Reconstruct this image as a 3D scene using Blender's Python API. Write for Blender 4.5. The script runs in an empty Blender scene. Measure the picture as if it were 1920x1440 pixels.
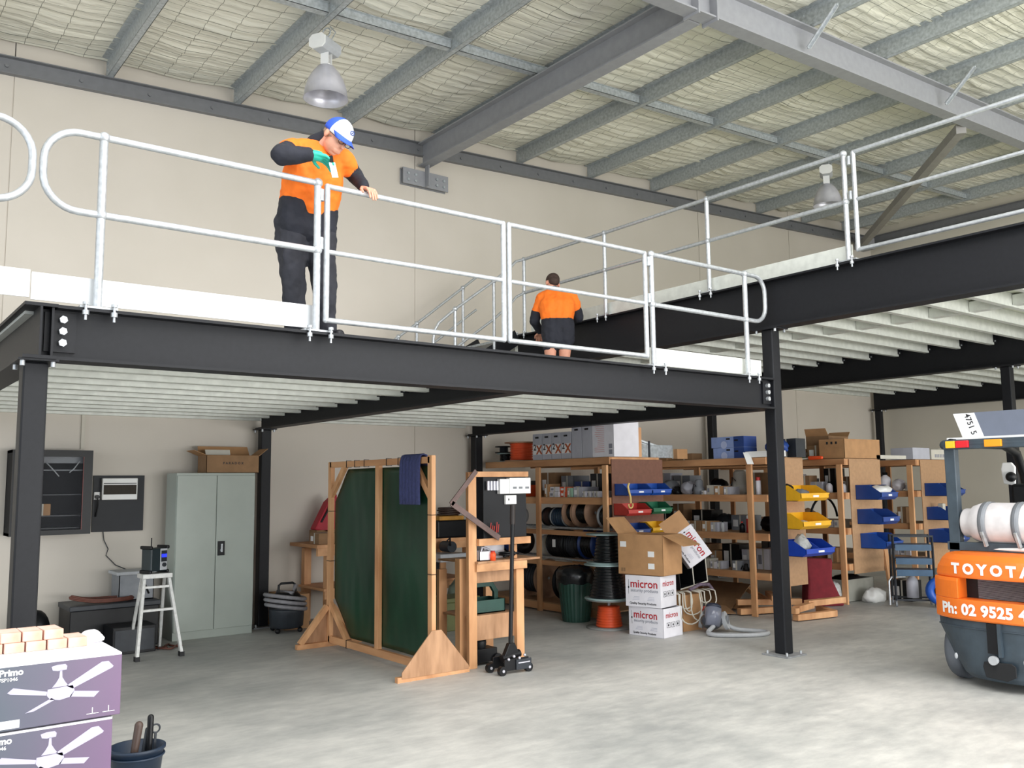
import bpy, math, random
from math import sin, cos, pi, radians, sqrt
from mathutils import Vector, Matrix, noise
random.seed(7)
V = Vector
scene = bpy.context.scene
COL = scene.collection

# ---------------------------------------------------------------- camera, light, exposure
F_PX = 1679.0
yaw, pit, rol = radians(37.6), radians(6.38), radians(-0.64)
fw = V((sin(yaw) * cos(pit), cos(yaw) * cos(pit), sin(pit)))
rt = V((cos(yaw), -sin(yaw), 0)); up = rt.cross(fw)
r2 = rt * cos(rol) + up * sin(rol); u2 = -rt * sin(rol) + up * cos(rol)
cd = bpy.data.cameras.new('camera'); cam = bpy.data.objects.new('camera', cd); COL.objects.link(cam)
cd.sensor_width = 36; cd.lens = F_PX / 1920 * 36; cd.clip_end = 200
M = Matrix((r2, u2, -fw)).transposed().to_4x4(); M.translation = (0, 0, 1.665)
cam.matrix_world = M
scene.camera = cam
w = bpy.data.worlds.new('daylight'); scene.world = w; w.use_nodes = True
bg = w.node_tree.nodes['Background']; bg.inputs[0].default_value = (0.86, 0.93, 1.0, 1); bg.inputs[1].default_value = 1.3
def area(name, loc, target, sx, sy, power, col):
    l = bpy.data.lights.new(name, 'AREA'); l.shape = 'RECTANGLE'; l.size = sx; l.size_y = sy; l.energy = power; l.color = col
    o = bpy.data.objects.new(name, l); COL.objects.link(o); o.location = loc
    o.rotation_euler = (V(target) - V(loc)).to_track_quat('-Z', 'Y').to_euler()
    return o
area('roller_door_daylight', (8, -6.5, 3.2), (10, 6, 2.6), 15, 5, 350, (1.0, 0.98, 0.95))
area('ceiling_fill_light', (9.5, -7.0, 0.6), (12, 5.0, 6.6), 16, 2.5, 1050, (1.0, 0.985, 0.95))  # added lamp aimed upward, brightens the roof foil from below
area('overhead_fill_light', (6.0, -0.3, 6.1), (6.8, 0.8, 0.0), 15, 4.4, 720, (0.99, 0.985, 1.0))  # added overhead lamp below the closed foil, lights the front floor
area('side_door_daylight', (-7, 3.5, 3.0), (4, 6, 1.0), 8, 5, 90, (0.93, 0.97, 1.0))
vs = scene.view_settings
vs.view_transform = 'Standard'; vs.look = 'None'; vs.gamma = 1; vs.use_curve_mapping = False; vs.exposure = 0.33

# ---------------------------------------------------------------- materials
def lin(c):
    if isinstance(c, str): c = [int(c[i:i + 2], 16) / 255 for i in (0, 2, 4)]
    return tuple(x / 12.92 if x <= 0.04045 else ((x + 0.055) / 1.055) ** 2.4 for x in c)
MC = {}
def mat(key, c, rough=0.55, metal=0.0, var=0.08, sc=8.0, bump=0.0, stretch=(1, 1, 1), dark=None, alpha=None, emit=0, trans=0, det=4.0, bsc=None, spec=0.5):
    if key in MC: return MC[key]
    m = bpy.data.materials.new(key); m.use_nodes = True; nt = m.node_tree; N = nt.nodes; L = nt.links
    p = N['Principled BSDF']; col = lin(c)
    p.inputs['Roughness'].default_value = rough; p.inputs['Metallic'].default_value = metal
    p.inputs['Base Color'].default_value = (*col, 1)
    if trans: p.inputs['Transmission Weight'].default_value = trans
    p.inputs['Specular IOR Level'].default_value = spec
    if alpha is not None: p.inputs['Alpha'].default_value = alpha
    if emit:
        p.inputs['Emission Color'].default_value = (*col, 1); p.inputs['Emission Strength'].default_value = emit
    if var or bump:
        tc = N.new('ShaderNodeTexCoord'); mp = N.new('ShaderNodeMapping'); mp.inputs['Scale'].default_value = stretch
        L.new(tc.outputs['Object'], mp.inputs[0])
        n = N.new('ShaderNodeTexNoise'); n.inputs['Scale'].default_value = sc; n.inputs['Detail'].default_value = det
        L.new(mp.outputs[0], n.inputs['Vector'])
        if var:
            r = N.new('ShaderNodeValToRGB'); r.color_ramp.elements[0].position = 0.3; r.color_ramp.elements[1].position = 0.7
            a = lin(dark) if dark else tuple(x * (1 - 2 * var) for x in col); b = tuple(min(1, x * (1 + var)) for x in col)
            r.color_ramp.elements[0].color = (*a, 1); r.color_ramp.elements[1].color = (*b, 1)
            L.new(n.outputs[0], r.inputs[0]); L.new(r.outputs[0], p.inputs['Base Color'])
        if bump:
            bn = N.new('ShaderNodeBump'); bn.inputs['Strength'].default_value = bump; bn.inputs['Distance'].default_value = 0.01
            src = n
            if bsc:
                src = N.new('ShaderNodeTexNoise'); src.inputs['Scale'].default_value = bsc; L.new(mp.outputs[0], src.inputs['Vector'])
            L.new(src.outputs[0], bn.inputs['Height']); L.new(bn.outputs[0], p.inputs['Normal'])
    MC[key] = m; return m
black = mat('black_steel_paint', '1c1d21', 0.5, 0, 0.06, 30, 0.03, spec=0.25)
greysteel = mat('grey_beam_paint', '929397', 0.5, 0, 0.04, 12)
galv = mat('galvanised_sheet', 'b4babd', 0.38, 0.3, 0.14, 26, 0.04)
galvtube = mat('galvanised_tube', 'c0c4c8', 0.34, 0.45, 0.10, 30, 0.03)
galvlight = mat('zinc_joist', 'dcdfd8', 0.42, 0.1, 0.06, 12)
toe_m = mat('bright_toe_board', 'd4d7d9', 0.4, 0.3, 0.05, 5)
pine = mat('pine_timber', 'd9a87a', 0.6, 0, 0.14, 6, 0.08, (1, 1, 0.25), 'b98256')
pineh = mat('pine_timber_rail', 'd3a073', 0.6, 0, 0.14, 6, 0.08, (1, 0.2, 1), 'b17d54')
ply = mat('plywood', 'b98f6c', 0.6, 0, 0.12, 5, 0.04, (3, 3, 0.6), '9d7453')
mdf = mat('hardboard_panel', 'b58f6b', 0.65, 0, 0.05, 25)
mdfdark = mat('dark_hardboard', '7c5443', 0.65, 0, 0.06, 25)
card = mat('cardboard', 'b98d62', 0.75, 0, 0.06, 9)
cardd = mat('aged_cardboard', '957352', 0.8, 0, 0.08, 9)
cardw = mat('white_carton', 'e9e7ee', 0.6, 0, 0.03, 9)
cardg = mat('grey_carton', 'b9bac4', 0.6, 0, 0.04, 9)
white = mat('white_plastic', 'eeeeec', 0.4, 0, 0.02, 9)
cream = mat('off_white_plastic', 'cfcbbf', 0.5, 0, 0.03, 9)
blk = mat('black_plastic', '131417', 0.42, 0, 0.1, 20, 0.05, spec=0.3)
blkgloss = mat('glossy_black_cable', '141518', 0.22, 0, 0.05, 20)
dgrey = mat('dark_grey_plastic', '30343a', 0.42, 0, 0.1, 12, spec=0.35)
mgrey = mat('mid_grey_plastic', '82868c', 0.45, 0, 0.06, 12)
lgrey = mat('light_grey_plastic', 'b5b8bc', 0.5, 0, 0.05, 12)
cupboard_m = mat('grey_green_enamel', 'a8b0a8', 0.42, 0, 0.03, 3)
blue = mat('blue_bin_plastic', '1f4fa8', 0.35, 0, 0.06, 9)
dblue = mat('deep_blue_plastic', '22458f', 0.35, 0, 0.06, 9)
red = mat('red_plastic', 'c23a33', 0.4, 0, 0.06, 9)
green = mat('green_plastic', '1f6a4a', 0.4, 0, 0.06, 9)
dgreen = mat('dark_green_plastic', '24473d', 0.4, 0, 0.08, 9)
teal = mat('teal_tote_plastic', '254a42', 0.45, 0, 0.08, 9)
yellow = mat('yellow_plastic', 'f0b521', 0.4, 0, 0.05, 9)
oran = mat('orange_cable', 'e9582b', 0.4, 0, 0.05, 9)
oranfl = mat('forklift_orange', 'f07a28', 0.35, 0, 0.06, 3)
slate = mat('slate_blue_paint', '3c4852', 0.42, 0, 0.12, 9, 0.04)
rubber = mat('tyre_rubber', '5c6169', 0.75, 0, 0.1, 6)
hivis = mat('hi_vis_orange_cloth', 'ff7a1c', 0.8, 0, 0.05, 14, 0.25, bsc=30)
navy = mat('navy_cloth', '20222c', 0.85, 0, 0.10, 14, 0.3, bsc=30)
trous = mat('dark_work_trousers', '2a2b33', 0.85, 0, 0.10, 14, 0.3, bsc=26)
skin = mat('skin', 'd99c83', 0.5, 0, 0.05, 14)
hair = mat('dark_brown_hair', '3d2c25', 0.8, 0, 0.15, 60, 0.3)
capw = mat('white_cap_cloth', 'f2f4f8', 0.8, 0, 0.02, 14)
capb = mat('blue_cap_cloth', '2c55c4', 0.7, 0, 0.04, 14)
glove = mat('green_glove_rubber', '1fae97', 0.45, 0, 0.05, 14)
boot = mat('black_boot_leather', '24242a', 0.5, 0, 0.1, 14)
gcurt = mat('green_welding_curtain', '0d3824', 0.3, 0, 0.2, 3, 0.12, (1, 1, 0.6), bsc=7)
towel_m = mat('navy_towelling', '3f4570', 0.95, 0, 0.1, 40, 0.6, bsc=120)
sil = mat('spun_aluminium', 'd0cfd8', 0.3, 0.4, 0.05, 9)
rust = mat('rusty_angle_iron', '6f5c58', 0.6, 0.3, 0.12, 12)
drumfl = mat('pale_teal_drum_flange', '9db4b4', 0.5, 0, 0.08, 9)
drumw = mat('timber_drum_flange', 'b28b70', 0.65, 0, 0.1, 9)
redcl = mat('dark_red_cloth', '7c1f2a', 0.85, 0, 0.12, 9, 0.3)
brick_m = mat('orange_clay_brick', 'd8a28a', 0.8, 0, 0.12, 9, 0.2, dark='e7d3cb')
bluecart = mat('pale_blue_carton', '8ea3d6', 0.6, 0, 0.1, 12, dark='24407f')
glass = mat('smoked_glass', '55585f', 0.35, 0, 0, alpha=0.16, spec=0.2)
clear = mat('clear_plastic', 'd8dde0', 0.15, 0, 0, alpha=0.45)
poly = mat('clear_polythene', 'c9cccb', 0.25, 0, 0.1, 30, 0.5, alpha=0.8)
lcd = mat('blue_lit_display', '2430ff', 0.3, 0, 0, emit=1.6)
redp = mat('red_print', 'b5222e', 0.6, 0, 0)
greyp = mat('grey_print', '8d8f9b', 0.6, 0, 0)
blackp = mat('black_print', '26262c', 0.6, 0, 0)
whitep = mat('white_print', 'f2f2f2', 0.5, 0, 0)
amber = mat('amber_lens', 'f29a1e', 0.25, 0, 0)
ambery = mat('yellow_lens', 'f2bb2e', 0.25, 0, 0)
redl = mat('red_lens', 'd3202b', 0.25, 0, 0)
bluehose = mat('blue_lay_flat_hose', '1c55b5', 0.4, 0, 0.08, 9)
hoseg = mat('grey_suction_hose', '8e8c90', 0.5, 0, 0.1, 20)
whitehose = mat('silver_suction_hose', 'a9abae', 0.4, 0, 0.05, 20)
canm = mat('scuffed_white_cylinder', 'd7d3d4', 0.45, 0, 0.08, 9, 0.05)
hosebr = mat('brown_air_hose', '6b3f33', 0.5, 0, 0.1, 20)

def special(key, fn):
    m = bpy.data.materials.new(key); m.use_nodes = True
    fn(m.node_tree, m.node_tree.nodes, m.node_tree.links, m.node_tree.nodes['Principled BSDF']); return m
def f_floor(nt, N, L, p):
    tc = N.new('ShaderNodeTexCoord')
    def nz(sc, det, str_=(1, 1, 1)):
        mp = N.new('ShaderNodeMapping'); mp.inputs['Scale'].default_value = str_; L.new(tc.outputs['Object'], mp.inputs[0])
        n = N.new('ShaderNodeTexNoise'); n.inputs['Scale'].default_value = sc; n.inputs['Detail'].default_value = det
        n.inputs['Roughness'].default_value = 0.65
        L.new(mp.outputs[0], n.inputs['Vector']); return n
    a = nz(0.55, 8, (1, 1.5, 1)); b = nz(4.5, 8, (1, 2.2, 1)); c = nz(60, 3)
    r = N.new('ShaderNodeValToRGB'); e = r.color_ramp.elements
    e[0].position = 0.32; e[0].color = (*lin('a3a4a2'), 1); e[1].position = 0.68; e[1].color = (*lin('d3d1cc'), 1)
    L.new(a.outputs[0], r.inputs[0])
    r2_ = N.new('ShaderNodeValToRGB'); e = r2_.color_ramp.elements
    e[0].position = 0.3; e[0].color = (0.72, 0.73, 0.74, 1); e[1].position = 0.72; e[1].color = (1.1, 1.1, 1.08, 1)
    L.new(b.outputs[0], r2_.inputs[0])
    mx = N.new('ShaderNodeMix'); mx.data_type = 'RGBA'; mx.blend_type = 'MULTIPLY'; mx.inputs[0].default_value = 0.75
    L.new(r.outputs[0], mx.inputs[6]); L.new(r2_.outputs[0], mx.inputs[7]); L.new(mx.outputs[2], p.inputs['Base Color'])
    mr = N.new('ShaderNodeMapRange'); mr.inputs[3].default_value = 0.42; mr.inputs[4].default_value = 0.62
    L.new(b.outputs[0], mr.inputs[0]); L.new(mr.outputs[0], p.inputs['Roughness'])
    bn = N.new('ShaderNodeBump'); bn.inputs['Strength'].default_value = 0.15; bn.inputs['Distance'].default_value = 0.004
    L.new(c.outputs[0], bn.inputs['Height']); L.new(bn.outputs[0], p.inputs['Normal'])
floor_m = special('concrete_floor', f_floor)
def f_wall(c1, c2):
    def f(nt, N, L, p):
        tc = N.new('ShaderNodeTexCoord'); n = N.new('ShaderNodeTexNoise'); n.inputs['Scale'].default_value = 0.8; n.inputs['Detail'].default_value = 6
        L.new(tc.outputs['Object'], n.inputs['Vector'])
        r = N.new('ShaderNodeValToRGB'); e = r.color_ramp.elements
        e[0].position = 0.3; e[0].color = (*lin(c1), 1); e[1].position = 0.7; e[1].color = (*lin(c2), 1)
        L.new(n.outputs[0], r.inputs[0]); L.new(r.outputs[0], p.inputs['Base Color'])
        n2 = N.new('ShaderNodeTexNoise'); n2.inputs['Scale'].default_value = 90; L.new(tc.outputs['Object'], n2.inputs['Vector'])
        bn = N.new('ShaderNodeBump'); bn.inputs['Strength'].default_value = 0.08; bn.inputs['Distance'].default_value = 0.003
        L.new(n2.outputs[0], bn.inputs['Height']); L.new(bn.outputs[0], p.inputs['Normal']); p.inputs['Roughness'].default_value = 0.5
    return f
wall_m = special('painted_precast_wall', f_wall('cac2b6', 'd1c9be'))
wallr_m = special('painted_side_wall', f_wall('c6c0b2', 'cfc9bc'))
def f_foil(nt, N, L, p):
    tc = N.new('ShaderNodeTexCoord')
    br = N.new('ShaderNodeTexBrick'); br.offset = 0; br.inputs['Scale'].default_value = 1
    br.inputs['Brick Width'].default_value = 0.30; br.inputs['Row Height'].default_value = 0.15
    br.inputs['Mortar Size'].default_value = 0.0035; br.inputs['Mortar Smooth'].default_value = 0.3
    br.inputs['Color1'].default_value = (*lin('efede0'), 1); br.inputs['Color2'].default_value = (*lin('e8e6d9'), 1); br.inputs['Mortar'].default_value = (*lin('77776c'), 1)
    L.new(tc.outputs['Object'], br.inputs['Vector']); L.new(br.outputs[0], p.inputs['Base Color'])
    p.inputs['Metallic'].default_value = 0.15; p.inputs['Roughness'].default_value = 0.34
    mp = N.new('ShaderNodeMapping'); mp.inputs['Scale'].default_value = (0.35, 1.6, 1); L.new(tc.outputs['Object'], mp.inputs[0])
    n = N.new('ShaderNodeTexNoise'); n.inputs['Scale'].default_value = 9; n.inputs['Detail'].default_value = 5; L.new(mp.outputs[0], n.inputs['Vector'])
    bn = N.new('ShaderNodeBump'); bn.inputs['Strength'].default_value = 0.8; bn.inputs['Distance'].default_value = 0.03
    L.new(n.outputs[0], bn.inputs['Height']); L.new(bn.outputs[0], p.inputs['Normal'])
foil_m = special('silver_sarking_with_mesh', f_foil)
def f_fan(nt, N, L, p):
    tc = N.new('ShaderNodeTexCoord'); sx = N.new('ShaderNodeSeparateXYZ'); L.new(tc.outputs['Object'], sx.inputs[0])
    n = N.new('ShaderNodeTexNoise'); n.inputs['Scale'].default_value = 5; L.new(tc.outputs['Object'], n.inputs['Vector'])
    ad = N.new('ShaderNodeMath'); ad.operation = 'MULTIPLY_ADD'; ad.inputs[1].default_value = 0.16; L.new(n.outputs[0], ad.inputs[0]); L.new(sx.outputs[0], ad.inputs[2])
    mr = N.new('ShaderNodeMapRange'); mr.inputs[1].default_value = -0.15; mr.inputs[2].default_value = 0.36; L.new(ad.outputs[0], mr.inputs[0])
    r = N.new('ShaderNodeValToRGB'); e = r.color_ramp.elements
    e[0].position = 0; e[0].color = (*lin('525c68'), 1); e[1].position = 1; e[1].color = (*lin('74597a'), 1)
    L.new(mr.outputs[0], r.inputs[0]); L.new(r.outputs[0], p.inputs['Base Color']); p.inputs['Roughness'].default_value = 0.4
fan_m = special('lilac_printed_carton', f_fan)

# ---------------------------------------------------------------- mesh helpers
class MB:
    def __init__(s): s.v = []; s.f = []; s.sm = []
    def add(s, vs_, fs, sm=False):
        n = len(s.v); s.v += [V(a) for a in vs_]; s.f += [tuple(i + n for i in f) for f in fs]; s.sm += [sm] * len(fs); return s
    def tf(s, Mx): s.v = [Mx @ a for a in s.v]; return s
    def join(s, o, Mx=None): return s.add([Mx @ a for a in o.v] if Mx else o.v, o.f) if not o.sm or not any(o.sm) else s._j(o, Mx)
    def _j(s, o, Mx):
        n = len(s.v); s.v += [Mx @ a if Mx else a.copy() for a in o.v]; s.f += [tuple(i + n for i in f) for f in o.f]; s.sm += o.sm; return s
    def box(s, a, b, Mx=None):
        (x0, y0, z0), (x1, y1, z1) = a, b
        p = [V(q) for q in ((x0, y0, z0), (x1, y0, z0), (x1, y1, z0), (x0, y1, z0), (x0, y0, z1), (x1, y0, z1), (x1, y1, z1), (x0, y1, z1))]
        if Mx: p = [Mx @ q for q in p]
        return s.add(p, [(0, 3, 2, 1), (4, 5, 6, 7), (0, 1, 5, 4), (1, 2, 6, 5), (2, 3, 7, 6), (3, 0, 4, 7)])
    def cbox(s, c, d, Mx=None): return s.box([c[i] - d[i] / 2 for i in range(3)], [c[i] + d[i] / 2 for i in range(3)], Mx)
    def bar(s, p, q, w_, h_, upv=(0, 0, 1)):
        p = V(p); q = V(q); d = (q - p).normalized(); u = V(upv)
        if abs(d.dot(u)) > 0.99: u = V((0, 1, 0))
        a = d.cross(u).normalized() * (w_ / 2); b = a.cross(d).normalized() * (h_ / 2)
        return s.add([p - a - b, p + a - b, p + a + b, p - a + b, q - a - b, q + a - b, q + a + b, q - a + b],
                     [(0, 3, 2, 1), (4, 5, 6, 7), (0, 1, 5, 4), (1, 2, 6, 5), (2, 3, 7, 6), (3, 0, 4, 7)])
    def prism(s, poly, o, a, b, n, d):
        # polygon in plane (a, b) from origin o, thickness d along n
        o = V(o); a = V(a); b = V(b); n = V(n) * d; k = len(poly)
        vs_ = [o + a * x + b * y for x, y in poly]; vs_ += [q + n for q in vs_]
        return s.add(vs_, [tuple(range(k))[::-1], tuple(range(k, 2 * k))] + [(i, (i + 1) % k, k + (i + 1) % k, k + i) for i in range(k)])
    def tube(s, pts, r, n=10, closed=False, rr=None):
        pts = [V(p) for p in pts]; m = len(pts); vs_ = []; prev = None
        for i, p in enumerate(pts):
            if closed: t = pts[(i + 1) % m] - pts[i - 1]
            else: t = pts[min(i + 1, m - 1)] - pts[max(i - 1, 0)]
            t.normalize()
            if prev is None: a = t.orthogonal().normalized()
            else:
                a = prev - t * prev.dot(t)
                a = a.normalized() if a.length > 1e-6 else t.orthogonal().normalized()
            prev = a; b = t.cross(a); ri = rr[i] if rr else r
            vs_ += [p + (a * cos(2 * pi * j / n) + b * sin(2 * pi * j / n)) * ri for j in range(n)]
        fs = [(i * n + j, i * n + (j + 1) % n, ((i + 1) % m) * n + (j + 1) % n, ((i + 1) % m) * n + j) for i in range(m if closed else m - 1) for j in range(n)]
        s.add(vs_, fs, True)
        if not closed: s.add(vs_[:n], [tuple(range(n))[::-1]]); s.add(vs_[-n:], [tuple(range(n))])
        return s
    def cyl(s, p, q, r, r1=None, n=16):
        r1 = r if r1 is None else r1
        return s.tube([p, q], r, n, rr=[r, r1])
    def lathe(s, prof, c=(0, 0, 0), ax=(0, 0, 1), n=24):
        c = V(c); ax = V(ax).normalized(); a = ax.orthogonal().normalized(); b = ax.cross(a)
        vs_ = [c + ax * z + (a * cos(2 * pi * j / n) + b * sin(2 * pi * j / n)) * max(r, 1e-4) for r, z in prof for j in range(n)]
        return s.add(vs_, [(i * n + j, i * n + (j + 1) % n, (i + 1) * n + (j + 1) % n, (i + 1) * n + j) for i in range(len(prof) - 1) for j in range(n)], True)
    def sph(s, c, r, n=12, Rm=None):
        c = V(c); r = (r, r, r) if not hasattr(r, '__len__') else r; vs_ = []; m = n
        for i in range(m + 1):
            th = pi * i / m
            for j in range(2 * n):
                ph = pi * j / n; q = V((r[0] * sin(th) * cos(ph), r[1] * sin(th) * sin(ph), r[2] * cos(th)))
                vs_.append(c + (Rm @ q if Rm else q))
        k = 2 * n
        return s.add(vs_, [(i * k + j, (i + 1) * k + j, (i + 1) * k + (j + 1) % k, i * k + (j + 1) % k) for i in range(m) for j in range(k)], True)
    def cap(s, p, q, r0, r1, n=12):
        # tapered capsule
        p = V(p); q = V(q); d = (q - p); L_ = d.length; prof = []
        for i in range(5): t = pi / 2 * i / 4; prof.append((r0 * sin(t), -r0 * cos(t)))
        for i in range(5): t = pi / 2 * i / 4; prof.append((r1 * cos(t), L_ + r1 * sin(t)))
        return s.lathe(prof, p, d, n)

def mesh_obj(name, mb, m, bevel=0, smooth_all=False, mods=None):
    me = bpy.data.meshes.new(name); me.from_pydata([tuple(v) for v in mb.v], [], mb.f); me.update()
    for pl, sm in zip(me.polygons, mb.sm): pl.use_smooth = sm or smooth_all
    ms = m if isinstance(m, (list, tuple)) else [m]
    for x in ms: me.materials.append(x)
    o = bpy.data.objects.new(name, me); COL.objects.link(o)
    if bevel:
        b = o.modifiers.new('soft_edges', 'BEVEL'); b.width = bevel; b.segments = 2; b.limit_method = 'ANGLE'; b.angle_limit = radians(40)
    if mods: mods(o)
    return o
LAB = {}
def props(o, label, cat, group=None, kind=None):
    if label: o['label'] = label
    if cat: o['category'] = cat
    if group: o['group'] = group
    if kind: o['kind'] = kind
def bbox_base(vs_):
    xs = [v.x for v in vs_]; ys = [v.y for v in vs_]; zs = [v.z for v in vs_]
    return V(((min(xs) + max(xs)) / 2, (min(ys) + max(ys)) / 2, min(zs)))
def struct(name, mb, m, **k):
    o = mesh_obj(name, mb, m, **k); o['kind'] = 'structure'; return o
def solo(name, mb, m, label, cat, group=None, kind=None, loc=None, rz=0, **k):
    if loc is None:
        loc = bbox_base(mb.v); mb.tf(Matrix.Translation(-loc))
    o = mesh_obj(name, mb, m, **k); o.location = loc; o.rotation_euler.z = rz
    props(o, label, cat, group, kind); return o
class Thing:
    def __init__(s, name, label, cat, group=None): s.name = name; s.label = label; s.cat = cat; s.group = group; s.p = []
    def part(s, name, mb, m, par=None, label=None, bevel=0, mods=None, kind=None):
        s.p.append((name, mb, m, par, label, bevel, mods, kind)); return len(s.p) - 1
    def done(s, loc=None, rz=0):
        if loc is None:
            base = bbox_base([v for q in s.p for v in q[1].v])
            for q in s.p: q[1].tf(Matrix.Translation(-base))
            loc = base
        e = bpy.data.objects.new(s.name, None); e.empty_display_size = 0.1; COL.objects.link(e); e.location = loc; e.rotation_euler.z = rz
        props(e, s.label, s.cat, s.group); os_ = []
        for name, mb, m, par, label, bevel, mods, kind in s.p:
            o = mesh_obj(name, mb, m, bevel=bevel, mods=mods); o.parent = e if par is None else os_[par]
            if label: o['label'] = label
            if kind: o['kind'] = kind
            os_.append(o)
        s.obs = os_; return e
KIDS = {}
def dup(root, loc, rz=None, label=None, group=None, swap=None):
    def cp(o, par):
        c = o.copy(); COL.objects.link(c); c.parent = par
        for ch in [x for x in bpy.data.objects if x.parent == o]: cp(ch, c)
        return c
    c = root.copy(); COL.objects.link(c)
    kids = [x for x in root_children(root)]
    for ch in kids: cp2(ch, c, swap)
    c.location = loc
    if rz is not None: c.rotation_euler.z = rz
    if label: c['label'] = label
    if group: c['group'] = group
    return c
def root_children(o): return [x for x in o.children]
def cp2(o, par, swap):
    kids = list(o.children); c = o.copy(); COL.objects.link(c); c.parent = par
    if swap and c.data and swap[0].name in [m.name for m in c.data.materials if m]:
        c.data = c.data.copy()
        for i, m in enumerate(c.data.materials):
            if m == swap[0]: c.data.materials[i] = swap[1]
    for k in kids: cp2(k, c, swap)
_tc = {}
def text(body, size, o, a, b, n, depth=0.002, bold=0.0, align='LEFT', shear=0, bend=None, spacing=1.0):
    cu = bpy.data.curves.new('t', 'FONT'); cu.body = body; cu.size = size; cu.extrude = 0; cu.offset = bold; cu.align_x = align; cu.shear = shear; cu.resolution_u = 3; cu.space_character = spacing
    ob = bpy.data.objects.new('t', cu); COL.objects.link(ob)
    dg = bpy.context.evaluated_depsgraph_get(); me = ob.evaluated_get(dg).to_mesh()
    o = V(o); a = V(a); b = V(b); n = V(n); mb = MB()
    vs_ = [(v.co.x, v.co.y) for v in me.vertices]
    fs = [tuple(p.vertices) for p in me.polygons]
    pt = (lambda x, y: bend(x, y)) if bend else (lambda x, y: o + a * x + b * y + n * depth)
    mb.add([pt(x, y) for x, y in vs_], fs)
    ob.evaluated_get(dg).to_mesh_clear(); bpy.data.objects.remove(ob); bpy.data.curves.remove(cu)
    return mb
ORD = ['first', 'second', 'third', 'fourth', 'fifth', 'sixth', 'seventh', 'eighth', 'ninth', 'tenth', 'eleventh', 'twelfth', 'thirteenth', 'fourteenth', 'fifteenth', 'sixteenth', 'seventeenth', 'eighteenth', 'nineteenth', 'twentieth']
def arc(c, a, b, r, t0, t1, n=8):
    c = V(c); a = V(a); b = V(b)
    return [c + (a * cos(t0 + (t1 - t0) * i / n) + b * sin(t0 + (t1 - t0) * i / n)) * r for i in range(n + 1)]
X, Y, Z = V((1, 0, 0)), V((0, 1, 0)), V((0, 0, 1))

# ---------------------------------------------------------------- building shell
YW = 10.75; XW = 18.6; SL = 0.0447
def zr(x): return 6.307 + SL * x                       # underside of the purlins
mb = MB(); mb.box((-9, -8, -0.2), (XW + 0.2, YW + 0.2, 0)); struct('floor', mb, floor_m)
mb = MB()
xs = [-9, -1.0, 1.43, 6.55, 12.7, 15.5, XW]             # precast panels with sealed joints
for i in range(len(xs) - 1):
    a, b = xs[i] + 0.006, xs[i + 1] - 0.006
    mb.add([(a, YW, 0), (b, YW, 0), (b, YW, zr(b) + 0.25), (a, YW, zr(a) + 0.25), (a, YW + 0.18, 0), (b, YW + 0.18, 0), (b, YW + 0.18, zr(b) + 0.25), (a, YW + 0.18, zr(a) + 0.25)],
           [(0, 1, 2, 3), (4, 7, 6, 5), (0, 4, 5, 1), (3, 2, 6, 7), (0, 3, 7, 4), (1, 5, 6, 2)])
mb.box((-9, YW + 0.01, 0), (XW, YW + 0.17, 6.2)); struct('wall_back', mb, wall_m)
mb = MB(); mb.box((XW, -8, 0), (XW + 0.18, YW + 0.18, 7.5)); struct('wall_right', mb, wallr_m)
mb = MB()
for a, b in ((-9, XW - 0.05),):
    za, zb = zr(a) - 0.2, zr(b) - 0.2
    for (h0, h1, y0, y1) in ((0, 0.2, YW - 0.012, YW), (0, 0.012, YW - 0.075, YW - 0.012), (0.188, 0.2, YW - 0.075, YW - 0.012)):
        mb.add([(a, y0, za + h0), (b, y0, zb + h0), (b, y1, zb + h0), (a, y1, za + h0), (a, y0, za + h1), (b, y0, zb + h1), (b, y1, zb + h1), (a, y1, za + h1)],
               [(0, 3, 2, 1), (4, 5, 6, 7), (0, 1, 5, 4), (1, 2, 6, 5), (2, 3, 7, 6), (3, 0, 4, 7)])
for i in range(24):
    x = 0.6 + i * 0.75; mb.cyl((x, YW - 0.03, zr(x) - 0.1), (x, YW - 0.012, zr(x) - 0.1), 0.02, n=6)
fascia = mat('fascia_paint', '77787b', 0.5, 0, 0.04, 12)
struct('trim_1', mb, fascia)
mb = MB(); mb.box((XW - 0.08, -8, 6.93), (XW, YW - 0.08, 6.942)); mb.box((XW - 0.012, -8, 6.93), (XW, YW - 0.08, 7.14)); mb.box((XW - 0.08, -8, 7.128), (XW, YW - 0.08, 7.14)); mb.box((XW - 0.08, -8, 6.93), (XW - 0.07, YW - 0.08, 6.96)); struct('trim_2', mb, fascia)
mb = MB()                                              # roof lining: quilted foil held by mesh, real folds
NX, NY = 150, 420; x0, x1, y0, y1 = -9.0, XW + 0.1, -8.0, YW - 0.06
PX = [0.85 + 1.51 * k for k in range(-6, 12)]
vs_ = []
for j in range(NY + 1):
    for i in range(NX + 1):
        x = x0 + (x1 - x0) * i / NX; y = y0 + (y1 - y0) * j / NY
        t = ((x - 0.85) / 1.51) % 1.0; sag = 4 * t * (1 - t)
        nn = noise.noise(V((x * 0.9, y * 5.5, 0))); n3 = noise.noise(V((x * 2.5, y * 2.2, 4)))
        rip = abs(sin(pi * y / 0.15 + 2.0 * noise.noise(V((x * 0.5, y * 0.6, 9)))))
        vs_.append((x, y, zr(x) + 0.215 - sag * (0.03 + 0.02 * n3) - (0.022 + 0.022 * n3) * (1 - rip) ** 1.6 * (0.5 + sag) - 0.02 * nn * sag))
mb.add(vs_, [(j * (NX + 1) + i, (j + 1) * (NX + 1) + i, (j + 1) * (NX + 1) + i + 1, j * (NX + 1) + i + 1) for j in range(NY) for i in range(NX)], True)
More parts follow.
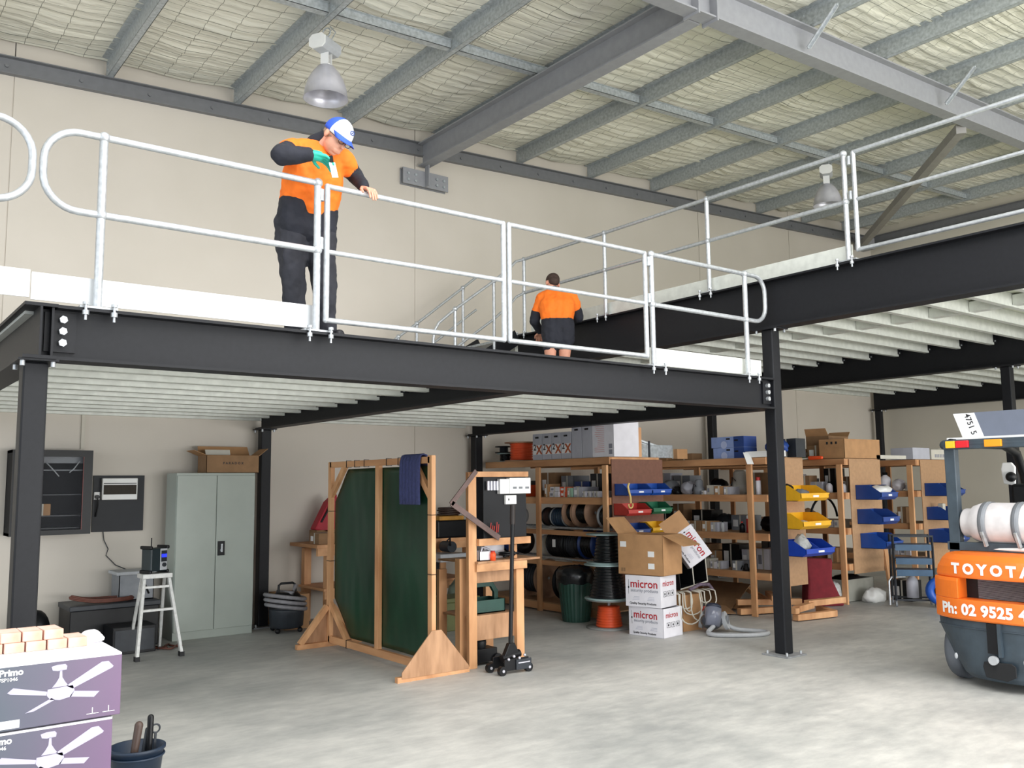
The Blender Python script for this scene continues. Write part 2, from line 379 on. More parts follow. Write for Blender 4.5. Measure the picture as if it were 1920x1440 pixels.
mb.add([(x0, y0, zr(x0) + 0.3), (x1, y0, zr(x1) + 0.3), (x1, YW, zr(x1) + 0.3), (x0, YW, zr(x0) + 0.3)], [(0, 1, 2, 3)])
struct('ceiling', mb, foil_m)

def purlin_mb(x, ya, yb, z, h_=0.2):
    m_ = MB(); t = 0.006; w_ = 0.07
    m_.box((x - t / 2, ya, z), (x + t / 2, yb, z + h_)); m_.box((x, ya, z), (x + w_, yb, z + t)); m_.box((x - w_, ya, z + h_ - t), (x, yb, z + h_))
    m_.box((x + w_ - t, ya, z), (x + w_, yb, z + 0.02)); return m_
beyond = 0
for k, x in enumerate(PX):
    if x < 0.5 or x > XW - 0.5: continue
    ya = -1.0 if x < 8 else 1.0
    t = Thing('roof_purlin', '', 'roof beam', 'galvanised purlins under the foil roof lining')
    n_ = [q for q in PX if 0.5 <= q <= XW - 0.5].index(x)
    t.label = f'galvanised steel roof purlin, {ORD[n_]} from the left along the back wall fascia'
    t.part('purlin_section', purlin_mb(x, ya, YW - 0.02, zr(x)), galv)
    for yy in (YW - 0.1, 7.95, 5.5):
        for dz in (0.06, 0.14): t.part('bolt', MB().cyl((x - 0.012, yy, zr(x) + dz), (x + 0.012, yy, zr(x) + dz), 0.012, n=6), galv)
    t.done()
vis = [q for q in PX if 0.5 <= q <= XW - 0.5]
for yy, nm in ((8.03, 'above the walkway'), (2.6, 'in front of the rafter')):
    for i in range(len(vis) - 1):
        a, b = vis[i], vis[i + 1]
        m_ = MB(); q = 0.03
        for (h0, h1, da, db) in ((0.02, 0.12, 0, 0.006), (0.02, 0.026, 0, 0.09), (0.114, 0.12, -0.03, 0)):
            m_.add([(a + .01, yy + da, zr(a) + h0), (b - .01, yy + da, zr(b) + h0), (b - .01, yy + db, zr(b) + h0), (a + .01, yy + db, zr(a) + h0), (a + .01, yy + da, zr(a) + h1), (b - .01, yy + da, zr(b) + h1), (b - .01, yy + db, zr(b) + h1), (a + .01, yy + db, zr(a) + h1)],
                   [(0, 3, 2, 1), (4, 5, 6, 7), (0, 1, 5, 4), (1, 2, 6, 5), (2, 3, 7, 6), (3, 0, 4, 7)])
        if yy < 5 and i < 3: continue
        solo('purlin_bridging', m_, galv, f'galvanised bridging {nm}, between the {ORD[i]} and {ORD[i+1]} roof purlins', 'roof bracing', 'bridging between roof purlins')

def ibeam(p, q, fwid, dep, tw=0.012, tf_=0.018):
    # p,q : centre of the bottom flange underside
    p = V(p); q = V(q); m_ = MB(); u = V((0, 0, 1))
    m_.bar(p + u * tf_ / 2, q + u * tf_ / 2, fwid, tf_); m_.bar(p + u * (dep - tf_ / 2), q + u * (dep - tf_ / 2), fwid, tf_)
    m_.bar(p + u * dep / 2, q + u * dep / 2, tw, dep - 2 * tf_ + 0.002); return m_
def bolts(t, pts, n, par=None, r=0.022, l=0.03, mm=None):
    for p in pts: t.part('bolt', MB().cyl(V(p), V(p) + V(n) * l, r, n=6), mm or galvtube, par)
t = Thing('rafter_beam', 'long grey painted sloping rafter crossing the roof towards the right', 'roof beam')
t.part('beam_section', ibeam((-3, 5.5, 5.94 - 3 * SL), (XW - 0.05, 5.5, 5.94 + SL * (XW - 0.05)), 0.17, 0.355), greysteel)
m_ = MB(); m_.box((6.5, 5.40, 6.2), (6.52, 5.6, 6.58)); m_.box((6.78, 5.40, 6.21), (6.8, 5.6, 6.6)); t.part('stiffener_plate', m_, greysteel); t.done()
t = Thing('tie_beam', 'grey painted roof beam running from the wall bracket to the rafter', 'roof beam')
t.part('beam_section', ibeam((6.66, 5.6, 6.235), (6.66, YW - 0.05, 6.235), 0.17, 0.35), greysteel)
m_ = MB(); m_.box((6.3, YW - 0.1, 5.93), (7.06, YW - 0.08, 6.16)); m_.box((6.3, YW - 0.08, 6.15), (7.06, YW, 6.165)); m_.box((6.66, YW - 0.2, 5.93), (6.675, YW - 0.1, 6.235)); m_.box((6.3, YW - 0.02, 5.93), (7.06, YW, 6.16))
t.part('wall_bracket', m_, greysteel)
bolts(t, [(x, YW - 0.1, z) for x in (6.38, 6.5, 6.86, 6.98) for z in (5.99, 6.08)], (0, -1, 0), None, 0.02, 0.02, galv); t.done()
t = Thing('diagonal_roof_brace', 'brown grey square tube brace slanting from the rafter to the far wall corner', 'roof brace')
m_ = MB(); m_.bar((12.2, 5.62, 6.47), (17.95, 10.55, 6.86), 0.13, 0.13); t.part('brace_tube', m_, mat('brown_grey_tube', '94918d', 0.5, 0, 0.05, 9))
m_ = MB(); m_.box((17.9, 10.45, 6.75), (18.25, YW - 0.02, 7.0)); t.part('gusset_plate', m_, greysteel); t.done()
for i, (a, b) in enumerate((((8.33, 5.41, 6.39), (8.33, 5.04, 6.73)), ((11.36, 5.40, 6.53), (11.36, 5.01, 6.89)))):
    t = Thing('fly_brace', ('upper', 'lower')[i] + ' of the two slim galvanised stays from rafter to purlin, ' + ('nearer the top edge' if i == 0 else 'above the right handrail'), 'roof brace', 'fly braces on the rafter')
    m_ = MB(); m_.bar(a, b, 0.065, 0.008); m_.bar(a, b, 0.008, 0.065); t.part('angle_section', m_, galvtube)
    t.part('bolt', MB().sph(b, 0.014, 6), galv); t.part('bolt', MB().sph(a, 0.014, 6), galv); t.done()

def make_lamp():
    t = Thing('highbay_lamp', '', 'hanging lamp', 'highbay lamps under the roof')
    m_ = MB(); m_.lathe([(0.04, 0.36), (0.05, 0.365), (0.09, 0.345), (0.14, 0.28), (0.185, 0.2), (0.215, 0.1), (0.228, 0.0), (0.232, -0.002), (0.226, 0.0), (0.212, 0.1), (0.18, 0.2), (0.135, 0.275), (0.085, 0.335), (0.0, 0.345)], n=40)
    r = t.part('reflector', m_, sil)
    m_ = MB(); m_.lathe([(0.0, 0.1), (0.035, 0.11), (0.05, 0.16), (0.04, 0.22), (0.025, 0.3), (0.025, 0.34)], n=16); t.part('bulb', m_, white)
    m_ = MB(); m_.box((-0.05, -0.03, 0.36), (0.05, 0.03, 0.375)); m_.box((-0.05, -0.032, 0.37), (0.05, -0.028, 0.5)); m_.box((-0.05, 0.028, 0.37), (0.05, 0.032, 0.5))
    m_.lathe([(0.028, 0.44), (0.028, 0.445)], n=12); t.part('yoke', m_, white)
    m_ = MB(); m_.prism([(-0.1, -0.04), (-0.06, -0.075), (0.06, -0.075), (0.1, -0.04), (0.1, 0.04), (0.06, 0.075), (-0.06, 0.075), (-0.1, 0.04)], (0, -0.15, 0.57), X, Z, Y, 0.28); g = t.part('gear_box', m_, lgrey, bevel=0.006)
    m_ = MB(); m_.prism([(-0.1, -0.04), (-0.06, -0.075), (0.06, -0.075), (0.1, -0.04), (0.1, 0.04), (0.06, 0.075), (-0.06, 0.075), (-0.1, 0.04)], (0, -0.165, 0.57), X, Z, Y, 0.014); t.part('end_cover', m_, white, g)
    m_ = MB(); m_.tube([(0, 0, 0.64)] + arc((0.0, 0, 0.73), X, Z, 0.05, -pi / 2, pi * 0.9, 8), 0.008, 6); m_.tube([(0.06, 0, 0.63), (0.10, 0.02, 0.72), (0.03, 0.02, 0.8)], 0.006, 6); t.part('hook', m_, galv)
    return t
t = make_lamp(); t.label = 'silver bell highbay lamp hanging at top left above the orange shirted worker'; l0 = t.done((3.95, 8.26, 5.68), radians(-62))
dup(l0, (12.9, 8.17, 6.17), radians(-58), 'silver bell highbay lamp hanging at the right, seen through the upper guardrail')

# ---------------------------------------------------------------- mezzanine steelwork
def column(x, y, ztop, label, s=0.125):
    t = Thing('steel_column', label, 'column', 'black steel mezzanine columns')
    m_ = MB(); m_.box((x - s / 2, y - s / 2, 0.015), (x + s / 2, y + s / 2, ztop - 0.012)); t.part('shaft', m_, black, bevel=0.01)
    m_ = MB(); m_.box((x - 0.15, y - 0.15, 0), (x + 0.15, y + 0.15, 0.015)); bp = t.part('base_plate', m_, mat('concrete_dusted_plate', '8b8d8f', 0.6, 0, 0.15, 12), bevel=0.003)
    bolts(t, [(x + a * 0.11, y + b * 0.11, 0.015) for a in (-1, 1) for b in (-1, 1)], (0, 0, 1), bp, 0.012, 0.03)
    m_ = MB(); m_.box((x - 0.1, y - 0.14, ztop - 0.012), (x + 0.1, y + 0.14, ztop)); cp = t.part('cap_plate', m_, black)
    bolts(t, [(x + a * 0.075, y + b * 0.11, ztop - 0.04) for a in (-1, 1) for b in (-1, 1)], (0, 0, 1), cp, 0.013, 0.028)
    return t.done()
XL, XM, XR, XV, XU = 0.90, 4.29, 7.47, 12.65, 18.2
YF, YB = 5.446, 10.55
column(XL, YF + 0.05, 2.37, 'black steel column at the far left in front of the rack cabinet')
column(XM, YB, 2.37, 'black steel column beside the grey steel cupboard')
column(XR, YF, 3.18, 'black steel column standing free in front of the shelving rows')
column(XR, YB, 2.37, 'black steel column against the back wall left of the cable spools')
column(XV, YF, 3.18, 'black steel column above the forklift cylinder at the right edge')
column(XV, YB, 3.18, 'black steel column on the back wall above the pale blue cartons')
column(XU, YB, 3.18, 'black steel column in the far right corner behind the big carton')

def beam(name, label, p, q, fwid, dep, extra=None):
    t = Thing(name, label, 'beam'); t.part('beam_section', ibeam(p, q, fwid, dep), black)
    if extra: extra(t)
    t.done()
def xF1(t):
    m_ = MB(); m_.box((XL + 0.03, YF - 0.025, 2.42), (XL + 0.19, YF - 0.006, 2.64)); e = t.part('end_plate', m_, black)
    bolts(t, [(XL + 0.12, YF - 0.025, z) for z in (2.47, 2.535, 2.6)], (0, -1, 0), e)
    m_ = MB(); m_.box((XR - 0.19, YF - 0.025, 2.42), (XR - 0.065, YF - 0.006, 2.64)); e = t.part('end_plate', m_, black)
    bolts(t, [(XR - 0.13, YF - 0.025, z) for z in (2.47, 2.535, 2.6)], (0, -1, 0), e)
    m_ = MB(); m_.box((XL + 0.055, YF - 0.08, 2.39), (XL + 0.067, YF - 0.006, 2.665)); t.part('web_stiffener', m_, black)
beam('front_beam', 'long black steel beam along the front edge of the lower deck', (XL + 0.0, YF, 2.37), (XR - 0.0625, YF, 2.37), 0.165, 0.305, xF1)
beam('cross_beam', 'black steel beam on the left column, running back to the wall', (XL, YF - 0.1, 2.37), (XL, YB + 0.1, 2.37), 0.165, 0.305)
beam('cross_beam', 'black steel beam under the lower deck over the column by the grey cupboard', (XM, YF + 0.09, 2.37), (XM, YB + 0.1, 2.37), 0.165, 0.305)
beam('cross_beam', 'black steel beam under the lower deck from the free standing column to the wall', (XR, YF + 0.07, 2.37), (XR, YB + 0.1, 2.37), 0.165, 0.305)
beam('upper_deck_beam', 'deep black steel beam carrying the upper guardrail, rising to the right edge', (XR, 0.6, 3.18), (XR, 9.55, 3.18), 0.19, 0.49)
beam('upper_deck_beam', 'deep black steel beam under the middle of the upper deck', (XV, 2.0, 3.18), (XV, YB + 0.1, 3.18), 0.19, 0.45)
beam('upper_deck_beam', 'black steel beam under the upper deck along the right wall', (XU, 2.0, 3.18), (XU, YB + 0.1, 3.18), 0.19, 0.45)

def joist(xa, xb, z, hh, label, group, first=None):
    t = Thing('deck_joist', label, 'floor joist', group)
    m_ = MB(); L_ = xb - xa; tt = 0.004
    m_.box((0, 0, 0), (L_, tt, hh)); m_.box((0, 0, 0), (L_, 0.062, tt)); m_.box((0, 0, hh - tt), (L_, 0.062, hh)); m_.box((0, 0.058, 0), (L_, 0.062, 0.015))
    t.part('joist_section', m_, galvlight)
    m_ = MB(); m_.box((L_ - 0.03, -0.008, 0.03), (L_ + 0.06, -0.001, hh - 0.01)); c = t.part('end_cleat', m_, black)
    m_ = MB(); m_.cyl((L_ + 0.0, -0.02, 0.05), (L_, 0.0, 0.05), 0.011, n=6); t.part('bolt', m_, galvtube, c)
    return t
ys = [5.775 + 0.4445 * k for k in range(11)]
for nm, xa, xb in (('left bay, over the cupboard', XL + 0.03, XM - 0.08), ('right bay, over the welding screen', XM + 0.03, XR - 0.08)):
    r = None
    for k, y in enumerate(ys):
        lb = f'{ORD[k]} zinc joist back from the front beam, lower deck {nm}'
        g = 'joists under the lower deck'
        if r is None: r = joist(xa, xb, 2.48, 0.16, lb, g).done((xa, y, 2.48))
        else: dup(r, (xa, y, 2.48), label=lb)
ys2 = [5.55 + 0.4565 * k for k in range(-8, 12)]
for nm, xa, xb, kk in (('near bay', XR + 0.03, XV - 0.08, range(0, 19)), ('far bay by the right wall', XV + 0.03, XU - 0.08, range(4, 19))):
    r = None; q = 0
    for k in reversed(list(kk)):
        y = ys2[k]; lb = f'{ORD[q]} zinc joist out from the back wall, upper deck {nm}'; q += 1
        if r is None: r = joist(xa, xb, 3.48, 0.15, lb, 'joists under the upper deck').done((xa, y, 3.48))
        else: dup(r, (xa, y, 3.48), label=lb)
deck_m = mat('pale_decking_underside', 'd5d8c6', 0.55, 0, 0.05, 3)
m_ = MB(); m_.box((XL - 0.05, YF + 0.1, 2.64), (XR - 0.1, YW - 0.08, 2.665)); solo('lower_deck_floor', m_, mat('grey_decking', 'bfc2bf', 0.5, 0.1, 0.05, 4), 'flat sheet floor of the lower mezzanine deck the workers stand on', 'deck')
m_ = MB(); m_.box((XR + 0.1, 1.0, 3.63), (XU - 0.02, YW - 0.08, 3.66)); solo('upper_deck_floor', m_, deck_m, 'pale sheet floor of the upper mezzanine deck above the shelving', 'deck')
for k in range(1, 18):
    solo('joist_bridging', MB().box((9.95, ys2[k] + 0.07, 3.50), (10.07, ys2[k + 1] - 0.005, 3.61)), galvlight, f'zinc bridging piece between upper deck joists at mid span, {ORD[17 - k]} out from the back wall', 'floor bracing', 'bridging between upper deck joists')
m_ = MB(); m_.box((XL + 0.1, YW - 0.07, 2.48), (XR - 0.1, YW, 2.64)); solo('wall_bearer', m_, galvlight, 'zinc channel fixed to the back wall under the lower deck', 'floor bearer')
m_ = MB(); m_.box((XR + 0.1, YW - 0.07, 3.48), (XU - 0.1, YW, 3.63)); solo('wall_bearer', m_, galvlight, 'zinc channel fixed to the back wall under the upper deck', 'floor bearer')

# ---------------------------------------------------------------- guardrails
RT = 0.021
def ball(m_, p, r=0.034): m_.sph(p, r, 8)
def post(t, x, y, z0, z1, zm, feet='x'):
    m_ = MB(); m_.cyl((x, y, z0 + 0.01), (x, y, z1), 0.024, n=14); ball(m_, (x, y, z1)); ball(m_, (x, y, zm)); p = t.part('post', m_, galvtube)
    m_ = MB()
    if feet == 'x': m_.box((x - 0.1, y - 0.045, z0), (x + 0.1, y + 0.045, z0 + 0.012)); bs = [(x - 0.075, y - 0.03), (x + 0.075, y - 0.03)]
    else: m_.box((x - 0.045, y - 0.1, z0), (x + 0.045, y + 0.1, z0 + 0.012)); bs = [(x - 0.03, y - 0.075), (x - 0.03, y + 0.075)]
    f = t.part('foot_plate', m_, galvtube, p)
    for a, b in bs:
        m_ = MB()
        if feet == 'x': b -= 0.04
        else: a -= 0.045
        m_.cyl((a, b, z0 - 0.075), (a, b, z0 + 0.03), 0.008, n=6); m_.cyl((a, b, z0 - 0.045), (a, b, z0 - 0.02), 0.018, n=6); m_.cyl((a, b, z0 + 0.012), (a, b, z0 + 0.028), 0.018, n=6)
        t.part('bolt', m_, galvtube, f)
Z1, ZM, ZT = 2.677, 3.232, 3.695
YRL = YF - 0.03
def dloop(x, y, s, za, zb, w_, r=0.2):
    # closed end loop joining top and middle rails, opening towards s
    p = [(x, y, zb)] + arc((x + s * (w_ - r), y, zb - r), V((s, 0, 0)), Z, r, pi / 2, 0, 8) + arc((x + s * (w_ - r), y, za + r), V((s, 0, 0)), Z, r, 0, -pi / 2, 8) + [(x, y, za)]
    return p
t = Thing('guardrail', 'galvanised tube guardrail with a rounded end, left of the worker on the lower deck', 'guardrail')
post(t, 1.195, YRL, Z1, ZT, ZM); post(t, 2.54, YRL, Z1, ZT, ZM)
m_ = MB(); m_.cyl((1.195, YRL, ZT), (2.54, YRL, ZT), RT, n=14); t.part('top_rail', m_, galvtube)
m_ = MB(); m_.cyl((1.195, YRL, ZM), (2.54, YRL, ZM), RT, n=14); t.part('middle_rail', m_, galvtube)
m_ = MB(); m_.tube(dloop(1.195, YRL, -1, ZM, ZT, 0.31, 0.19), RT, 14); t.part('end_loop', m_, galvtube)
m_ = MB(); m_.box((0.862, YRL + 0.05, 2.71), (2.55, YRL + 0.058, 2.865)); t.part('toe_board', m_, toe_m); t.done()
t = Thing('guardrail', 'galvanised tube guardrail with a rounded end, cut off by the left edge', 'guardrail')
post(t, 0.30, YRL, Z1, ZT, ZM)
m_ = MB(); m_.cyl((-0.9, YRL, ZT), (0.3, YRL, ZT), RT, n=14); t.part('top_rail', m_, galvtube)
m_ = MB(); m_.cyl((-0.9, YRL, ZM), (0.3, YRL, ZM), RT, n=14); t.part('middle_rail', m_, galvtube)
m_ = MB(); m_.tube(dloop(0.30, YRL, 1, ZM, ZT, 0.53, 0.19), RT, 14); t.part('end_loop', m_, galvtube)
m_ = MB(); m_.box((-0.9, YRL + 0.05, 2.72), (0.855, YRL + 0.058, 2.875)); t.part('toe_board', m_, toe_m); t.done()
def gate(label, xa, xb, yy, z0, zm, z1, axis='x'):
    t = Thing('safety_gate', label, 'gate', 'removable guardrail gates')
    P = (lambda a, z: (a, yy, z)) if axis == 'x' else (lambda a, z: (yy, a, z))
    m_ = MB(); m_.cyl(P(xa, z1), P(xb, z1), 0.019, n=12); t.part('top_rail', m_, galvtube)
    m_ = MB(); m_.cyl(P(xa, zm), P(xb, zm), 0.017, n=12); t.part('middle_rail', m_, galvtube)
    m_ = MB(); m_.cyl(P(xa, z0), P(xb, z0), 0.019, n=12); t.part('bottom_rail', m_, galvtube)
    for q in (xa, xb):
        m_ = MB(); m_.cyl(P(q, z0), P(q, z1), 0.021, n=12); m_.sph(P(q, z0), 0.021, 6); m_.sph(P(q, z1), 0.021, 6); t.part('stile', m_, galvtube)
    for z in (zm + 0.05, z1 - 0.07):
        m_ = MB(); d = -0.045 if xa < xb else 0.045; m_.cyl(P(xa + d, z - 0.04), P(xa + d, z + 0.04), 0.02, n=10); t.part('hinge', m_, galv)
    t.done()
gate('galvanised gate frame on the lower deck under the hand of the leaning worker', 2.61, 4.10, YRL, 2.765, ZM, 3.685)
gate('galvanised gate frame on the lower deck in front of the bending worker', 5.665, 4.155, YRL, 2.765, ZM, 3.685)
t = Thing('guardrail', 'short galvanised guardrail with a rounded end beside the free standing column', 'guardrail')
post(t, 5.745, YRL, Z1, ZT - 0.01, ZM); post(t, 7.055, YRL, Z1, ZT - 0.01, ZM)
m_ = MB(); m_.cyl((5.745, YRL, ZT - 0.01), (7.055, YRL, ZT - 0.01), RT, n=14); t.part('top_rail', m_, galvtube)
m_ = MB(); m_.cyl((5.745, YRL, ZM), (7.055, YRL, ZM), RT, n=14); t.part('middle_rail', m_, galvtube)
m_ = MB(); m_.tube(dloop(7.055, YRL, 1, ZM, ZT - 0.01, 0.31, 0.16), RT, 14); t.part('end_loop', m_, galvtube)
m_ = MB(); m_.box((5.75, YRL + 0.05, 2.70), (7.33, YRL + 0.058, 2.855)); t.part('toe_board', m_, galvlight); t.done()
# upper rail along x = XR
ZU, ZUM, ZUT = 3.682, 4.25, 4.715; XG = XR - 0.02
t = Thing('guardrail', 'long galvanised guardrail on the upper deck beam, climbing to the right', 'guardrail')
for y in (9.38, 7.79, 6.18, 4.53): post(t, XG, y, ZU, ZUT, ZUM, 'y')
m_ = MB(); m_.cyl((XG, 9.38, ZUT), (XG, 4.53, ZUT), RT, n=14); t.part('top_rail', m_, galvtube)
m_ = MB(); m_.cyl((XG, 9.38, ZUM), (XG, 4.53, ZUM), RT, n=14); t.part('middle_rail', m_, galvtube)
m_ = MB(); m_.box((XG + 0.05, 4.52, 3.70), (XG + 0.058, 9.3, 3.85)); t.part('toe_board', m_, galvlight); t.done()
gate('galvanised gate frame on the upper deck beam at the right edge', 4.43, 2.2, XG, 3.775, ZUM, 4.705, 'y')
# stair between the two decks
t = Thing('stair', 'short steel stair between the two decks with pipe handrails', 'staircase')
sx0, sx1 = 5.9, 7.36; z0s, z1s = 2.67, 3.66
for yy in (9.42, 10.28):
    m_ = MB(); m_.bar((sx0, yy, z0s + 0.1), (sx1, yy, z1s - 0.02), 0.01, 0.2); t.part('stringer', m_, black)
for k in range(5):
    a = (k + 0.7) / 5.4; x = sx0 + (sx1 - sx0) * a; z = z0s + (z1s - z0s) * a
    m_ = MB(); m_.box((x - 0.12, 9.43, z + 0.02), (x + 0.13, 10.27, z + 0.05)); t.part('tread', m_, galv)
sl = (z1s - z0s) / (sx1 - sx0)
def zs(x, h_): return z0s + (x - sx0) * sl + h_
a = 6.28
pts = [(6.0, 9.4, 2.68), (6.0, 9.4, 3.25)] + [(6.0 + 0.16 * (1 - cos(q)), 9.4, 3.25 + 0.30 * sin(q)) for q in (0.3, 0.6, 0.9, 1.2)] + [(6.32, 9.4, 3.90 - 0.13), (6.95, 9.4, 4.33), (7.24, 9.4, 4.585), (7.34, 9.39, 4.68), (XG, 9.38, ZUT)]
pts = [(6.0, 9.4, 2.68), (6.0, 9.4, 3.48), (6.02, 9.4, 3.60), (6.08, 9.4, 3.70), (6.33, 9.4, 3.905), (6.95, 9.4, 4.35), (7.2, 9.4, 4.55), (7.32, 9.39, 4.67), (XG, 9.38, ZUT)]
m_ = MB(); m_.tube(pts, 0.019, 10); h = t.part('handrail', m_, galvtube)
m_ = MB(); m_.tube([(6.33, 9.4, 3.40), (6.95, 9.4, 3.84), (7.2, 9.4, 4.05), (7.32, 9.39, 4.18), (XG, 9.38, ZUM)], 0.017, 10); t.part('middle_rail', m_, galvtube, h)
for x in (6.33, 6.95):
    m_ = MB(); m_.cyl((x, 9.4, zs(x, 0.05)), (x, 9.4, 3.905 if x < 6.5 else 4.35), 0.021, n=10); ball(m_, (x, 9.4, 3.905 if x < 6.5 else 4.35)); t.part('post', m_, galvtube, h)
m_ = MB(); m_.tube([(5.72, 10.3, 3.42), (6.31, 10.3, 3.85), (7.07, 10.3, 4.44), (7.30, 10.3, 4.62)], 0.019, 10); h = t.part('handrail', m_, galvtube)
m_ = MB(); m_.tube([(5.72, 10.3, 2.98), (6.31, 10.3, 3.40), (7.07, 10.3, 3.98), (7.3, 10.3, 4.15)], 0.017, 10); t.part('middle_rail', m_, galvtube, h)
for x, z in ((6.02, 3.64), (6.31, 3.85), (7.07, 4.44)):
    m_ = MB(); m_.cyl((x, 10.3, 2.67), (x, 10.3, z), 0.02, n=10); ball(m_, (x, 10.3, z)); t.part('post', m_, galvtube, h)
t.done()

# ---------------------------------------------------------------- people
def folds(o, st, sc):
    tx = bpy.data.textures.get('cloth_folds') or bpy.data.textures.new('cloth_folds', 'CLOUDS'); tx.noise_scale = 0.11; tx.noise_depth = 2
    d = o.modifiers.new('folds', 'DISPLACE'); d.texture = tx; d.strength = st; d.mid_level = 0.5; d.texture_coords = 'LOCAL'
def remesh(vox, it=4, fold=0):
    def f(o):
        r = o.modifiers.new('join', 'REMESH'); r.mode = 'VOXEL'; r.voxel_size = vox; r.use_smooth_shade = True
        s = o.modifiers.new('soften', 'SMOOTH'); s.iterations = it; s.factor = 0.5
        if fold or vox in (0.011, 0.009): folds(o, 0.036 if vox == 0.011 else 0.024, 0.1)
    return f
def R3(ax, deg): return Matrix.Rotation(radians(deg), 3, ax)
def limb(m_, pts, rs):
    for i in range(len(pts) - 1): m_.cap(pts[i], pts[i + 1], rs[i], rs[i + 1], 14)
def hand(m_, wrist, d, palm_n, s=1.0, curl=0.6, side=1):
    # d: direction of the fingers, palm_n: palm facing; side: +1 thumb on the left of (d x n)
    d = V(d).normalized(); n = V(palm_n).normalized(); a = d.cross(n).normalized() * side; w_ = V(wrist)
    for k in range(4):
        m_.cap(w_ + a * (k - 1.5) * 0.012 * s, w_ + d * 0.085 * s + a * (k - 1.5) * 0.021 * s, 0.016 * s, 0.0125 * s, 8)
    for k in range(4):
        L_ = (0.036, 0.042, 0.040, 0.031)[k] * s; p = w_ + d * 0.088 * s + a * (1.5 - k) * 0.022 * s; e = d.copy()
        for j in range(3):
            e = (e * cos(curl) + n * sin(curl)).normalized(); q = p + e * L_ * (1, 0.75, 0.6)[j]
            m_.cap(p, q, (0.0098, 0.009, 0.0082)[j] * s, (0.009, 0.0082, 0.0075)[j] * s, 8); p = q
            n2 = n
    p = w_ + d * 0.02 * s + a * 0.026 * s; e = (d * 0.6 + a * 0.65 + n * 0.35).normalized(); q = p + e * 0.045 * s; m_.cap(p, q, 0.014 * s, 0.0115 * s, 8)
    e = (d * 0.75 + a * 0.1 + n * 0.6).normalized(); m_.cap(q, q + e * 0.035 * s, 0.0115 * s, 0.009 * s, 8)
def head(t, c, fdir, updir, s=1.0, hairon=True, par=None):
    # fdir face direction, updir crown direction
    f = V(fdir).normalized(); u = V(updir); u = (u - f * u.dot(f)).normalized(); r = u.cross(f).normalized()
    Rm = Matrix((r, f, u)).transposed(); c = V(c); g = lambda x, y, z: c + (r * x + f * y + u * z) * s
    m_ = MB(); m_.sph(g(0, -0.012, 0.03), (0.077 * s, 0.095 * s, 0.088 * s), 14, Rm); m_.sph(g(0, 0.02, -0.04), (0.062 * s, 0.068 * s, 0.07 * s), 12, Rm); m_.sph(g(0, 0.045, -0.085), (0.032 * s, 0.03 * s, 0.024 * s), 8, Rm)
    m_.cap(g(0, 0.082, 0.012), g(0, 0.104, -0.022), 0.009 * s, 0.014 * s, 8)
    m_.cap(g(-0.022, 0.082, -0.062), g(0.022, 0.082, -0.062), 0.008 * s, 0.008 * s, 8); m_.cap(g(-0.02, 0.08, -0.073), g(0.02, 0.08, -0.073), 0.007 * s, 0.007 * s, 8)
    m_.cap(g(-0.045, 0.077, 0.03), g(0.045, 0.077, 0.03), 0.011 * s, 0.011 * s, 8)
    for k in (-1, 1): m_.sph(g(k * 0.079, -0.005, -0.005), (0.010 * s, 0.02 * s, 0.032 * s), 8, Rm)
    h = t.part('head', m_, skin, par, mods=remesh(0.0055, 2))
    m_ = MB()
    for k in (-1, 1): m_.sph(g(k * 0.031, 0.076, 0.008), 0.0115 * s, 8)
    t.part('eyes', m_, mat('eye_white', 'e8e4e0', 0.2, 0, 0), h)
    return h, g, Rm
# worker leaning on the gate
t = Thing('person', 'person leaning over the gate in orange and navy shirt, white and blue cap, green glove', 'person', 'people at work on the deck')
m_ = MB()                                               # body under the clothes, one continuous surface
hipL, hipR = V((2.50, 5.74, 3.43)), V((2.70, 5.72, 3.44))
shR, shL = V((2.43, 5.62, 3.96)), V((2.78, 5.56, 3.96))
elR, wrR, haR = V((2.275, 5.40, 3.825)), V((2.43, 5.335, 3.845)), V((2.50, 5.325, 3.845))
elL, wrL = V((2.935, 5.63, 3.885)), V((2.915, 5.475, 3.752))
kL, aL = V((2.485, 5.67, 3.06)), V((2.53, 5.72, 2.76)); kR, aR = V((2.70, 5.64, 3.06)), V((2.74, 5.68, 2.76))
limb(m_, [(2.60, 5.72, 3.46), (2.60, 5.69, 3.66), (2.605, 5.61, 3.88), (2.62, 5.54, 4.0), (2.655, 5.46, 4.06)], [0.10, 0.10, 0.10, 0.06, 0.05])
limb(m_, [shR, elR, wrR], [0.05, 0.042, 0.030]); limb(m_, [shL, elL, wrL], [0.05, 0.040, 0.029])
limb(m_, [hipL, kL, aL], [0.095, 0.06, 0.045]); limb(m_, [hipR, kR, aR], [0.095, 0.06, 0.045])
body = t.part('body', m_, skin, mods=remesh(0.012, 4))
m_ = MB()
hd = (wrL - elL).normalized(); w0 = V((2.915, 5.475, 3.748))
hand(m_, w0, (0.15, -0.9, -0.30), (0.0, -0.1, -1), 1.0, 0.78, -1); t.part('bare_hand', m_, skin, body, mods=remesh(0.0032, 1))
m_ = MB(); hand(m_, haR - V((0.055, 0, 0)), (1, -0.08, -0.12), (0, -0.25, -1), 1.05, 0.55, 1); limb(m_, [wrR - V((0.02, 0, 0.0)), haR], [0.037, 0.036]); t.part('rubber_glove', m_, glove, body, mods=remesh(0.0036, 2))
m_ = MB()
limb(m_, [(2.60, 5.70, 3.62), (2.60, 5.67, 3.72), (2.605, 5.60, 3.90)], [0.15, 0.15, 0.15])
for dx in (-0.085, 0.085): limb(m_, [(2.60 + dx, 5.71 - dx * 0.2, 3.60), (2.605 + dx * 1.05, 5.63, 3.78), (2.61 + dx, 5.585, 3.92)], [0.12, 0.13, 0.105])
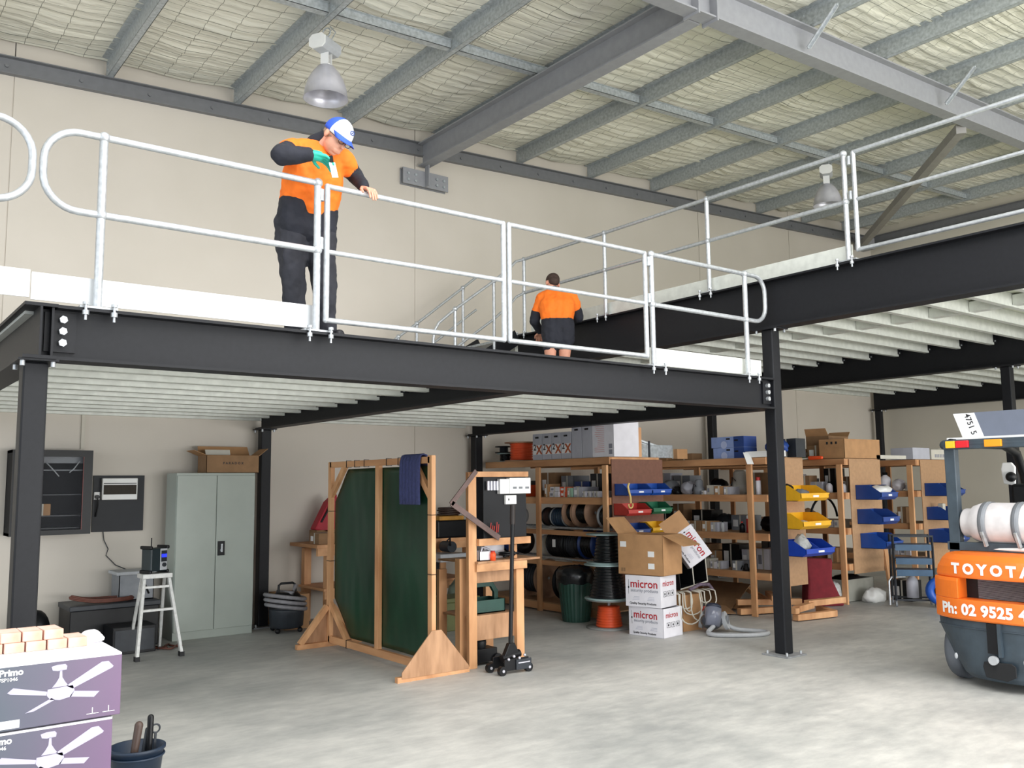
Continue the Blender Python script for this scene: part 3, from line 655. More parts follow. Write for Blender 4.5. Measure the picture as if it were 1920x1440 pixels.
limb(m_, [(2.50, 5.60, 3.97), (2.62, 5.56, 4.015), (2.74, 5.56, 3.97)], [0.085, 0.075, 0.085])
limb(m_, [shR, shR.lerp(elR, 0.45)], [0.088, 0.078]); limb(m_, [shL, shL.lerp(elL, 0.55)], [0.088, 0.072])
shirt = t.part('shirt', m_, hivis, body, mods=remesh(0.011, 4), label='orange upper part of the shirt')
m_ = MB()
for dx in (-0.09, 0, 0.09): limb(m_, [(2.60 + dx, 5.72, 3.46), (2.60 + dx * 1.05, 5.70, 3.60)], [0.128, 0.126])
t.part('shirt_hem', m_, navy, body, mods=remesh(0.011, 4), label='navy lower part of the shirt')
m_ = MB(); limb(m_, [shR.lerp(elR, 0.42), elR, wrR - V((0.005, 0, 0))], [0.079, 0.07, 0.047]); t.part('sleeve', m_, navy, body, mods=remesh(0.009, 4), label='navy sleeve of the raised arm')
m_ = MB(); limb(m_, [shL.lerp(elL, 0.52), elL, wrL + V((0, 0, 0.012))], [0.073, 0.062, 0.043]); t.part('sleeve', m_, navy, body, mods=remesh(0.009, 4), label='navy sleeve of the arm on the rail')
m_ = MB(); limb(m_, [(2.585, 5.57, 4.03), (2.64, 5.50, 4.06)], [0.062, 0.058]); t.part('collar', m_, navy, body, mods=remesh(0.008, 2))
m_ = MB()
limb(m_, [hipL, kL, (2.515, 5.70, 2.86), (2.53, 5.715, 2.74)], [0.118, 0.086, 0.076, 0.074]); limb(m_, [hipR, kR, (2.725, 5.665, 2.86), (2.74, 5.675, 2.74)], [0.118, 0.086, 0.076, 0.074])
limb(m_, [hipL + V((0, 0, 0.06)), hipR + V((0, 0, 0.06))], [0.122, 0.122]); m_.sph((2.44, 5.64, 3.22), (0.05, 0.04, 0.08), 8)
t.part('trousers', m_, trous, body, mods=remesh(0.011, 3))
for a, lb in ((aL, 1), (aR, 1)):
    m_ = MB(); b = V((a.x + 0.005, a.y, 2.665)); m_.cap(b + V((0, 0.02, 0.075)), b + V((0, 0.01, 0.10)), 0.055, 0.05); m_.cap(b + V((0, 0.03, 0.045)), b + V((0.02, -0.15, 0.038)), 0.045, 0.036); m_.box((b.x - 0.045, b.y - 0.19, 2.666), (b.x + 0.06, b.y + 0.07, 2.69))
    t.part('boot', m_, boot, body, mods=remesh(0.009, 2))
h, g, Rm = head(t, (2.672, 5.415, 4.045), (0.20, -0.72, -0.66), (0.35, -0.55, 0.8), 1.08, par=body)
m_ = MB()
def capshell(m_, g, lo, hi, sc=1.0):
    n = 20; vs_ = []; rows = 9
    for i in range(rows + 1):
        th = (pi * 0.56) * i / rows
        for j in range(2 * n):
            ph = pi * j / n; vs_.append(g(0.088 * sc * sin(th) * cos(ph), -0.008 + 0.107 * sc * sin(th) * sin(ph), 0.030 + 0.098 * sc * cos(th)))
    return vs_, rows, 2 * n
vs_, rows, kk = capshell(None, g, 0, 0)
fw_f = []; bk_f = []
for i in range(rows):
    for j in range(kk):
        q = (i * kk + j, (i + 1) * kk + j, (i + 1) * kk + (j + 1) % kk, i * kk + (j + 1) % kk)
        ph = (j + 0.5) / kk * 360
        (fw_f if 12 < ph < 168 else bk_f).append(q)
def solid(o):
    s = o.modifiers.new('thickness', 'SOLIDIFY'); s.thickness = 0.004; s.offset = 1
m_.add(vs_, fw_f, True); m_.add(vs_, bk_f, True)
m1 = MB(); m1.add(vs_, fw_f, True); cp = t.part('cap', m1, capw, h, mods=solid, label='white front panels of the cap')
m1 = MB(); m1.add(vs_, bk_f, True); t.part('cap_back', m1, capb, h, mods=solid)
m1 = MB(); br = []
for i in range(7):
    for j in range(13):
        a = radians(20 + 140 * j / 12); e = i / 6
        br.append(g((0.086 + 0.0 * e) * cos(a) * (1 - 0.12 * e), 0.095 * sin(a) + 0.075 * e * (0.35 + 0.65 * sin(a)), 0.030 - 0.012 * e - 0.018 * e * abs(cos(a)) + 0.004))
m1.add(br, [(i * 13 + j, i * 13 + j + 1, (i + 1) * 13 + j + 1, (i + 1) * 13 + j) for i in range(6) for j in range(12)], True); t.part('cap_peak', m1, capb, h, mods=solid)
m1 = MB(); o_ = g(0, 0.089, 0.082); rr_ = (g(1, 0, 0) - g(0, 0, 0)).normalized(); uu_ = (g(0, -0.45, 1) - g(0, 0, 0)).normalized(); nn_ = rr_.cross(uu_).normalized()
if nn_.dot(g(0, 1, 0) - g(0, 0, 0)) < 0: nn_ = -nn_
m1.tube([o_ + nn_ * 0.012 + (rr_ * cos(q) * 0.017 + uu_ * sin(q) * 0.013) for q in [2 * pi * i / 14 for i in range(14)]], 0.0035, 6, closed=True); m1.box((-0.004, -0.004, -0.004), (0.004, 0.004, 0.004), Matrix.Translation(o_ + nn_ * 0.012)); t.part('cap_emblem', m1, dblue, h)
m_ = MB(); m_.sph(g(0, -0.02, 0.005), (0.084, 0.093, 0.06), 10, Rm); t.part('hair', m_, mat('short_fair_hair', '9b8470', 0.8, 0, 0.1, 60), h)
m_ = MB()
for k in (-1, 1): m_.tube([g(k * 0.031 + 0.023 * cos(q), 0.097, 0.006 + 0.017 * sin(q)) for q in [2 * pi * i / 12 for i in range(12)]], 0.0022, 6, closed=True); m_.tube([g(k * 0.054, 0.095, 0.008), g(k * 0.084, 0.0, 0.01)], 0.002, 6)
t.part('spectacles', m_, blk, h)
t.done()
t = Thing('putty_knife', 'flat grey scraper blade held in the green gloved hand', 'scraper')
m_ = MB(); m_.bar((2.565, 5.275, 3.845), (2.57, 5.27, 3.80), 0.02, 0.02); t.part('handle', m_, blk)
m_ = MB(); m_.bar((2.57, 5.27, 3.80), (2.592, 5.262, 3.70), 0.045, 0.002, (0, 1, 0)); t.part('blade', m_, sil); t.done()
# worker seen from behind
t = Thing('person', 'person seen from behind, bending forward in an orange and navy work shirt and navy shorts', 'person', 'people at work on the deck')
C0 = V((6.86, 8.0, 2.665)); rv = V((0.79, -0.61, 0)); fv = V((0.61, 0.79, 0))
G = lambda a, b, z: C0 + rv * a + fv * b + Z * z
m_ = MB()
limb(m_, [G(0, 0.03, 0.80), G(0, 0.05, 1.0), G(0, 0.12, 1.2), G(-0.01, 0.16, 1.28), G(-0.03, 0.22, 1.36)], [0.09, 0.09, 0.09, 0.055, 0.05])
limb(m_, [G(-0.19, 0.12, 1.22), G(-0.27, 0.16, 0.98), G(-0.20, 0.34, 0.84)], [0.048, 0.040, 0.030]); limb(m_, [G(0.17, 0.14, 1.24), G(0.26, 0.22, 1.02), G(0.20, 0.42, 0.98)], [0.048, 0.040, 0.030])
for k in (-1, 1): limb(m_, [G(k * 0.09, 0, 0.78), G(k * 0.085 - 0.01, 0.05, 0.46), G(k * 0.08, -0.02, 0.09)], [0.095, 0.062, 0.045]); m_.sph(G(k * 0.085 - 0.01, -0.02, 0.30), (0.055, 0.055, 0.1), 10)
body = t.part('body', m_, skin, mods=remesh(0.012, 4))
m_ = MB(); hand(m_, G(-0.20, 0.34, 0.84), (0.5, 0.8, -0.2), (0, 0, -1), 1, 0.5, 1); t.part('hand', m_, skin, body, mods=remesh(0.0036, 1))
m_ = MB(); hand(m_, G(0.20, 0.42, 0.98), (-0.2, 0.9, -0.2), (0, 0, -1), 1, 0.5, -1); t.part('hand', m_, skin, body, mods=remesh(0.0036, 1))
m_ = MB()
for k in (-1, 0, 1): limb(m_, [G(k * 0.08, 0.02, 0.96), G(k * 0.10, 0.06, 1.12), G(k * 0.10, 0.11, 1.22)], [0.115, 0.12, 0.10])
limb(m_, [G(-0.15, 0.13, 1.25), G(-0.01, 0.15, 1.29), G(0.15, 0.14, 1.26)], [0.07, 0.075, 0.07])
limb(m_, [G(-0.18, 0.12, 1.23), G(-0.235, 0.14, 1.09)], [0.08, 0.072]); limb(m_, [G(0.17, 0.13, 1.25), G(0.225, 0.18, 1.11)], [0.08, 0.07])
t.part('shirt', m_, hivis, body, mods=remesh(0.011, 4), label='orange upper part of the shirt')
m_ = MB()
for k in (-1, 0, 1): limb(m_, [G(k * 0.085, 0.0, 0.72), G(k * 0.08, 0.02, 0.93)], [0.118, 0.116])
t.part('shirt_hem', m_, navy, body, mods=remesh(0.011, 4), label='navy lower part of the shirt')
m_ = MB(); limb(m_, [G(-0.24, 0.145, 1.07), G(-0.275, 0.16, 0.96), G(-0.21, 0.32, 0.86)], [0.07, 0.062, 0.045]); t.part('sleeve', m_, navy, body, mods=remesh(0.009, 4), label='navy sleeve, elbow bent low')
m_ = MB(); limb(m_, [G(0.235, 0.19, 1.09), G(0.265, 0.22, 1.01), G(0.21, 0.39, 0.99)], [0.07, 0.064, 0.045]); t.part('sleeve', m_, navy, body, mods=remesh(0.009, 4), label='navy sleeve, elbow out to the right')
m_ = MB()
for k in (-1, 1): limb(m_, [G(k * 0.075, 0, 0.80), G(k * 0.085 - 0.005, 0.03, 0.63)], [0.115, 0.092])
t.part('shorts', m_, navy, body, mods=remesh(0.011, 3))
for k in (-1, 1):
    m_ = MB(); b = G(k * 0.08, 0, 0); m_.cap(b + Z * 0.09, b + Z * 0.16, 0.055, 0.05); m_.cap(b + Z * 0.045, b + fv * 0.16 + Z * 0.04, 0.045, 0.036); t.part('boot', m_, boot, body, mods=remesh(0.009, 2))
h, g, Rm = head(t, G(-0.045, 0.24, 1.43), fv * 0.8 - rv * 0.35 - Z * 0.62, fv * 0.5 + Z, 1.03, par=body)
m_ = MB(); m_.sph(g(0, -0.022, 0.045), (0.085, 0.095, 0.085), 12, Rm); m_.sph(g(0, -0.05, 0.0), (0.07, 0.06, 0.07), 10, Rm); t.part('hair', m_, hair, h)
m_ = MB(); limb(m_, [G(-0.02, 0.16, 1.31), G(-0.03, 0.19, 1.34)], [0.068, 0.062]); t.part('collar', m_, navy, body, mods=remesh(0.008, 2))
t.done()

# ---------------------------------------------------------------- shelving rows
SURF = [1.965, 1.50, 1.02, 0.54]
def shelf_row(label, xf, dp, ye, yb, posts, rposts, panel, surf=SURF, pmat=mdf, boards=True, low=0.33):
    t = Thing('shelving_row', label, 'shelving', 'timber shelving rows')
    for y in posts:
        m_ = MB(); m_.box((xf - 0.035, y - 0.04, 0), (xf, y + 0.04, 1.885 if y > ye + 0.2 else 1.885)); t.part('post', m_, pine, bevel=0.003)
    for y in rposts:
        m_ = MB(); m_.box((xf + dp, y - 0.04, 0), (xf + dp + 0.035, y + 0.04, 1.885)); t.part('post', m_, pine, bevel=0.003)
    for z in surf:
        for x in (xf, xf + dp - 0.045):
            m_ = MB(); m_.box((x, ye + 0.02, z - 0.09), (x + 0.045, yb, z - 0.006)); t.part('rail', m_, pineh, bevel=0.003)
        if boards:
            m_ = MB(); m_.box((xf, ye + 0.02, z - 0.006), (xf + dp, yb, z)); t.part('shelf_board', m_, mdf)
        m_ = MB(); m_.box((xf + 0.045, ye + 0.02, z - 0.09), (xf + dp - 0.045, ye + 0.06, z - 0.006)); t.part('end_rail', m_, pine)
    m_ = MB(); x0, x1, z0, z1 = panel; m_.box((x0, ye, z0), (x1, ye + 0.012, z1)); t.part('end_panel', m_, pmat, bevel=0.002)
    return t
r1 = shelf_row('nearest timber shelving row, full of cable spools, with a dark brown end panel', 7.66, 0.88, 7.99, 10.6, (9.37, 8.07), (8.1, 9.2), (7.68, 8.58, 0.4, 1.955), surf=[1.985, 1.49], pmat=mdfdark)
for z in (1.09, 0.69):
    for y0_ in (9.41,):
        m_ = MB(); m_.box((7.66, 8.02, z - 0.09), (7.70, 10.6, z - 0.03)); r1.part('rail', m_, pineh)
        m_ = MB(); m_.cyl((7.72, 8.0, z), (7.72, 10.6, z), 0.014, n=10); r1.part('spool_bar', m_, galv)
        m_ = MB(); m_.cyl((8.0, 8.0, z), (8.0, 10.6, z), 0.014, n=10); r1.part('spool_bar', m_, galv)
m_ = MB(); m_.box((7.66, 8.0, 0.02), (7.70, 10.6, 0.11)); r1.part('rail', m_, pineh)
m_ = MB(); m_.box((7.66, 8.0, 0.11), (8.5, 10.6, 0.125)); r1.part('shelf_board', m_, mdf)
r1.done()
shelf_row('second timber shelving row, ending behind the free standing column, with yellow bins', 9.30, 0.76, 6.91, 10.6, (7.17, 9.7), (7.25, 8.7, 10.2), (9.32, 10.04, 0.36, 1.955)).done()
shelf_row('third timber shelving row, big open carton on top, three blue bins on its end panel', 11.11, 0.84, 6.97, 10.6, (7.06, 9.6), (7.9, 9.6), (11.20, 11.98, 0.40, 1.955)).done()
shelf_row('farthest timber shelving row, white cartons on top, half hidden by the forklift', 12.90, 0.9, 6.92, 10.6, (7.03, 9.6), (7.9, 9.6), (13.0, 13.82, 0.35, 1.955)).done()
solo('grey_duct_strip', MB().box((XW - 0.05, 6.9, 1.9), (XW, 6.95, 1.95)), wallr_m, 'tiny cream conduit clip on the right wall', 'conduit') if False else None

CM = {'white': cardw, 'cream': cream, 'grey': cardg, 'brown': card, 'dark brown': cardd, 'black': blk, 'green': green, 'yellow': yellow, 'blue': dblue, 'pale green': mat('pale_green_carton', '9fc4ab', 0.6, 0, 0.04, 9), 'orange': oran, 'red': red, 'clear': clear, 'dark grey': dgrey, 'mid grey': mgrey, 'silver': sil}
CNT = {}
def clutter_item(kind, colr, c, w_, d_, h_, label, group, rz=0.0):
    # w_ along Y, d_ along X, sits on c
    m_ = MB(); mm = CM[colr]
    if kind == 'carton':
        t = Thing('carton', label, 'box', group); m_.box((-d_ / 2, -w_ / 2, 0), (d_ / 2, w_ / 2, h_)); t.part('carton_body', m_, mm, bevel=0.002)
        m_ = MB(); m_.box((-d_ / 2 - 0.001, -0.012, 0.0), (d_ / 2 + 0.001, 0.012, h_ + 0.001)); t.part('tape', m_, cream)
        m_ = MB(); m_.box((-d_ / 2 - 0.002, w_ * 0.12, h_ * 0.25), (-d_ / 2 - 0.0005, w_ * 0.4, h_ * 0.7)); t.part('printed_label', m_, greyp if colr in ('white', 'cream') else whitep)
        return t.done(c, rz)
    if kind in ('bottle', 'spray can', 'jug'):
        t = Thing('bottle' if kind != 'spray can' else 'spray_can', label, 'bottle', group); r = w_ / 2
        if kind == 'spray can':
            m_.lathe([(0, 0), (r, 0), (r, h_ * 0.78), (r * 0.6, h_ * 0.84), (0, h_ * 0.84)]); t.part('can_body', m_, mm)
            m_ = MB(); m_.lathe([(r * 0.85, h_ * 0.8), (r * 0.85, h_ * 0.97), (r * 0.7, h_), (0, h_)]); t.part('cap', m_, white if colr != 'white' else red)
        else:
            m_.lathe([(0, 0), (r, 0), (r, h_ * 0.6), (r * 0.85, h_ * 0.72), (r * 0.35, h_ * 0.84), (r * 0.35, h_ * 0.9), (0, h_ * 0.9)]); t.part('bottle_body', m_, mm)
            m_ = MB(); m_.lathe([(r * 0.45, h_ * 0.86), (r * 0.42, h_), (0, h_)]); t.part('cap', m_, blk if colr != 'black' else red)
        return t.done(c, rz)
    if kind == 'bag':
        m_.sph((0, 0, h_ * 0.45), (d_ / 2, w_ / 2, h_ * 0.5), 10); m_.sph((0.02, w_ * 0.22, h_ * 0.55), (d_ * 0.3, w_ * 0.22, h_ * 0.42), 8)
        mb2 = MB(); mb2.sm = m_.sm; mb2.f = m_.f; mb2.v = [q + V((noise.noise(q * 18) * 0.03, noise.noise(q * 18 + V((5, 5, 5))) * 0.03, noise.noise(q * 15 + V((9, 1, 5))) * 0.03)) for q in m_.v]
        for q in mb2.v: q.z = max(q.z, 0)
        return solo('parcel_bag', mb2, mm, label, 'bag', group, loc=c, rz=rz)
    if kind == 'tray':
        t = Thing('plastic_tray', label, 'tray', group); th = 0.006
        m_.box((-d_ / 2, -w_ / 2, 0), (d_ / 2, w_ / 2, th)); m_.box((-d_ / 2, -w_ / 2, 0), (-d_ / 2 + th, w_ / 2, h_)); m_.box((d_ / 2 - th, -w_ / 2, 0), (d_ / 2, w_ / 2, h_)); m_.box((-d_ / 2, -w_ / 2, 0), (d_ / 2, -w_ / 2 + th, h_)); m_.box((-d_ / 2, w_ / 2 - th, 0), (d_ / 2, w_ / 2, h_)); t.part('tray_shell', m_, mm)
        m_ = MB(); m_.sph((0, 0, h_ * 0.5), (d_ * 0.4, w_ * 0.4, h_ * 0.48), 7); t.part('contents', m_, cardg)
        return t.done(c, rz)
    if kind == 'fitting':
        t = Thing('electrical_fitting', label, 'fitting', group)
        m_.lathe([(0, 0), (w_ * 0.5, 0), (w_ * 0.5, h_ * 0.4), (w_ * 0.35, h_ * 0.55), (w_ * 0.33, h_ * 0.9), (w_ * 0.2, h_), (0, h_)], n=18); t.part('housing', m_, mm)
        m_ = MB(); m_.tube([(-w_ * 0.3, 0, h_ * 0.5), (-w_ * 0.55, 0.02, h_ * 0.7), (-w_ * 0.5, 0.05, h_ * 0.2)], 0.008, 6); t.part('gland', m_, blk)
        return t.done(c, rz)
def clutter(where, group, xf, ya, z, items, xo=0.12):
    y = ya
    cnt = {}
    for it in items:
        kind, colr, w_, d_, h_, gap = it; y -= gap
        nm = {'carton': 'carton', 'bottle': 'bottle', 'spray can': 'spray can', 'jug': 'jug', 'bag': 'wrapped parcel', 'tray': 'plastic tray', 'fitting': 'fitting'}[kind]
        k = (nm, colr); cnt[k] = cnt.get(k, 0) + 1
        tot = sum(1 for q in items if (q[0], q[1]) == (kind, colr))
        lb = (f'{ORD[cnt[k]-1]} {colr} {nm} from the left' if tot > 1 else f'{colr} {nm}') + f' on the {where}'
        clutter_item(kind, colr, V((xf + xo + d_ / 2 + random.uniform(0, 0.03), y - w_ / 2, z)), w_, d_, h_, lb, group, random.uniform(-0.06, 0.06)); y -= w_
def R_(seq): return [(a, b, c, d, e, f) for a, b, c, d, e, f in seq]
c, bt, sp_, bg_, tr, ft = 'carton', 'bottle', 'spray can', 'bag', 'tray', 'fitting'
# row 1, second shelf (z 1.49)
clutter('middle shelf of the spool row, left bay', 'small stock, cable spool row', 7.66, 10.35, 1.49, [(c, 'yellow', .12, .3, .26, 0), (c, 'brown', .12, .25, .18, .02), (c, 'white', .16, .25, .09, .02), (c, 'orange', .1, .2, .16, .02)], .08)
clutter('middle shelf of the spool row, right bay', 'small stock, cable spool row', 7.66, 9.30, 1.49, [(c, 'brown', .09, .2, .17, 0), (c, 'white', .2, .3, .07, .01), (c, 'orange', .14, .3, .07, .01), (c, 'pale green', .09, .2, .12, .01), (c, 'grey', .16, .3, .13, .01), (c, 'white', .07, .3, .075, .01), (c, 'white', .07, .3, .075, .015), (c, 'white', .07, .3, .075, .015), (c, 'white', .07, .3, .075, .015)], .03)
clutter('middle shelf of the spool row, behind', 'rear stock, cable spool row', 7.66, 10.3, 1.49, [(c, 'dark grey', .4, .3, .22, 0), (c, 'dark brown', .3, .3, .33, .05), (c, 'mid grey', .25, .3, .28, .12), (c, 'blue', .32, .3, .2, .02), (c, 'dark grey', .28, .25, .3, .02)], .42)
for y, wv in ((9.1, 'white'), (8.9, 'orange')): clutter_item(c, wv, V((7.84, y, 1.562)), .19, .28, .06, f'flat {wv} carton stacked on another on the middle shelf of the spool row', 'small stock, cable spool row')
# row 2
clutter('second shelf of the yellow bin row', 'small stock, yellow bin row', 9.30, 9.25, 1.50, [(c, 'cream', .14, .2, .22, 0), (bg_, 'dark grey', .26, .25, .17, .02), (bg_, 'mid grey', .22, .3, .2, .02), (ft, 'black', .12, .12, .11, .02), (bg_, 'grey', .24, .22, .18, .0), (ft, 'mid grey', .16, .16, .2, .0), (c, 'white', .07, .1, .05, .02), (c, 'cream', .12, .15, .12, .02), (c, 'brown', .14, .2, .11, .02), (c, 'grey', .1, .2, .1, .02), (bt, 'green', .07, .07, .27, .28), (sp_, 'white', .065, .065, .22, .03)], .04)
clutter('second shelf of the yellow bin row, behind', 'rear stock, yellow bin row', 9.30, 9.2, 1.50, [(c, 'grey', .28, .25, .3, 0), (c, 'mid grey', .3, .25, .26, .06), (bg_, 'black', .24, .25, .22, .3), (ft, 'cream', .26, .26, .32, .1), (c, 'dark brown', .22, .25, .28, .1)], .42)
clutter('third shelf of the yellow bin row', 'small stock, yellow bin row', 9.30, 9.1, 1.02, [(c, 'cream', .2, .2, .16, 0), (c, 'dark grey', .12, .2, .13, .04), (c, 'dark brown', .12, .2, .11, .02), (tr, 'yellow', .16, .2, .12, .02), (tr, 'clear', .17, .2, .12, .02), (c, 'dark brown', .2, .2, .13, .01), (c, 'brown', .14, .2, .13, .01), (c, 'grey', .12, .2, .12, .01), (bt, 'clear', .05, .05, .14, .03), (bt, 'black', .07, .07, .14, .25), (sp_, 'red', .065, .065, .22, .03)], .02)
clutter('third shelf of the yellow bin row, behind', 'rear stock, yellow bin row', 9.30, 9.2, 1.02, [(c, 'black', .3, .25, .3, 0), (c, 'dark brown', .2, .25, .34, .02), (c, 'black', .34, .25, .26, .15), (bg_, 'dark grey', .3, .25, .22, .0), (c, 'mid grey', .3, .25, .2, .05), (bg_, 'black', .3, .25, .2, .1)], .42)
clutter('bottom shelf of the yellow bin row', 'small stock, yellow bin row', 9.30, 8.5, 0.54, [(ft, 'mid grey', .1, .1, .09, 0), (c, 'cream', .13, .15, .1, .02), (c, 'white', .15, .18, .11, .01), (c, 'cream', .16, .18, .12, .01), (c, 'white', .1, .15, .09, .02), (c, 'grey', .08, .14, .1, .01), (c, 'mid grey', .13, .2, .12, .16), (ft, 'black', .08, .08, .09, .02)], .02)
clutter('bottom shelf of the yellow bin row, behind', 'rear stock, yellow bin row', 9.30, 8.7, 0.54, [(c, 'dark brown', .5, .3, .28, 0), (c, 'brown', .2, .3, .2, .02), (c, 'black', .3, .3, .3, .02), (c, 'grey', .22, .3, .24, .02), (c, 'white', .2, .3, .26, .02)], .36)
# row 3
clutter('second shelf of the third row', 'small stock, third row', 11.11, 8.05, 1.50, [(c, 'mid grey', .18, .2, .28, 0), (c, 'white', .04, .2, .26, .04), (c, 'dark brown', .16, .2, .24, .02), (c, 'grey', .2, .2, .15, .0), (bt, 'white', .09, .09, .15, .04), (bt, 'white', .08, .08, .14, .14)], .08)
clutter('second shelf of the third row, behind', 'rear stock, third row', 11.11, 8.1, 1.50, [(c, 'dark grey', .25, .25, .2, 0), (c, 'black', .18, .25, .34, .25), (c, 'dark brown', .2, .25, .22, .1)], .42)
clutter('third shelf of the third row', 'small stock, third row', 11.11, 8.0, 1.02, [(bg_, 'brown', .36, .3, .26, 0), (c, 'white', .2, .2, .09, .16), (c, 'cream', .12, .2, .1, .02)], .1)
clutter('bottom shelf of the third row', 'small stock, third row', 11.11, 7.75, 0.54, [(bg_, 'dark brown', .3, .3, .3, 0), (c, 'brown', .16, .2, .2, .05)], .1)
# row 4
clutter('second shelf of the farthest row', 'small stock, farthest row', 12.90, 8.0, 1.50, [(c, 'grey', .18, .2, .26, 0), (bt, 'white', .17, .17, .3, .02), (bt, 'white', .17, .17, .28, .02), (bg_, 'white', .2, .2, .18, .02), (c, 'cream', .06, .1, .12, .05)], .06)
clutter('third shelf of the farthest row', 'small stock, farthest row', 12.90, 7.95, 1.02, [(c, 'dark brown', .12, .2, .15, 0), (c, 'white', .14, .2, .12, .02), (bt, 'white', .12, .12, .22, .02), (c, 'white', .18, .2, .14, .02), (c, 'dark brown', .14, .2, .24, .02)], .06)
clutter('bottom shelf of the farthest row', 'small stock, farthest row', 12.90, 7.95, 0.54, [(c, 'dark grey', .2, .2, .14, 0), (c, 'black', .2, .2, .16, .02), (c, 'grey', .18, .2, .15, .02), (c, 'white', .16, .2, .12, .02)], .06)
# things on top of the rows
def drum(loc, R, r, h_, flm, cabm, label, group, axis='Z', name='cable_drum', par=None, turns=7, fill=1.0, taper=0.0):
    t = Thing(name, label, 'cable drum', group)
    for z in (0, h_ - 0.015):
        m_ = MB(); m_.lathe([(0.02, z), (R, z), (R, z + 0.015), (0.02, z + 0.015), (0.02, z)], n=36); t.part('flange', m_, flm)
    m_ = MB(); pr_ = []
    n_ = turns; p = (h_ - 0.03) * fill / n_
    for k in range(n_):
        for q in range(4): a = pi * q / 4; pr_.append((r - taper * (k + q / 4) / n_ + p * 0.45 * sin(a), 0.015 + p * (k + q / 4)))
    pr_.append((r - taper, 0.015 + (h_ - 0.03) * fill)); pr_.append((0.02, 0.015 + (h_ - 0.03) * fill + 0.003)); m_.lathe(pr_, n=32); t.part('wound_cable', m_, cabm)
    m_ = MB(); m_.cyl((0, 0, -0.001), (0, 0, h_ + 0.001), 0.019, n=12); t.part('hub', m_, galv)
    e = t.done(V(loc))
    if axis == 'Y': e.rotation_euler = (pi / 2, 0, 0)
    return e
drum((7.92, 10.45, 1.985), 0.13, 0.085, 0.13, drumfl, blkgloss, 'small drum of black cable, lower of two at the left end of the shelf top', 'drums on the shelf top')
drum((7.9, 10.47, 2.116), 0.13, 0.06, 0.1, blk, dgrey, 'small drum of dark cable, upper of two at the left end of the shelf top', 'drums on the shelf top')
drum((7.88, 10.03, 1.985), 0.24, 0.15, 0.27, drumw, oran, 'drum of orange cable standing on the shelf top', 'drums on the shelf top')
def slot_carton(nm, label, x0, x1, y0, y1, z0, z1, mm, group, extra=None):
    t = Thing('carton', label, 'box', group); m_ = MB(); m_.box((x0, y0, z0), (x1, y1, z1)); b = t.part('carton_body', m_, mm, bevel=0.002)
    m_ = MB(); yc = (y0 + y1) / 2; m_.tube([(x0 - 0.001, yc - 0.03, z1 - 0.05), (x0 - 0.001, yc + 0.03, z1 - 0.05)], 0.012, 10); t.part('hand_slot', m_, blk, b)
    if extra: extra(t, x0, yc, z0, z1)
    return t.done()
def x2p(t, x0, yc, z0, z1):
    m_ = MB(); m_.box((x0 - 0.0015, yc - 0.085, z0 + 0.07), (x0 - 0.0005, yc + 0.085, z0 + 0.2)); t.part('white_panel', m_, whitep)
    t.part('lettering', text('2', 0.11, (x0, yc + 0.075, z0 + 0.13), -Y, Z, -X, 0.003, 0.003), blackp)
    t.part('lettering', text('X', 0.16, (x0, yc + 0.015, z0 + 0.08), -Y, Z, -X, 0.003, 0.006), mat('rust_orange_print', 'b5562e', 0.6, 0, 0))
for i, (ya, yb) in enumerate(((9.51, 9.32), (9.31, 9.12), (9.11, 8.93), (8.92, 8.73))):
    slot_carton('x', f'grey printed cable carton standing on the spool row, {ORD[i]} from the left of four', 7.67, 8.02, yb, ya, 1.986, 2.335, cardg, 'grey cartons on the shelf top', x2p)
for i, (ya, yb) in enumerate(((8.71, 8.52), (8.51, 8.33))):
    slot_carton('x', f'taller plain pale grey carton on the spool row, {("left", "right")[i]} one of the pair', 7.67, 8.05, yb, ya, 1.986, 2.40, cardg, 'pale cartons on the shelf top')
t = Thing('carton', 'large white carton with pink print at the right end of the carton row', 'box'); m_ = MB(); m_.box((7.67, 7.93, 1.986), (8.1, 8.32, 2.42)); t.part('carton_body', m_, cardw, bevel=0.002)
m_ = MB()
for k in range(14): m_.box((7.668, 8.10, 2.05 + k * 0.024), (7.669, 8.10 + random.uniform(.1, .18), 2.056 + k * 0.024))
t.part('pink_print', m_, mat('pink_print', 'd9a0a0', 0.6, 0, 0))
m_ = MB()
for k in range(2): m_.box((7.668, 7.96, 2.02 + 0.07 * k), (7.669, 8.02, 2.075 + 0.07 * k))
t.part('handling_marks', m_, greyp); t.done()
solo('timber_offcut', MB().box((8.15, 8.0, 1.986), (8.22, 8.1, 2.36)), pine, 'upright timber offcut standing beside the big white carton on the shelf top', 'timber')
solo('timber_offcut', MB().box((8.25, 8.2, 1.986), (8.4, 8.3, 2.3)), cardd, 'short dark block behind the upright timber offcut on the shelf top', 'timber')
t = Thing('sheet_metal_bracket', 'folded grey sheet metal bracket lying on the spool row top', 'metal part'); m_ = MB(); m_.box((8.2, 8.1, 1.986), (8.9, 8.11, 2.15)); t.part('plate', m_, galv); m_ = MB(); m_.box((8.2, 8.11, 1.986), (8.9, 8.4, 1.99)); t.part('base_flange', m_, galv); m_ = MB(); m_.box((8.44, 8.09, 1.986), (8.47, 8.1, 2.2)); t.part('rib', m_, dgrey); t.done()
m_ = MB(); m_.bar((8.45, 8.6, 2.30), (9.32, 8.3, 2.03), 0.05, 0.005); m_.bar((8.45, 8.6, 2.30), (9.32, 8.3, 2.03), 0.005, 0.05); solo('angle_bar', m_, galv, 'long grey steel angle resting across the shelf tops', 'steel bar')
m_ = MB(); m_.bar((8.62, 8.55, 2.24), (8.80, 8.75, 2.68), 0.035, 0.01); solo('steel_strut', m_, mgrey, 'grey strut standing up slanted from the shelf top', 'steel bar')
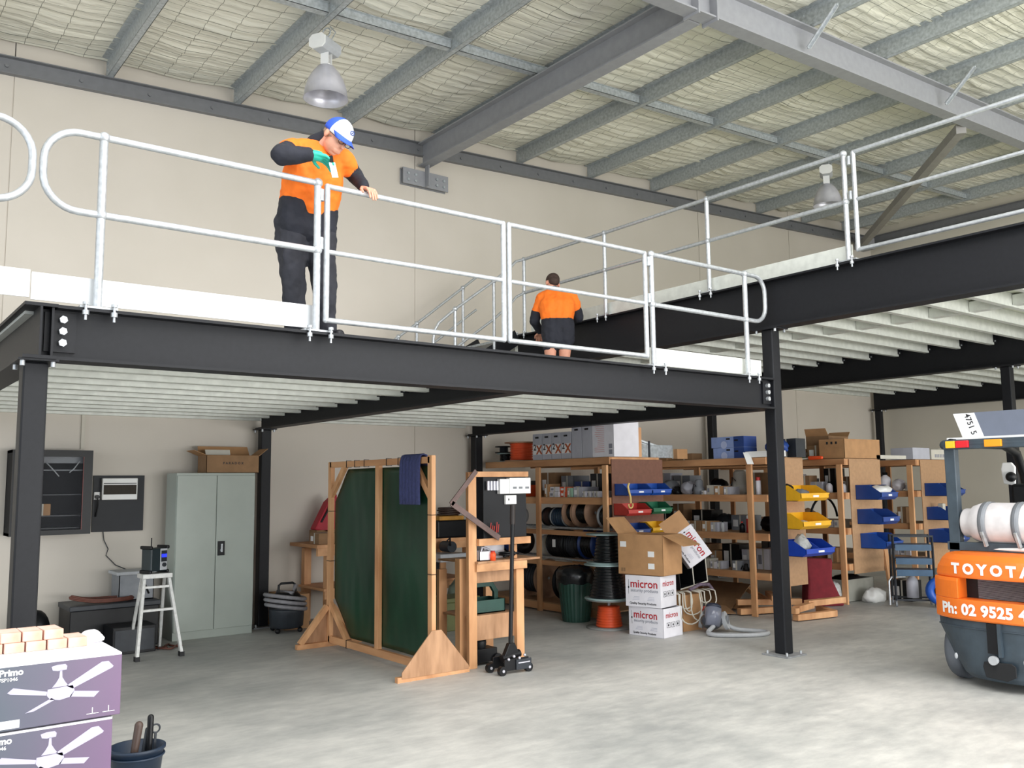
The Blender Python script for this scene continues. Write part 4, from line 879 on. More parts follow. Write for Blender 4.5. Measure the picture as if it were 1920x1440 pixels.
clutter_item(c, 'brown', V((9.0, 8.1, 1.97)), .16, .2, .13, 'small brown carton at the gap between the spool row and yellow bin row tops', 'cartons on the row tops')
clutter_item(c, 'brown', V((9.45, 8.75, 1.965)), .28, .24, .14, 'brown carton on the yellow bin row top, well left of the pale blue ones', 'cartons on the row tops')
clutter_item(c, 'dark brown', V((9.5, 8.35, 1.965)), .3, .2, .09, 'low dark carton on the yellow bin row top beside the pale blue ones', 'cartons on the row tops')
for i, z in enumerate((1.966, 2.108)):
    t = Thing('carton', f'pale blue and navy carton, {("lower", "upper")[i]} of the two stacked on the row top', 'box', 'pale blue cartons'); m_ = MB(); m_.box((9.36, 7.30, z), (9.62, 7.80 + 0.03 * i, z + 0.14)); t.part('carton_body', m_, mat('plain_pale_blue', '8ea3d6', 0.6, 0, 0.06, 9), bevel=0.002)
    m_ = MB(); m_.box((9.358, 7.30, z + 0.002), (9.36, 7.46, z + 0.138)); m_.box((9.36, 7.298, z + 0.002), (9.62, 7.30, z + 0.138)); t.part('navy_print', m_, mat('navy_print', '24407f', 0.6, 0, 0))
    m_ = MB(); m_.cyl((9.359, 7.62, z + 0.035), (9.357, 7.62, z + 0.035), 0.05, n=20); t.part('round_print', m_, mat('lilac_print', 'b3bfe2', 0.6, 0, 0))
    for k, yy in enumerate((7.55, 7.42)): m_ = MB(); m_.box((9.356, yy - 0.03, z + 0.1 - 0.02 * k), (9.3585, yy + 0.03, z + 0.12 - 0.02 * k)); t.part('hand_slot', m_, blk)
    t.done()
clutter_item(bg_, 'blue', V((9.6, 6.98, 2.01)), .3, .26, .19, 'blue wrapped bundle on the row top left of the free standing column', 'bundles on the row tops')
clutter_item(c, 'dark grey', V((9.9, 6.98, 1.965)), .3, .2, .24, 'dark grey carton behind the blue bundle on the row top', 'bundles on the row tops')
t = Thing('white_trunking', 'long white folded trunking lying along the yellow bin row top', 'trunking'); m_ = MB(); m_.box((9.28, 6.72, 1.967), (9.42, 7.22, 2.04)); t.part('channel', m_, white); m_ = MB(); m_.bar((9.26, 7.19, 2.03), (9.22, 7.10, 1.88), 0.09, 0.004); t.part('hanging_flap', m_, white); t.done()
clutter_item(c, 'green', V((9.85, 6.99, 1.965)), .1, .1, .14, 'small green carton on the row top right of the free standing column', 'cartons on the row tops') if False else None
for i, (x, y, w_, h_, cc) in enumerate(((10.6, 7.75, .12, .13, 'green'), (10.9, 7.7, .22, .16, 'dark brown'), (11.3, 7.85, .22, .15, 'brown'), (11.35, 7.52, .26, .2, 'dark brown'))):
    if x < 11: x += 0.55
    clutter_item(c, cc, V((x, y, 1.965)), w_, .2, h_, f'{("small green", "dark brown", "plain brown", "tall dark brown")[i]} carton on the third row top, left of the big carton', 'cartons on the row tops')
def open_carton(name, label, w_, d_, h_, mm, flaps, loc, rz=0, rot=None, extra=None, group=None, th=0.005):
    t = Thing(name, label, 'box', group); m_ = MB()
    m_.box((-w_ / 2, -d_ / 2, 0), (w_ / 2, d_ / 2, th)); m_.box((-w_ / 2, -d_ / 2, 0), (-w_ / 2 + th, d_ / 2, h_)); m_.box((w_ / 2 - th, -d_ / 2, 0), (w_ / 2, d_ / 2, h_)); m_.box((-w_ / 2, -d_ / 2, 0), (w_ / 2, -d_ / 2 + th, h_)); m_.box((-w_ / 2, d_ / 2 - th, 0), (w_ / 2, d_ / 2, h_))
    t.part('carton_body', m_, mm)
    for side, ang, ln in flaps:
        m_ = MB(); a = radians(ang)      # angle above horizontal, outward
        if side == 'x-': p0, q0, o = (-w_ / 2, -d_ / 2, h_), (-w_ / 2, d_ / 2, h_), V((-cos(a), 0, sin(a)))
        if side == 'x+': p0, q0, o = (w_ / 2, -d_ / 2, h_), (w_ / 2, d_ / 2, h_), V((cos(a), 0, sin(a)))
        if side == 'y-': p0, q0, o = (-w_ / 2, -d_ / 2, h_), (w_ / 2, -d_ / 2, h_), V((0, -cos(a), sin(a)))
        if side == 'y+': p0, q0, o = (-w_ / 2, d_ / 2, h_), (w_ / 2, d_ / 2, h_), V((0, cos(a), sin(a)))
        p0 = V(p0); q0 = V(q0); n = (q0 - p0).cross(o).normalized() * 0.004; e = (q0 - p0).normalized() * 0.012
        vv = [p0, q0, q0 - e + o * ln, p0 + e + o * ln]; m_.add(vv + [x_ + n for x_ in vv], [(0, 1, 2, 3), (7, 6, 5, 4), (0, 4, 5, 1), (1, 5, 6, 2), (2, 6, 7, 3), (3, 7, 4, 0)]); t.part('flap', m_, card if mm != cardw else card)
    if extra: extra(t)
    e = t.done(V(loc), rz)
    if rot: e.rotation_euler = rot
    return e
def big(t):
    m_ = MB()
    for k in range(3): m_.box((-0.36 + 0.0, -0.02, 0.17), (-0.358, 0.02, 0.2)) if False else m_.box((-0.452, -0.09 + k * 0.07, 0.20), (-0.4505, -0.06 + k * 0.07, 0.235))
    t.part('handling_marks', m_, blackp)
open_carton('carton', 'big brown carton on top of the third row, over the blue bin panel', 0.9, 0.40, 0.27, card, [('y-', -82, .02)], (11.60, 7.2, 1.968), 0, extra=big)
open_carton('carton', 'brown carton with raised flaps behind the big carton on the third row', 0.6, 0.35, 0.34, cardd, [('x+', 40, .12), ('x-', 60, .12)], (11.75, 7.65, 1.968), 0.1)
t = Thing('orange_bottle_holder', 'orange handled tool lying on the third row top left of the big carton', 'tool'); m_ = MB(); m_.cap((11.05, 7.48, 1.985), (11.05, 7.30, 1.985), 0.03, 0.024); t.part('handle', m_, mat('fluorescent_orange', 'ff5a28', 0.4, 0, 0)); m_ = MB(); m_.cyl((11.05, 7.51, 1.98), (11.0, 7.68, 1.97), 0.012, n=8); t.part('shaft', m_, cream); t.done()
solo('white_trunking', MB().box((11.95, 7.0, 1.968), (12.75, 7.06, 2.02)), cream, 'pale trunking lying between the third row and farthest row tops', 'trunking')
solo('carton', MB().box((12.86, 6.95, 1.968), (13.35, 7.3, 2.14)), cardg, 'plain grey white carton at left on the farthest row top', 'box', bevel=0.003)
t = Thing('carton', 'worn white carton with torn lid at right on the farthest row top', 'box'); m_ = MB(); m_.box((13.40, 6.95, 1.968), (13.98, 7.3, 2.12)); t.part('carton_body', m_, cream, bevel=0.003); m_ = MB(); m_.bar((13.40, 7.0, 2.125), (14.02, 7.1, 2.15), 0.3, 0.004); t.part('torn_lid', m_, cream)
m_ = MB()
for k in range(7): m_.box((13.5 + k * 0.05, 6.948, 2.0), (13.53 + k * 0.05, 6.949, 2.05))
t.part('print', m_, greyp); t.done()
# cable spools on the bars
spm = [dblue, mgrey, mat('dark_blue_cable', '2c4258', 0.4, 0, 0.1, 20), blkgloss, blkgloss, mat('clear_blue_cable', '556b80', 0.35, 0, 0.1, 20)]
def spool(y, z, R, r, wd, flm, cabm, label, x=7.86):
    e = drum((x, y + wd / 2, z + R), R, r, wd, flm, cabm, label, 'cable spools on the bars', 'Y', 'cable_spool', turns=5)
brownc = mat('brown_cable', '4a3834', 0.4, 0, 0.1, 20)
S1 = [(10.12, .125, .09, .22, lgrey, dblue, 'blue cable spool with a grey rim, far left on the upper spool bar'), (9.36, .125, .1, .16, blk, brownc, 'brown cable spool on the upper bar just right of the left post'),
      (9.13, .125, .105, .26, lgrey, spm[2], 'slate blue cable spool on the upper bar, second from the left post'), (8.85, .19, .115, .18, drumw, blkgloss, 'black cable spool with a timber rim, left of two on the upper bar'),
      (8.62, .19, .12, .26, drumw, blkgloss, 'black cable spool with a timber rim, right of two on the upper bar'), (8.24, .15, .12, .15, lgrey, blkgloss, 'black spool with a pale ring, behind the right post of the spool row')]
for y, R, r, wd, a, b, lb in S1: spool(y, 1.10 + 0.0, R, r, wd, a, b, lb, x=7.86 if R < .18 else 7.86)
S2 = [(10.12, .17, .13, .36, blk, dblue, 'wide dark blue cable spool, far left on the lower spool bar'), (9.40, .14, .12, .17, lgrey, cream, 'cream cable spool on the lower bar right of the left post'), (9.13, .18, .16, .30, blk, blk, 'large black spool with a white sticker on the lower bar'),
      (8.83, .17, .14, .22, blk, dgrey, 'charcoal cable spool on the lower bar, behind the green bin'), (8.52, .19, .15, .26, dblue, blkgloss, 'black cable spool with a navy rim, right end of the lower bar')]
for y, R, r, wd, a, b, lb in S2: spool(y, 0.70, R, r, wd, a, b, lb, x=7.86)
solo('paper_sticker', MB().box((7.668, 9.07, 0.84), (7.672, 9.13, 0.94)), whitep, 'small white sticker on the large black spool', 'sticker')
drum((7.95, 9.95, 0.126 + 0.26), 0.26, 0.18, 0.4, drumw, dgrey, 'big timber flanged cable drum on the bottom shelf of the spool row', 'drums under the spool bars', 'Y')
drum((7.95, 9.2, 0.125 + 0.24), 0.24, 0.18, 0.36, blk, mat('taupe_cable', '5a504c', 0.5, 0, 0.1, 20), 'grey brown cable drum behind the green rubbish bin', 'drums under the spool bars', 'Y')

# ---------------------------------------------------------------- hanging bins
def make_bin(w_, d_, h_, mm, dbl=False):
    t = Thing('storage_bin', '', 'storage bin', 'open fronted bins on the end panels'); th = 0.006
    # back at y=0, opens towards -y
    side = [(0, 0), (-d_ * 0.86, 0), (-d_, h_ * 0.2), (-d_, h_ * 0.45), (-d_ * 0.55, h_), (0, h_)]
    m_ = MB()
    for x in (0, w_ - th): m_.prism(side, (x, 0, 0), Y, Z, X, th)
    m_.box((0, -th, 0), (w_, 0, h_)); m_.box((0, -d_ * 0.86, 0), (w_, 0, th))
    m_.add([(0, -d_ * 0.86, 0), (w_, -d_ * 0.86, 0), (w_, -d_, h_ * 0.2), (0, -d_, h_ * 0.2), (0, -d_ * 0.86 + th, 0.002), (w_, -d_ * 0.86 + th, 0.002), (w_, -d_ + th, h_ * 0.2), (0, -d_ + th, h_ * 0.2)], [(0, 1, 2, 3), (7, 6, 5, 4)])
    m_.box((0, -d_, h_ * 0.2), (w_, -d_ + th, h_ * 0.45))
    if dbl: m_.prism(side, (w_ / 2, 0, 0), Y, Z, X, th)
    b = t.part('bin_shell', m_, mm)
    m_ = MB(); m_.box((-0.004, -d_ - 0.006, h_ * 0.42), (w_ + 0.004, -d_ + th, h_ * 0.5)); t.part('front_lip', m_, mm, b)
    m_ = MB(); m_.box((w_ * 0.42, -d_ - 0.004, h_ * 0.24), (w_ * 0.62, -d_ - 0.001, h_ * 0.37)); t.part('label_card', m_, whitep, b)
    return t
def place_bin(mm, w_, d_, h_, loc, label, dbl=False):
    t = make_bin(w_, d_, h_, mm, dbl); t.label = label; t.done(V(loc))
ye = 7.992
place_bin(blue, 0.40, 0.25, 0.145, (7.72, ye, 1.51), 'bright blue bin, left one of the top pair on the spool row end panel')
place_bin(blue, 0.34, 0.25, 0.145, (8.13, ye, 1.51), 'bright blue bin with small parts, right one of the top pair on the spool row')
place_bin(red, 0.40, 0.25, 0.145, (7.70, ye, 1.27), 'red bin on the spool row end panel, above the open brown carton')
place_bin(dgreen if False else green, 0.34, 0.25, 0.145, (8.13, ye, 1.28), 'green bin on the spool row end panel beside the red one')
place_bin(dblue, 0.36, 0.22, 0.13, (7.75, ye, 1.04), 'dark blue bin showing behind the raised flap of the brown carton')
place_bin(yellow, 0.30, 0.22, 0.13, (8.14, ye, 1.05), 'yellow bin half hidden behind the tilted white carton')
ye = 6.912
place_bin(yellow, 0.58, 0.40, 0.19, (9.40, ye, 1.42), 'yellow bin holding grey parts, upper one beside the free standing column')
place_bin(yellow, 0.58, 0.40, 0.19, (9.42, ye, 1.08), 'yellow bin, lower of the two beside the free standing column')
place_bin(mat('royal_blue_plastic', '1b46b8', 0.35, 0, 0.06, 9), 0.60, 0.40, 0.19, (9.45, ye, 0.75), 'wide blue divided bin holding plastic bags under the yellow bins', True)
ye = 6.972
for i, (x, z) in enumerate(((11.32, 1.40), (11.33, 1.07), (11.38, 0.74))):
    place_bin(blue if i == 2 else dblue, 0.42, 0.38, 0.20, (x, ye, z), ('dark blue bin full of white parts, top bin on the third row panel', 'empty dark blue bin, middle one on the third row panel', 'brighter blue bin, lowest one on the third row panel')[i])
ye = 6.922
for i, z in enumerate((1.42, 1.07, 0.74)):
    place_bin(dblue, 0.46, 0.38, 0.19, (13.08 + 0.02 * i, ye, z), f'dark blue bin on the farthest row panel, {("top", "middle", "lowest")[i]} one beside the forklift')
def rag(name, mm, c_, r, label, cat, seed=0, **k):
    m_ = MB(); m_.sph((0, 0, 0), r, 10); s_ = V((seed, seed * 2.1, 0.3))
    for q in m_.v:
        d = noise.noise(q * 16 + s_) * 0.35 + noise.noise(q * 40 + s_) * 0.12; q *= (1 + d)
        q.z = max(q.z, -r[2] * 0.55)
    lo = min(q.z for q in m_.v)
    for q in m_.v: q.z -= lo
    return solo(name, m_, mm, label, cat, loc=V(c_), **k)
rag('plastic_bag', poly, (9.62, 6.70, 0.80), (0.12, 0.10, 0.13), 'crumpled clear bag standing in the wide blue divided bin', 'bag', 1)
rag('parts_heap', mgrey, (9.7, 6.72, 1.45), (0.15, 0.08, 0.07), 'heap of grey parts in the upper yellow bin', 'parts', 2)
rag('parts_heap', cream, (9.72, 6.72, 1.10), (0.12, 0.06, 0.05), 'pale parts in the lower yellow bin', 'parts', 3)
rag('black_glove', blk, (9.50, 6.78, 1.54), (0.10, 0.05, 0.06), 'black work glove resting on the upper yellow bin', 'glove', 5)
rag('parts_heap', white, (11.58, 6.76, 1.47), (0.18, 0.12, 0.08), 'white plastic parts heaped in the top blue bin of the third row', 'parts', 4)
solo('white_block', MB().box((13.2, 6.72, 1.14), (13.28, 6.80, 1.31)), cream, 'white block standing in the middle blue bin of the farthest row', 'parts', bevel=0.01)
t = Thing('cable_hook', 'yellow plastic cable hook clipped to the left blue bin', 'hook'); m_ = MB()
m_.tube([(7.70, 7.72, 1.66), (7.68, 7.72, 1.62), (7.70, 7.72, 1.55), (7.72, 7.72, 1.49), (7.72, 7.72, 1.42)], 0.013, 8); m_.tube(arc((7.72, 7.72, 1.40), X, Z, 0.035, pi * 0.9, 2.2 * pi, 10), 0.01, 8); t.part('hook_body', m_, mat('pale_yellow_plastic', 'dfc178', 0.5, 0, 0.04, 9)); t.done()

# ---------------------------------------------------------------- left side under the deck
t = Thing('steel_cupboard', 'tall pale grey green two door steel cupboard against the back wall', 'cupboard')
m_ = MB(); m_.box((3.14, 10.2, 0), (4.04, 10.56, 1.83)); t.part('carcass', m_, cupboard_m, bevel=0.004)
for a, b, nm in ((3.145, 3.585, 'l'), (3.592, 4.035, 'r')):
    m_ = MB(); m_.box((a, 10.182, 0.09), (b, 10.2, 1.8)); d = t.part('door', m_, cupboard_m, bevel=0.004)
m_ = MB(); m_.box((3.61, 10.172, 0.90), (3.69, 10.182, 1.06)); h = t.part('lock_plate', m_, blk, d, bevel=0.002)
m_ = MB(); m_.cyl((3.65, 10.172, 0.96), (3.65, 10.160, 0.96), 0.014, n=10); m_.box((3.642, 10.15, 0.94), (3.658, 10.172, 1.03)); t.part('handle', m_, galvtube, d)
t.done()
def para(t):
    t.part('lettering', text('PARADOX', 0.035, (0.0, -0.1535, 0.10), X, Z, -Y, 0.001, 0.001, 'CENTER', spacing=1.7), blackp)
    m_ = MB(); m_.box((-0.29, -0.16, 0.185), (0.05, -0.158, 0.235)); t.part('paper', m_, cardg) if False else None
open_carton('carton', 'brown open carton with raised flaps on top of the steel cupboard', 0.62, 0.30, 0.20, cardd, [('x-', 22, .15), ('x+', 38, .14), ('y+', 62, .13), ('y-', 150, .0)], (3.78, 10.36, 1.83), 0, extra=para)
t = Thing('paper_sheets', 'printed paper sticking out of the brown carton on the cupboard', 'paper'); m_ = MB(); m_.bar((3.55, 10.36, 1.9), (3.56, 10.40, 2.10), 0.26, 0.004, (0, 1, 0)); m_ = MB(); m_.add([(3.52, 10.30, 1.86), (3.80, 10.30, 1.86), (3.79, 10.36, 2.10), (3.50, 10.36, 2.10), (3.52, 10.304, 1.86), (3.80, 10.304, 1.86), (3.79, 10.364, 2.10), (3.50, 10.364, 2.10)], [(0, 1, 2, 3), (7, 6, 5, 4), (0, 4, 5, 1), (2, 6, 7, 3), (0, 3, 7, 4), (1, 5, 6, 2)]); t.part('sheet', m_, cream); t.done()
# wall rack
t = Thing('rack_cabinet', 'black wall mounted rack cabinet with a clear door', 'cabinet'); x0, x1, z0, z1 = 1.55, 2.315, 1.19, 2.075; yf = 10.40
m_ = MB(); m_.box((x0, yf + 0.02, z0), (x0 + 0.03, YW, z1)); m_.box((x1 - 0.03, yf + 0.02, z0), (x1, YW, z1)); m_.box((x0, yf + 0.02, z1 - 0.03), (x1, YW, z1)); m_.box((x0, yf + 0.02, z0), (x1, YW, z0 + 0.03)); m_.box((x0, YW - 0.03, z0), (x1, YW - 0.004, z1)); t.part('enclosure', m_, mat('matt_black_sheet', '17181b', 0.7, 0, 0, spec=0.2))
x0 = 1.55; xd0, xd1 = 1.83, 2.22
m_ = MB(); m_.box((x0, yf, z0), (xd0, yf + 0.02, z1)); m_.box((xd1, yf, z0), (x1, yf + 0.02, z1)); m_.box((xd0, yf, z1 - 0.07), (xd1, yf + 0.02, z1)); m_.box((xd0, yf, z0), (xd1, yf + 0.02, z0 + 0.05)); d = t.part('door_frame', m_, blk)
m_ = MB(); m_.add([(xd0, yf + 0.01, z0 + 0.05), (xd1, yf + 0.01, z0 + 0.05), (xd1, yf + 0.01, z1 - 0.07), (xd0, yf + 0.01, z1 - 0.07)], [(0, 1, 2, 3)]); t.part('door_pane', m_, glass, d)
m_ = MB(); m_.box((xd0 - 0.006, yf - 0.003, z0 + 0.05), (xd0, yf, z1 - 0.07)); m_.box((xd1, yf - 0.003, z0 + 0.05), (xd1 + 0.006, yf, z1 - 0.07)); t.part('red_trim', m_, mat('dull_red_trim', '7a3b36', 0.5, 0, 0), d)
m_ = MB(); m_.cap((1.735, yf - 0.01, 1.60), (1.735, yf - 0.01, 1.66), 0.015, 0.015); t.part('latch', m_, lgrey, d)
for z in (1.86, 1.60, 1.38, 1.25): m_ = MB(); m_.box((1.70, yf + 0.10, z), (2.30, YW - 0.03, z + 0.012)); t.part('rack_shelf', m_, dgrey if z != 1.86 else mgrey)
m_ = MB(); m_.box((1.72, yf + 0.12, 1.94), (2.28, yf + 0.13, 2.04)); t.part('patch_panel', m_, mgrey)
m_ = MB(); m_.tube([(1.88, yf + 0.08, 1.94), (1.93, yf + 0.05, 1.88), (2.0, yf + 0.06, 1.80)], 0.006, 6); m_.tube([(2.2, yf + 0.08, 1.96), (2.14, yf + 0.05, 1.88), (2.10, yf + 0.06, 1.84)], 0.006, 6); t.part('loose_lead', m_, lgrey)
t.done()
clutter_item('carton', 'brown', V((1.86, 10.58, 1.392)), .16, .16, .12, 'small brown carton seen through the clear door of the rack cabinet', None, pi / 2)
t = Thing('test_board', 'black electrical test board on the wall with a white switchboard enclosure', 'electrical board'); m_ = MB(); m_.box((2.40, YW - 0.03, 1.19), (2.94, YW, 1.81)); t.part('board', m_, mat('black_board', '26282d', 0.6, 0, 0.05, 9))
m_ = MB(); m_.box((2.475, YW - 0.10, 1.54), (2.85, YW - 0.03, 1.78)); e = t.part('switchboard', m_, white, bevel=0.008)
m_ = MB(); m_.box((2.49, YW - 0.106, 1.60), (2.835, YW - 0.099, 1.705)); t.part('breaker_window', m_, mat('brown_smoked_window', '39332c', 0.5, 0, 0.1, 30, stretch=(6, 1, 1), spec=0.15), e)
m_ = MB(); m_.box((2.49, YW - 0.105, 1.718), (2.835, YW - 0.1, 1.726)); t.part('seam', m_, blk, e)
m_ = MB(); m_.box((2.405, YW - 0.05, 1.545), (2.465, YW - 0.03, 1.63)); o_ = t.part('power_outlet', m_, white, bevel=0.004)
m_ = MB(); m_.cyl((2.435, YW - 0.05, 1.575), (2.435, YW - 0.09, 1.575), 0.022, n=12); m_.tube([(2.435, YW - 0.085, 1.57), (2.44, YW - 0.08, 1.48), (2.43, YW - 0.05, 1.36)], 0.008, 6); t.part('plug', m_, blk, o_); t.done()
m_ = MB(); m_.tube([(2.52, YW - 0.02, 1.19), (2.53, YW - 0.03, 1.10), (2.58, YW - 0.02, 1.0), (2.56, YW - 0.02, 0.93), (2.66, YW - 0.03, 0.82), (2.80, YW - 0.1, 0.75)], 0.005, 6); solo('hanging_wire', m_, dgrey, 'thin loose wire hanging from the black test board down the wall', 'wire')
m_ = MB(); m_.box((2.255, YW - 0.03, 2.10), (2.29, YW, 2.48)); solo('wall_conduit', m_, wallr_m, 'cream vertical duct on the wall above the rack cabinet', 'duct')
# low black chest, tub and hose
t = Thing('black_chest', 'long low black chest against the wall below the rack cabinet', 'chest'); m_ = MB(); m_.box((2.10, 10.15, 0), (2.98, 10.68, 0.42)); t.part('chest_body', m_, blk, bevel=0.008); m_ = MB(); m_.box((2.09, 10.13, 0.42), (2.99, 10.69, 0.47)); t.part('lid', m_, dgrey, bevel=0.006); t.done()
t = Thing('black_amplifier', 'small black box on the floor behind the step ladder', 'box'); m_ = MB(); m_.box((2.42, 9.75, 0), (2.84, 10.1, 0.27)); t.part('case', m_, blk, bevel=0.006); m_ = MB(); m_.box((2.44, 9.74, 0.03), (2.82, 9.75, 0.24)); t.part('front_cloth', m_, dgrey); t.done()
t = Thing('plastic_tub', 'dull translucent plastic tub on the black chest beside the cupboard', 'tub'); m_ = MB(); th = .008
for a, b in (((2.60, 10.30, .47), (2.96, 10.30 + th, .74)), ((2.60, 10.6, .47), (2.96, 10.6 + th, .74)), ((2.60, 10.30, .47), (2.60 + th, 10.6, .74)), ((2.96 - th, 10.3, .47), (2.96, 10.6, .74)), ((2.60, 10.3, .47), (2.96, 10.6, .48))): m_.box(a, b)
t.part('tub_shell', m_, mgrey); m_ = MB(); m_.box((2.57, 10.27, .74), (2.99, 10.64, .775)); t.part('lid', m_, lgrey, bevel=0.005); t.done()
m_ = MB(); pts = []
for k in range(60): a = 2 * pi * k / 20; pts.append((2.43 + 0.30 * cos(a) * (1 + .05 * sin(k * .7)), 10.28 + 0.11 * sin(a), 0.49 + 0.012 * (k // 20) + 0.05 * max(0, -cos(a)) ** 2))
m_.tube(pts, 0.011, 6); solo('air_hose', m_, hosebr, 'coiled brown air hose lying on the long black chest', 'hose')
m_ = MB(); pts = [(2.85 + 0.02 * sin(k) + 0.30 * (k / 24), 9.9 + 0.1 * sin(k * 0.55), 0.012) for k in range(25)] + [(3.1 - 0.02 * k, 9.78 + 0.08 * cos(k * .5), 0.014) for k in range(14)]; m_.tube(pts, 0.010, 6); solo('air_hose', m_, hosebr, 'brown hose lying loose on the floor at the foot of the step ladder', 'hose')
m_ = MB(); m_.sph((1.84, 10.40, 0.22), (0.13, 0.14, 0.22), 10); solo('black_backpack', m_, blk, 'black bag on the floor behind the left column', 'bag')
# step ladder and radio
t = Thing('step_ladder', 'small white painted two step ladder carrying the radio', 'step ladder')
lb = [(V((2.53, 9.28, 0.0)), V((2.625, 9.47, 0.77))), (V((2.96, 9.30, 0.0)), V((2.865, 9.47, 0.77)))]
whl = mat('scuffed_white_paint', 'd2d2cf', 0.45, 0.1, 0.08, 30)
for a, b in lb:
    m_ = MB(); m_.bar(a + V((0, 0, 0.03)), b, 0.028, 0.05, (0, 1, 0)); l_ = t.part('leg', m_, whl, bevel=0.002)
    m_ = MB(); m_.box((a.x - 0.022, a.y - 0.03, 0), (a.x + 0.022, a.y + 0.035, 0.045)); t.part('rubber_foot', m_, blk, l_)
for a, b in ((V((2.60, 9.83, 0)), V((2.635, 9.58, 0.76))), (V((2.90, 9.83, 0)), V((2.855, 9.58, 0.76)))):
    m_ = MB(); m_.bar(a + V((0, 0, 0.02)), b, 0.024, 0.03, (0, 1, 0)); l_ = t.part('leg', m_, whl); m_ = MB(); m_.box((a.x - 0.018, a.y - 0.02, 0), (a.x + 0.018, a.y + 0.03, 0.03)); t.part('rubber_foot', m_, blk, l_)
for z in (0.24, 0.46, 0.68):
    f = z / 0.77; pa = lb[0][0].lerp(lb[0][1], f); pb = lb[1][0].lerp(lb[1][1], f)
    if z == 0.24: continue
    m_ = MB(); m_.bar(pa, pb, 0.05 if z < .6 else 0.03, 0.022); t.part('rung', m_, whl)
m_ = MB(); m_.box((2.60, 9.42, 0.765), (2.89, 9.63, 0.812)); t.part('top_platform', m_, whl, bevel=0.005)
m_ = MB(); m_.bar((2.63, 9.5, 0.74), (2.67, 9.45, 0.62), 0.02, 0.01); t.part('spreader', m_, blk); t.done()
t = Thing('jobsite_radio', 'dark jobsite radio with a blue lit display standing on the step ladder', 'radio')
Rz = Matrix.Translation(V((2.735, 9.52, 0.812))) @ Matrix.Rotation(radians(22), 4, 'Z')
def rb(a, b): m_ = MB(); m_.box(a, b, Rz); return m_
b = t.part('case', rb((-0.10, -0.075, 0.02), (0.10, 0.075, 0.25)), mat('dark_teal_plastic', '1d2b30', 0.45, 0, 0.1, 20), bevel=0.012)
for sx in (-0.115, 0.085):
    for z in (0.0, 0.24): t.part('corner_guard', rb((sx, -0.085, z), (sx + 0.03, 0.085, z + 0.035)), blk, b, bevel=0.01)
f = t.part('front_panel', rb((0.005, -0.084, 0.03), (0.088, -0.075, 0.245)), lgrey, b, bevel=0.01)
t.part('dark_insert', rb((0.013, -0.087, 0.115), (0.08, -0.084, 0.225)), dgrey, f); t.part('display', rb((0.017, -0.089, 0.158), (0.076, -0.087, 0.19)), lcd, f)
m_ = MB(); m_.cyl(Rz @ V((0.047, -0.084, 0.083)), Rz @ V((0.047, -0.098, 0.083)), 0.021, n=16); t.part('knob', m_, dgrey, f)
m_ = MB(); m_.cyl(Rz @ V((-0.02, 0.03, 0.25)), Rz @ V((-0.02, 0.03, 0.35)), 0.006, n=8); t.part('aerial', m_, blk, b); t.done()
# wet and dry vacuum beside the column
t = Thing('workshop_vacuum', 'dirty black workshop vacuum wrapped in its grey hose beside the cupboard', 'vacuum cleaner'); c_ = V((4.38, 10.02, 0))
m_ = MB(); m_.lathe([(0, 0.05), (0.17, 0.05), (0.19, 0.07), (0.2, 0.22), (0.205, 0.25), (0.2, 0.27), (0.0, 0.27)], c_, n=28); b = t.part('tank', m_, dgrey)
m_ = MB(); m_.lathe([(0.2, 0.27), (0.19, 0.34), (0.15, 0.42), (0.12, 0.45), (0, 0.45)], c_, n=24); hd_ = t.part('motor_head', m_, blk)
m_ = MB(); m_.tube([c_ + V((-0.11, 0, 0.42)), c_ + V((-0.10, 0, 0.53)), c_ + V((-0.07, 0, 0.55)), c_ + V((0.07, 0, 0.55)), c_ + V((0.10, 0, 0.53)), c_ + V((0.11, 0, 0.42))], 0.014, 8); t.part('handle', m_, blk, hd_)
for a in range(4): m_ = MB(); q = c_ + V((cos(a * pi / 2 + .6) * 0.18, sin(a * pi / 2 + .6) * 0.18, 0.03)); m_.sph(q, 0.03, 8); t.part('castor', m_, blk)
m_ = MB(); pts = []
for k in range(64):
    a = 2 * pi * k / 22; rr = 0.23 + 0.02 * sin(k * 0.31); pts.append(c_ + V((rr * cos(a + 2.5), rr * 0.9 * sin(a + 2.5), 0.27 + 0.055 * (k / 22) + 0.05 * sin(a * 1.0 + 1))))
pts += [c_ + V((0.0, -0.16, 0.45)), c_ + V((0.08, -0.05, 0.52))]
m_.tube(pts, 0.023, 8); t.part('hose', m_, hoseg, hd_); t.done()
# long timber bench along the wall, mostly hidden by the screen
t = Thing('timber_workbench', 'long rough timber workbench against the back wall behind the welding screen', 'workbench')
bl, br_ = 4.72, 6.95
m_ = MB(); m_.box((bl, 9.95, 0.93), (br_, YW - 0.02, 0.97)); t.part('bench_top', m_, pineh); m_ = MB(); m_.box((bl, 9.93, 0.84), (br_, 9.975, 0.93)); t.part('rail', m_, pineh)
for x in (4.86, 5.9, 6.88):
    for y in (9.98, 10.6): m_ = MB(); m_.box((x, y, 0), (x + 0.09, y + 0.09, 0.9)); t.part('leg', m_, pine)
m_ = MB(); m_.box((bl + .1, 9.96, 0.42), (br_, 10.68, 0.45)); t.part('lower_shelf', m_, pineh); m_ = MB(); m_.box((bl + .1, 9.94, 0.33), (br_, 9.98, 0.42)); t.part('rail', m_, pineh); t.done()
clutter_item('carton', 'dark brown', V((4.95, 10.2, 0.97)), .25, .3, .13, 'dull brown carton at the left end of the bench behind the screen', 'cartons around the timber bench')
clutter_item('carton', 'brown', V((4.55, 10.35, 0.0)), .5, .3, .40, 'large dull brown carton on the floor between vacuum and timber bench', 'cartons around the timber bench')
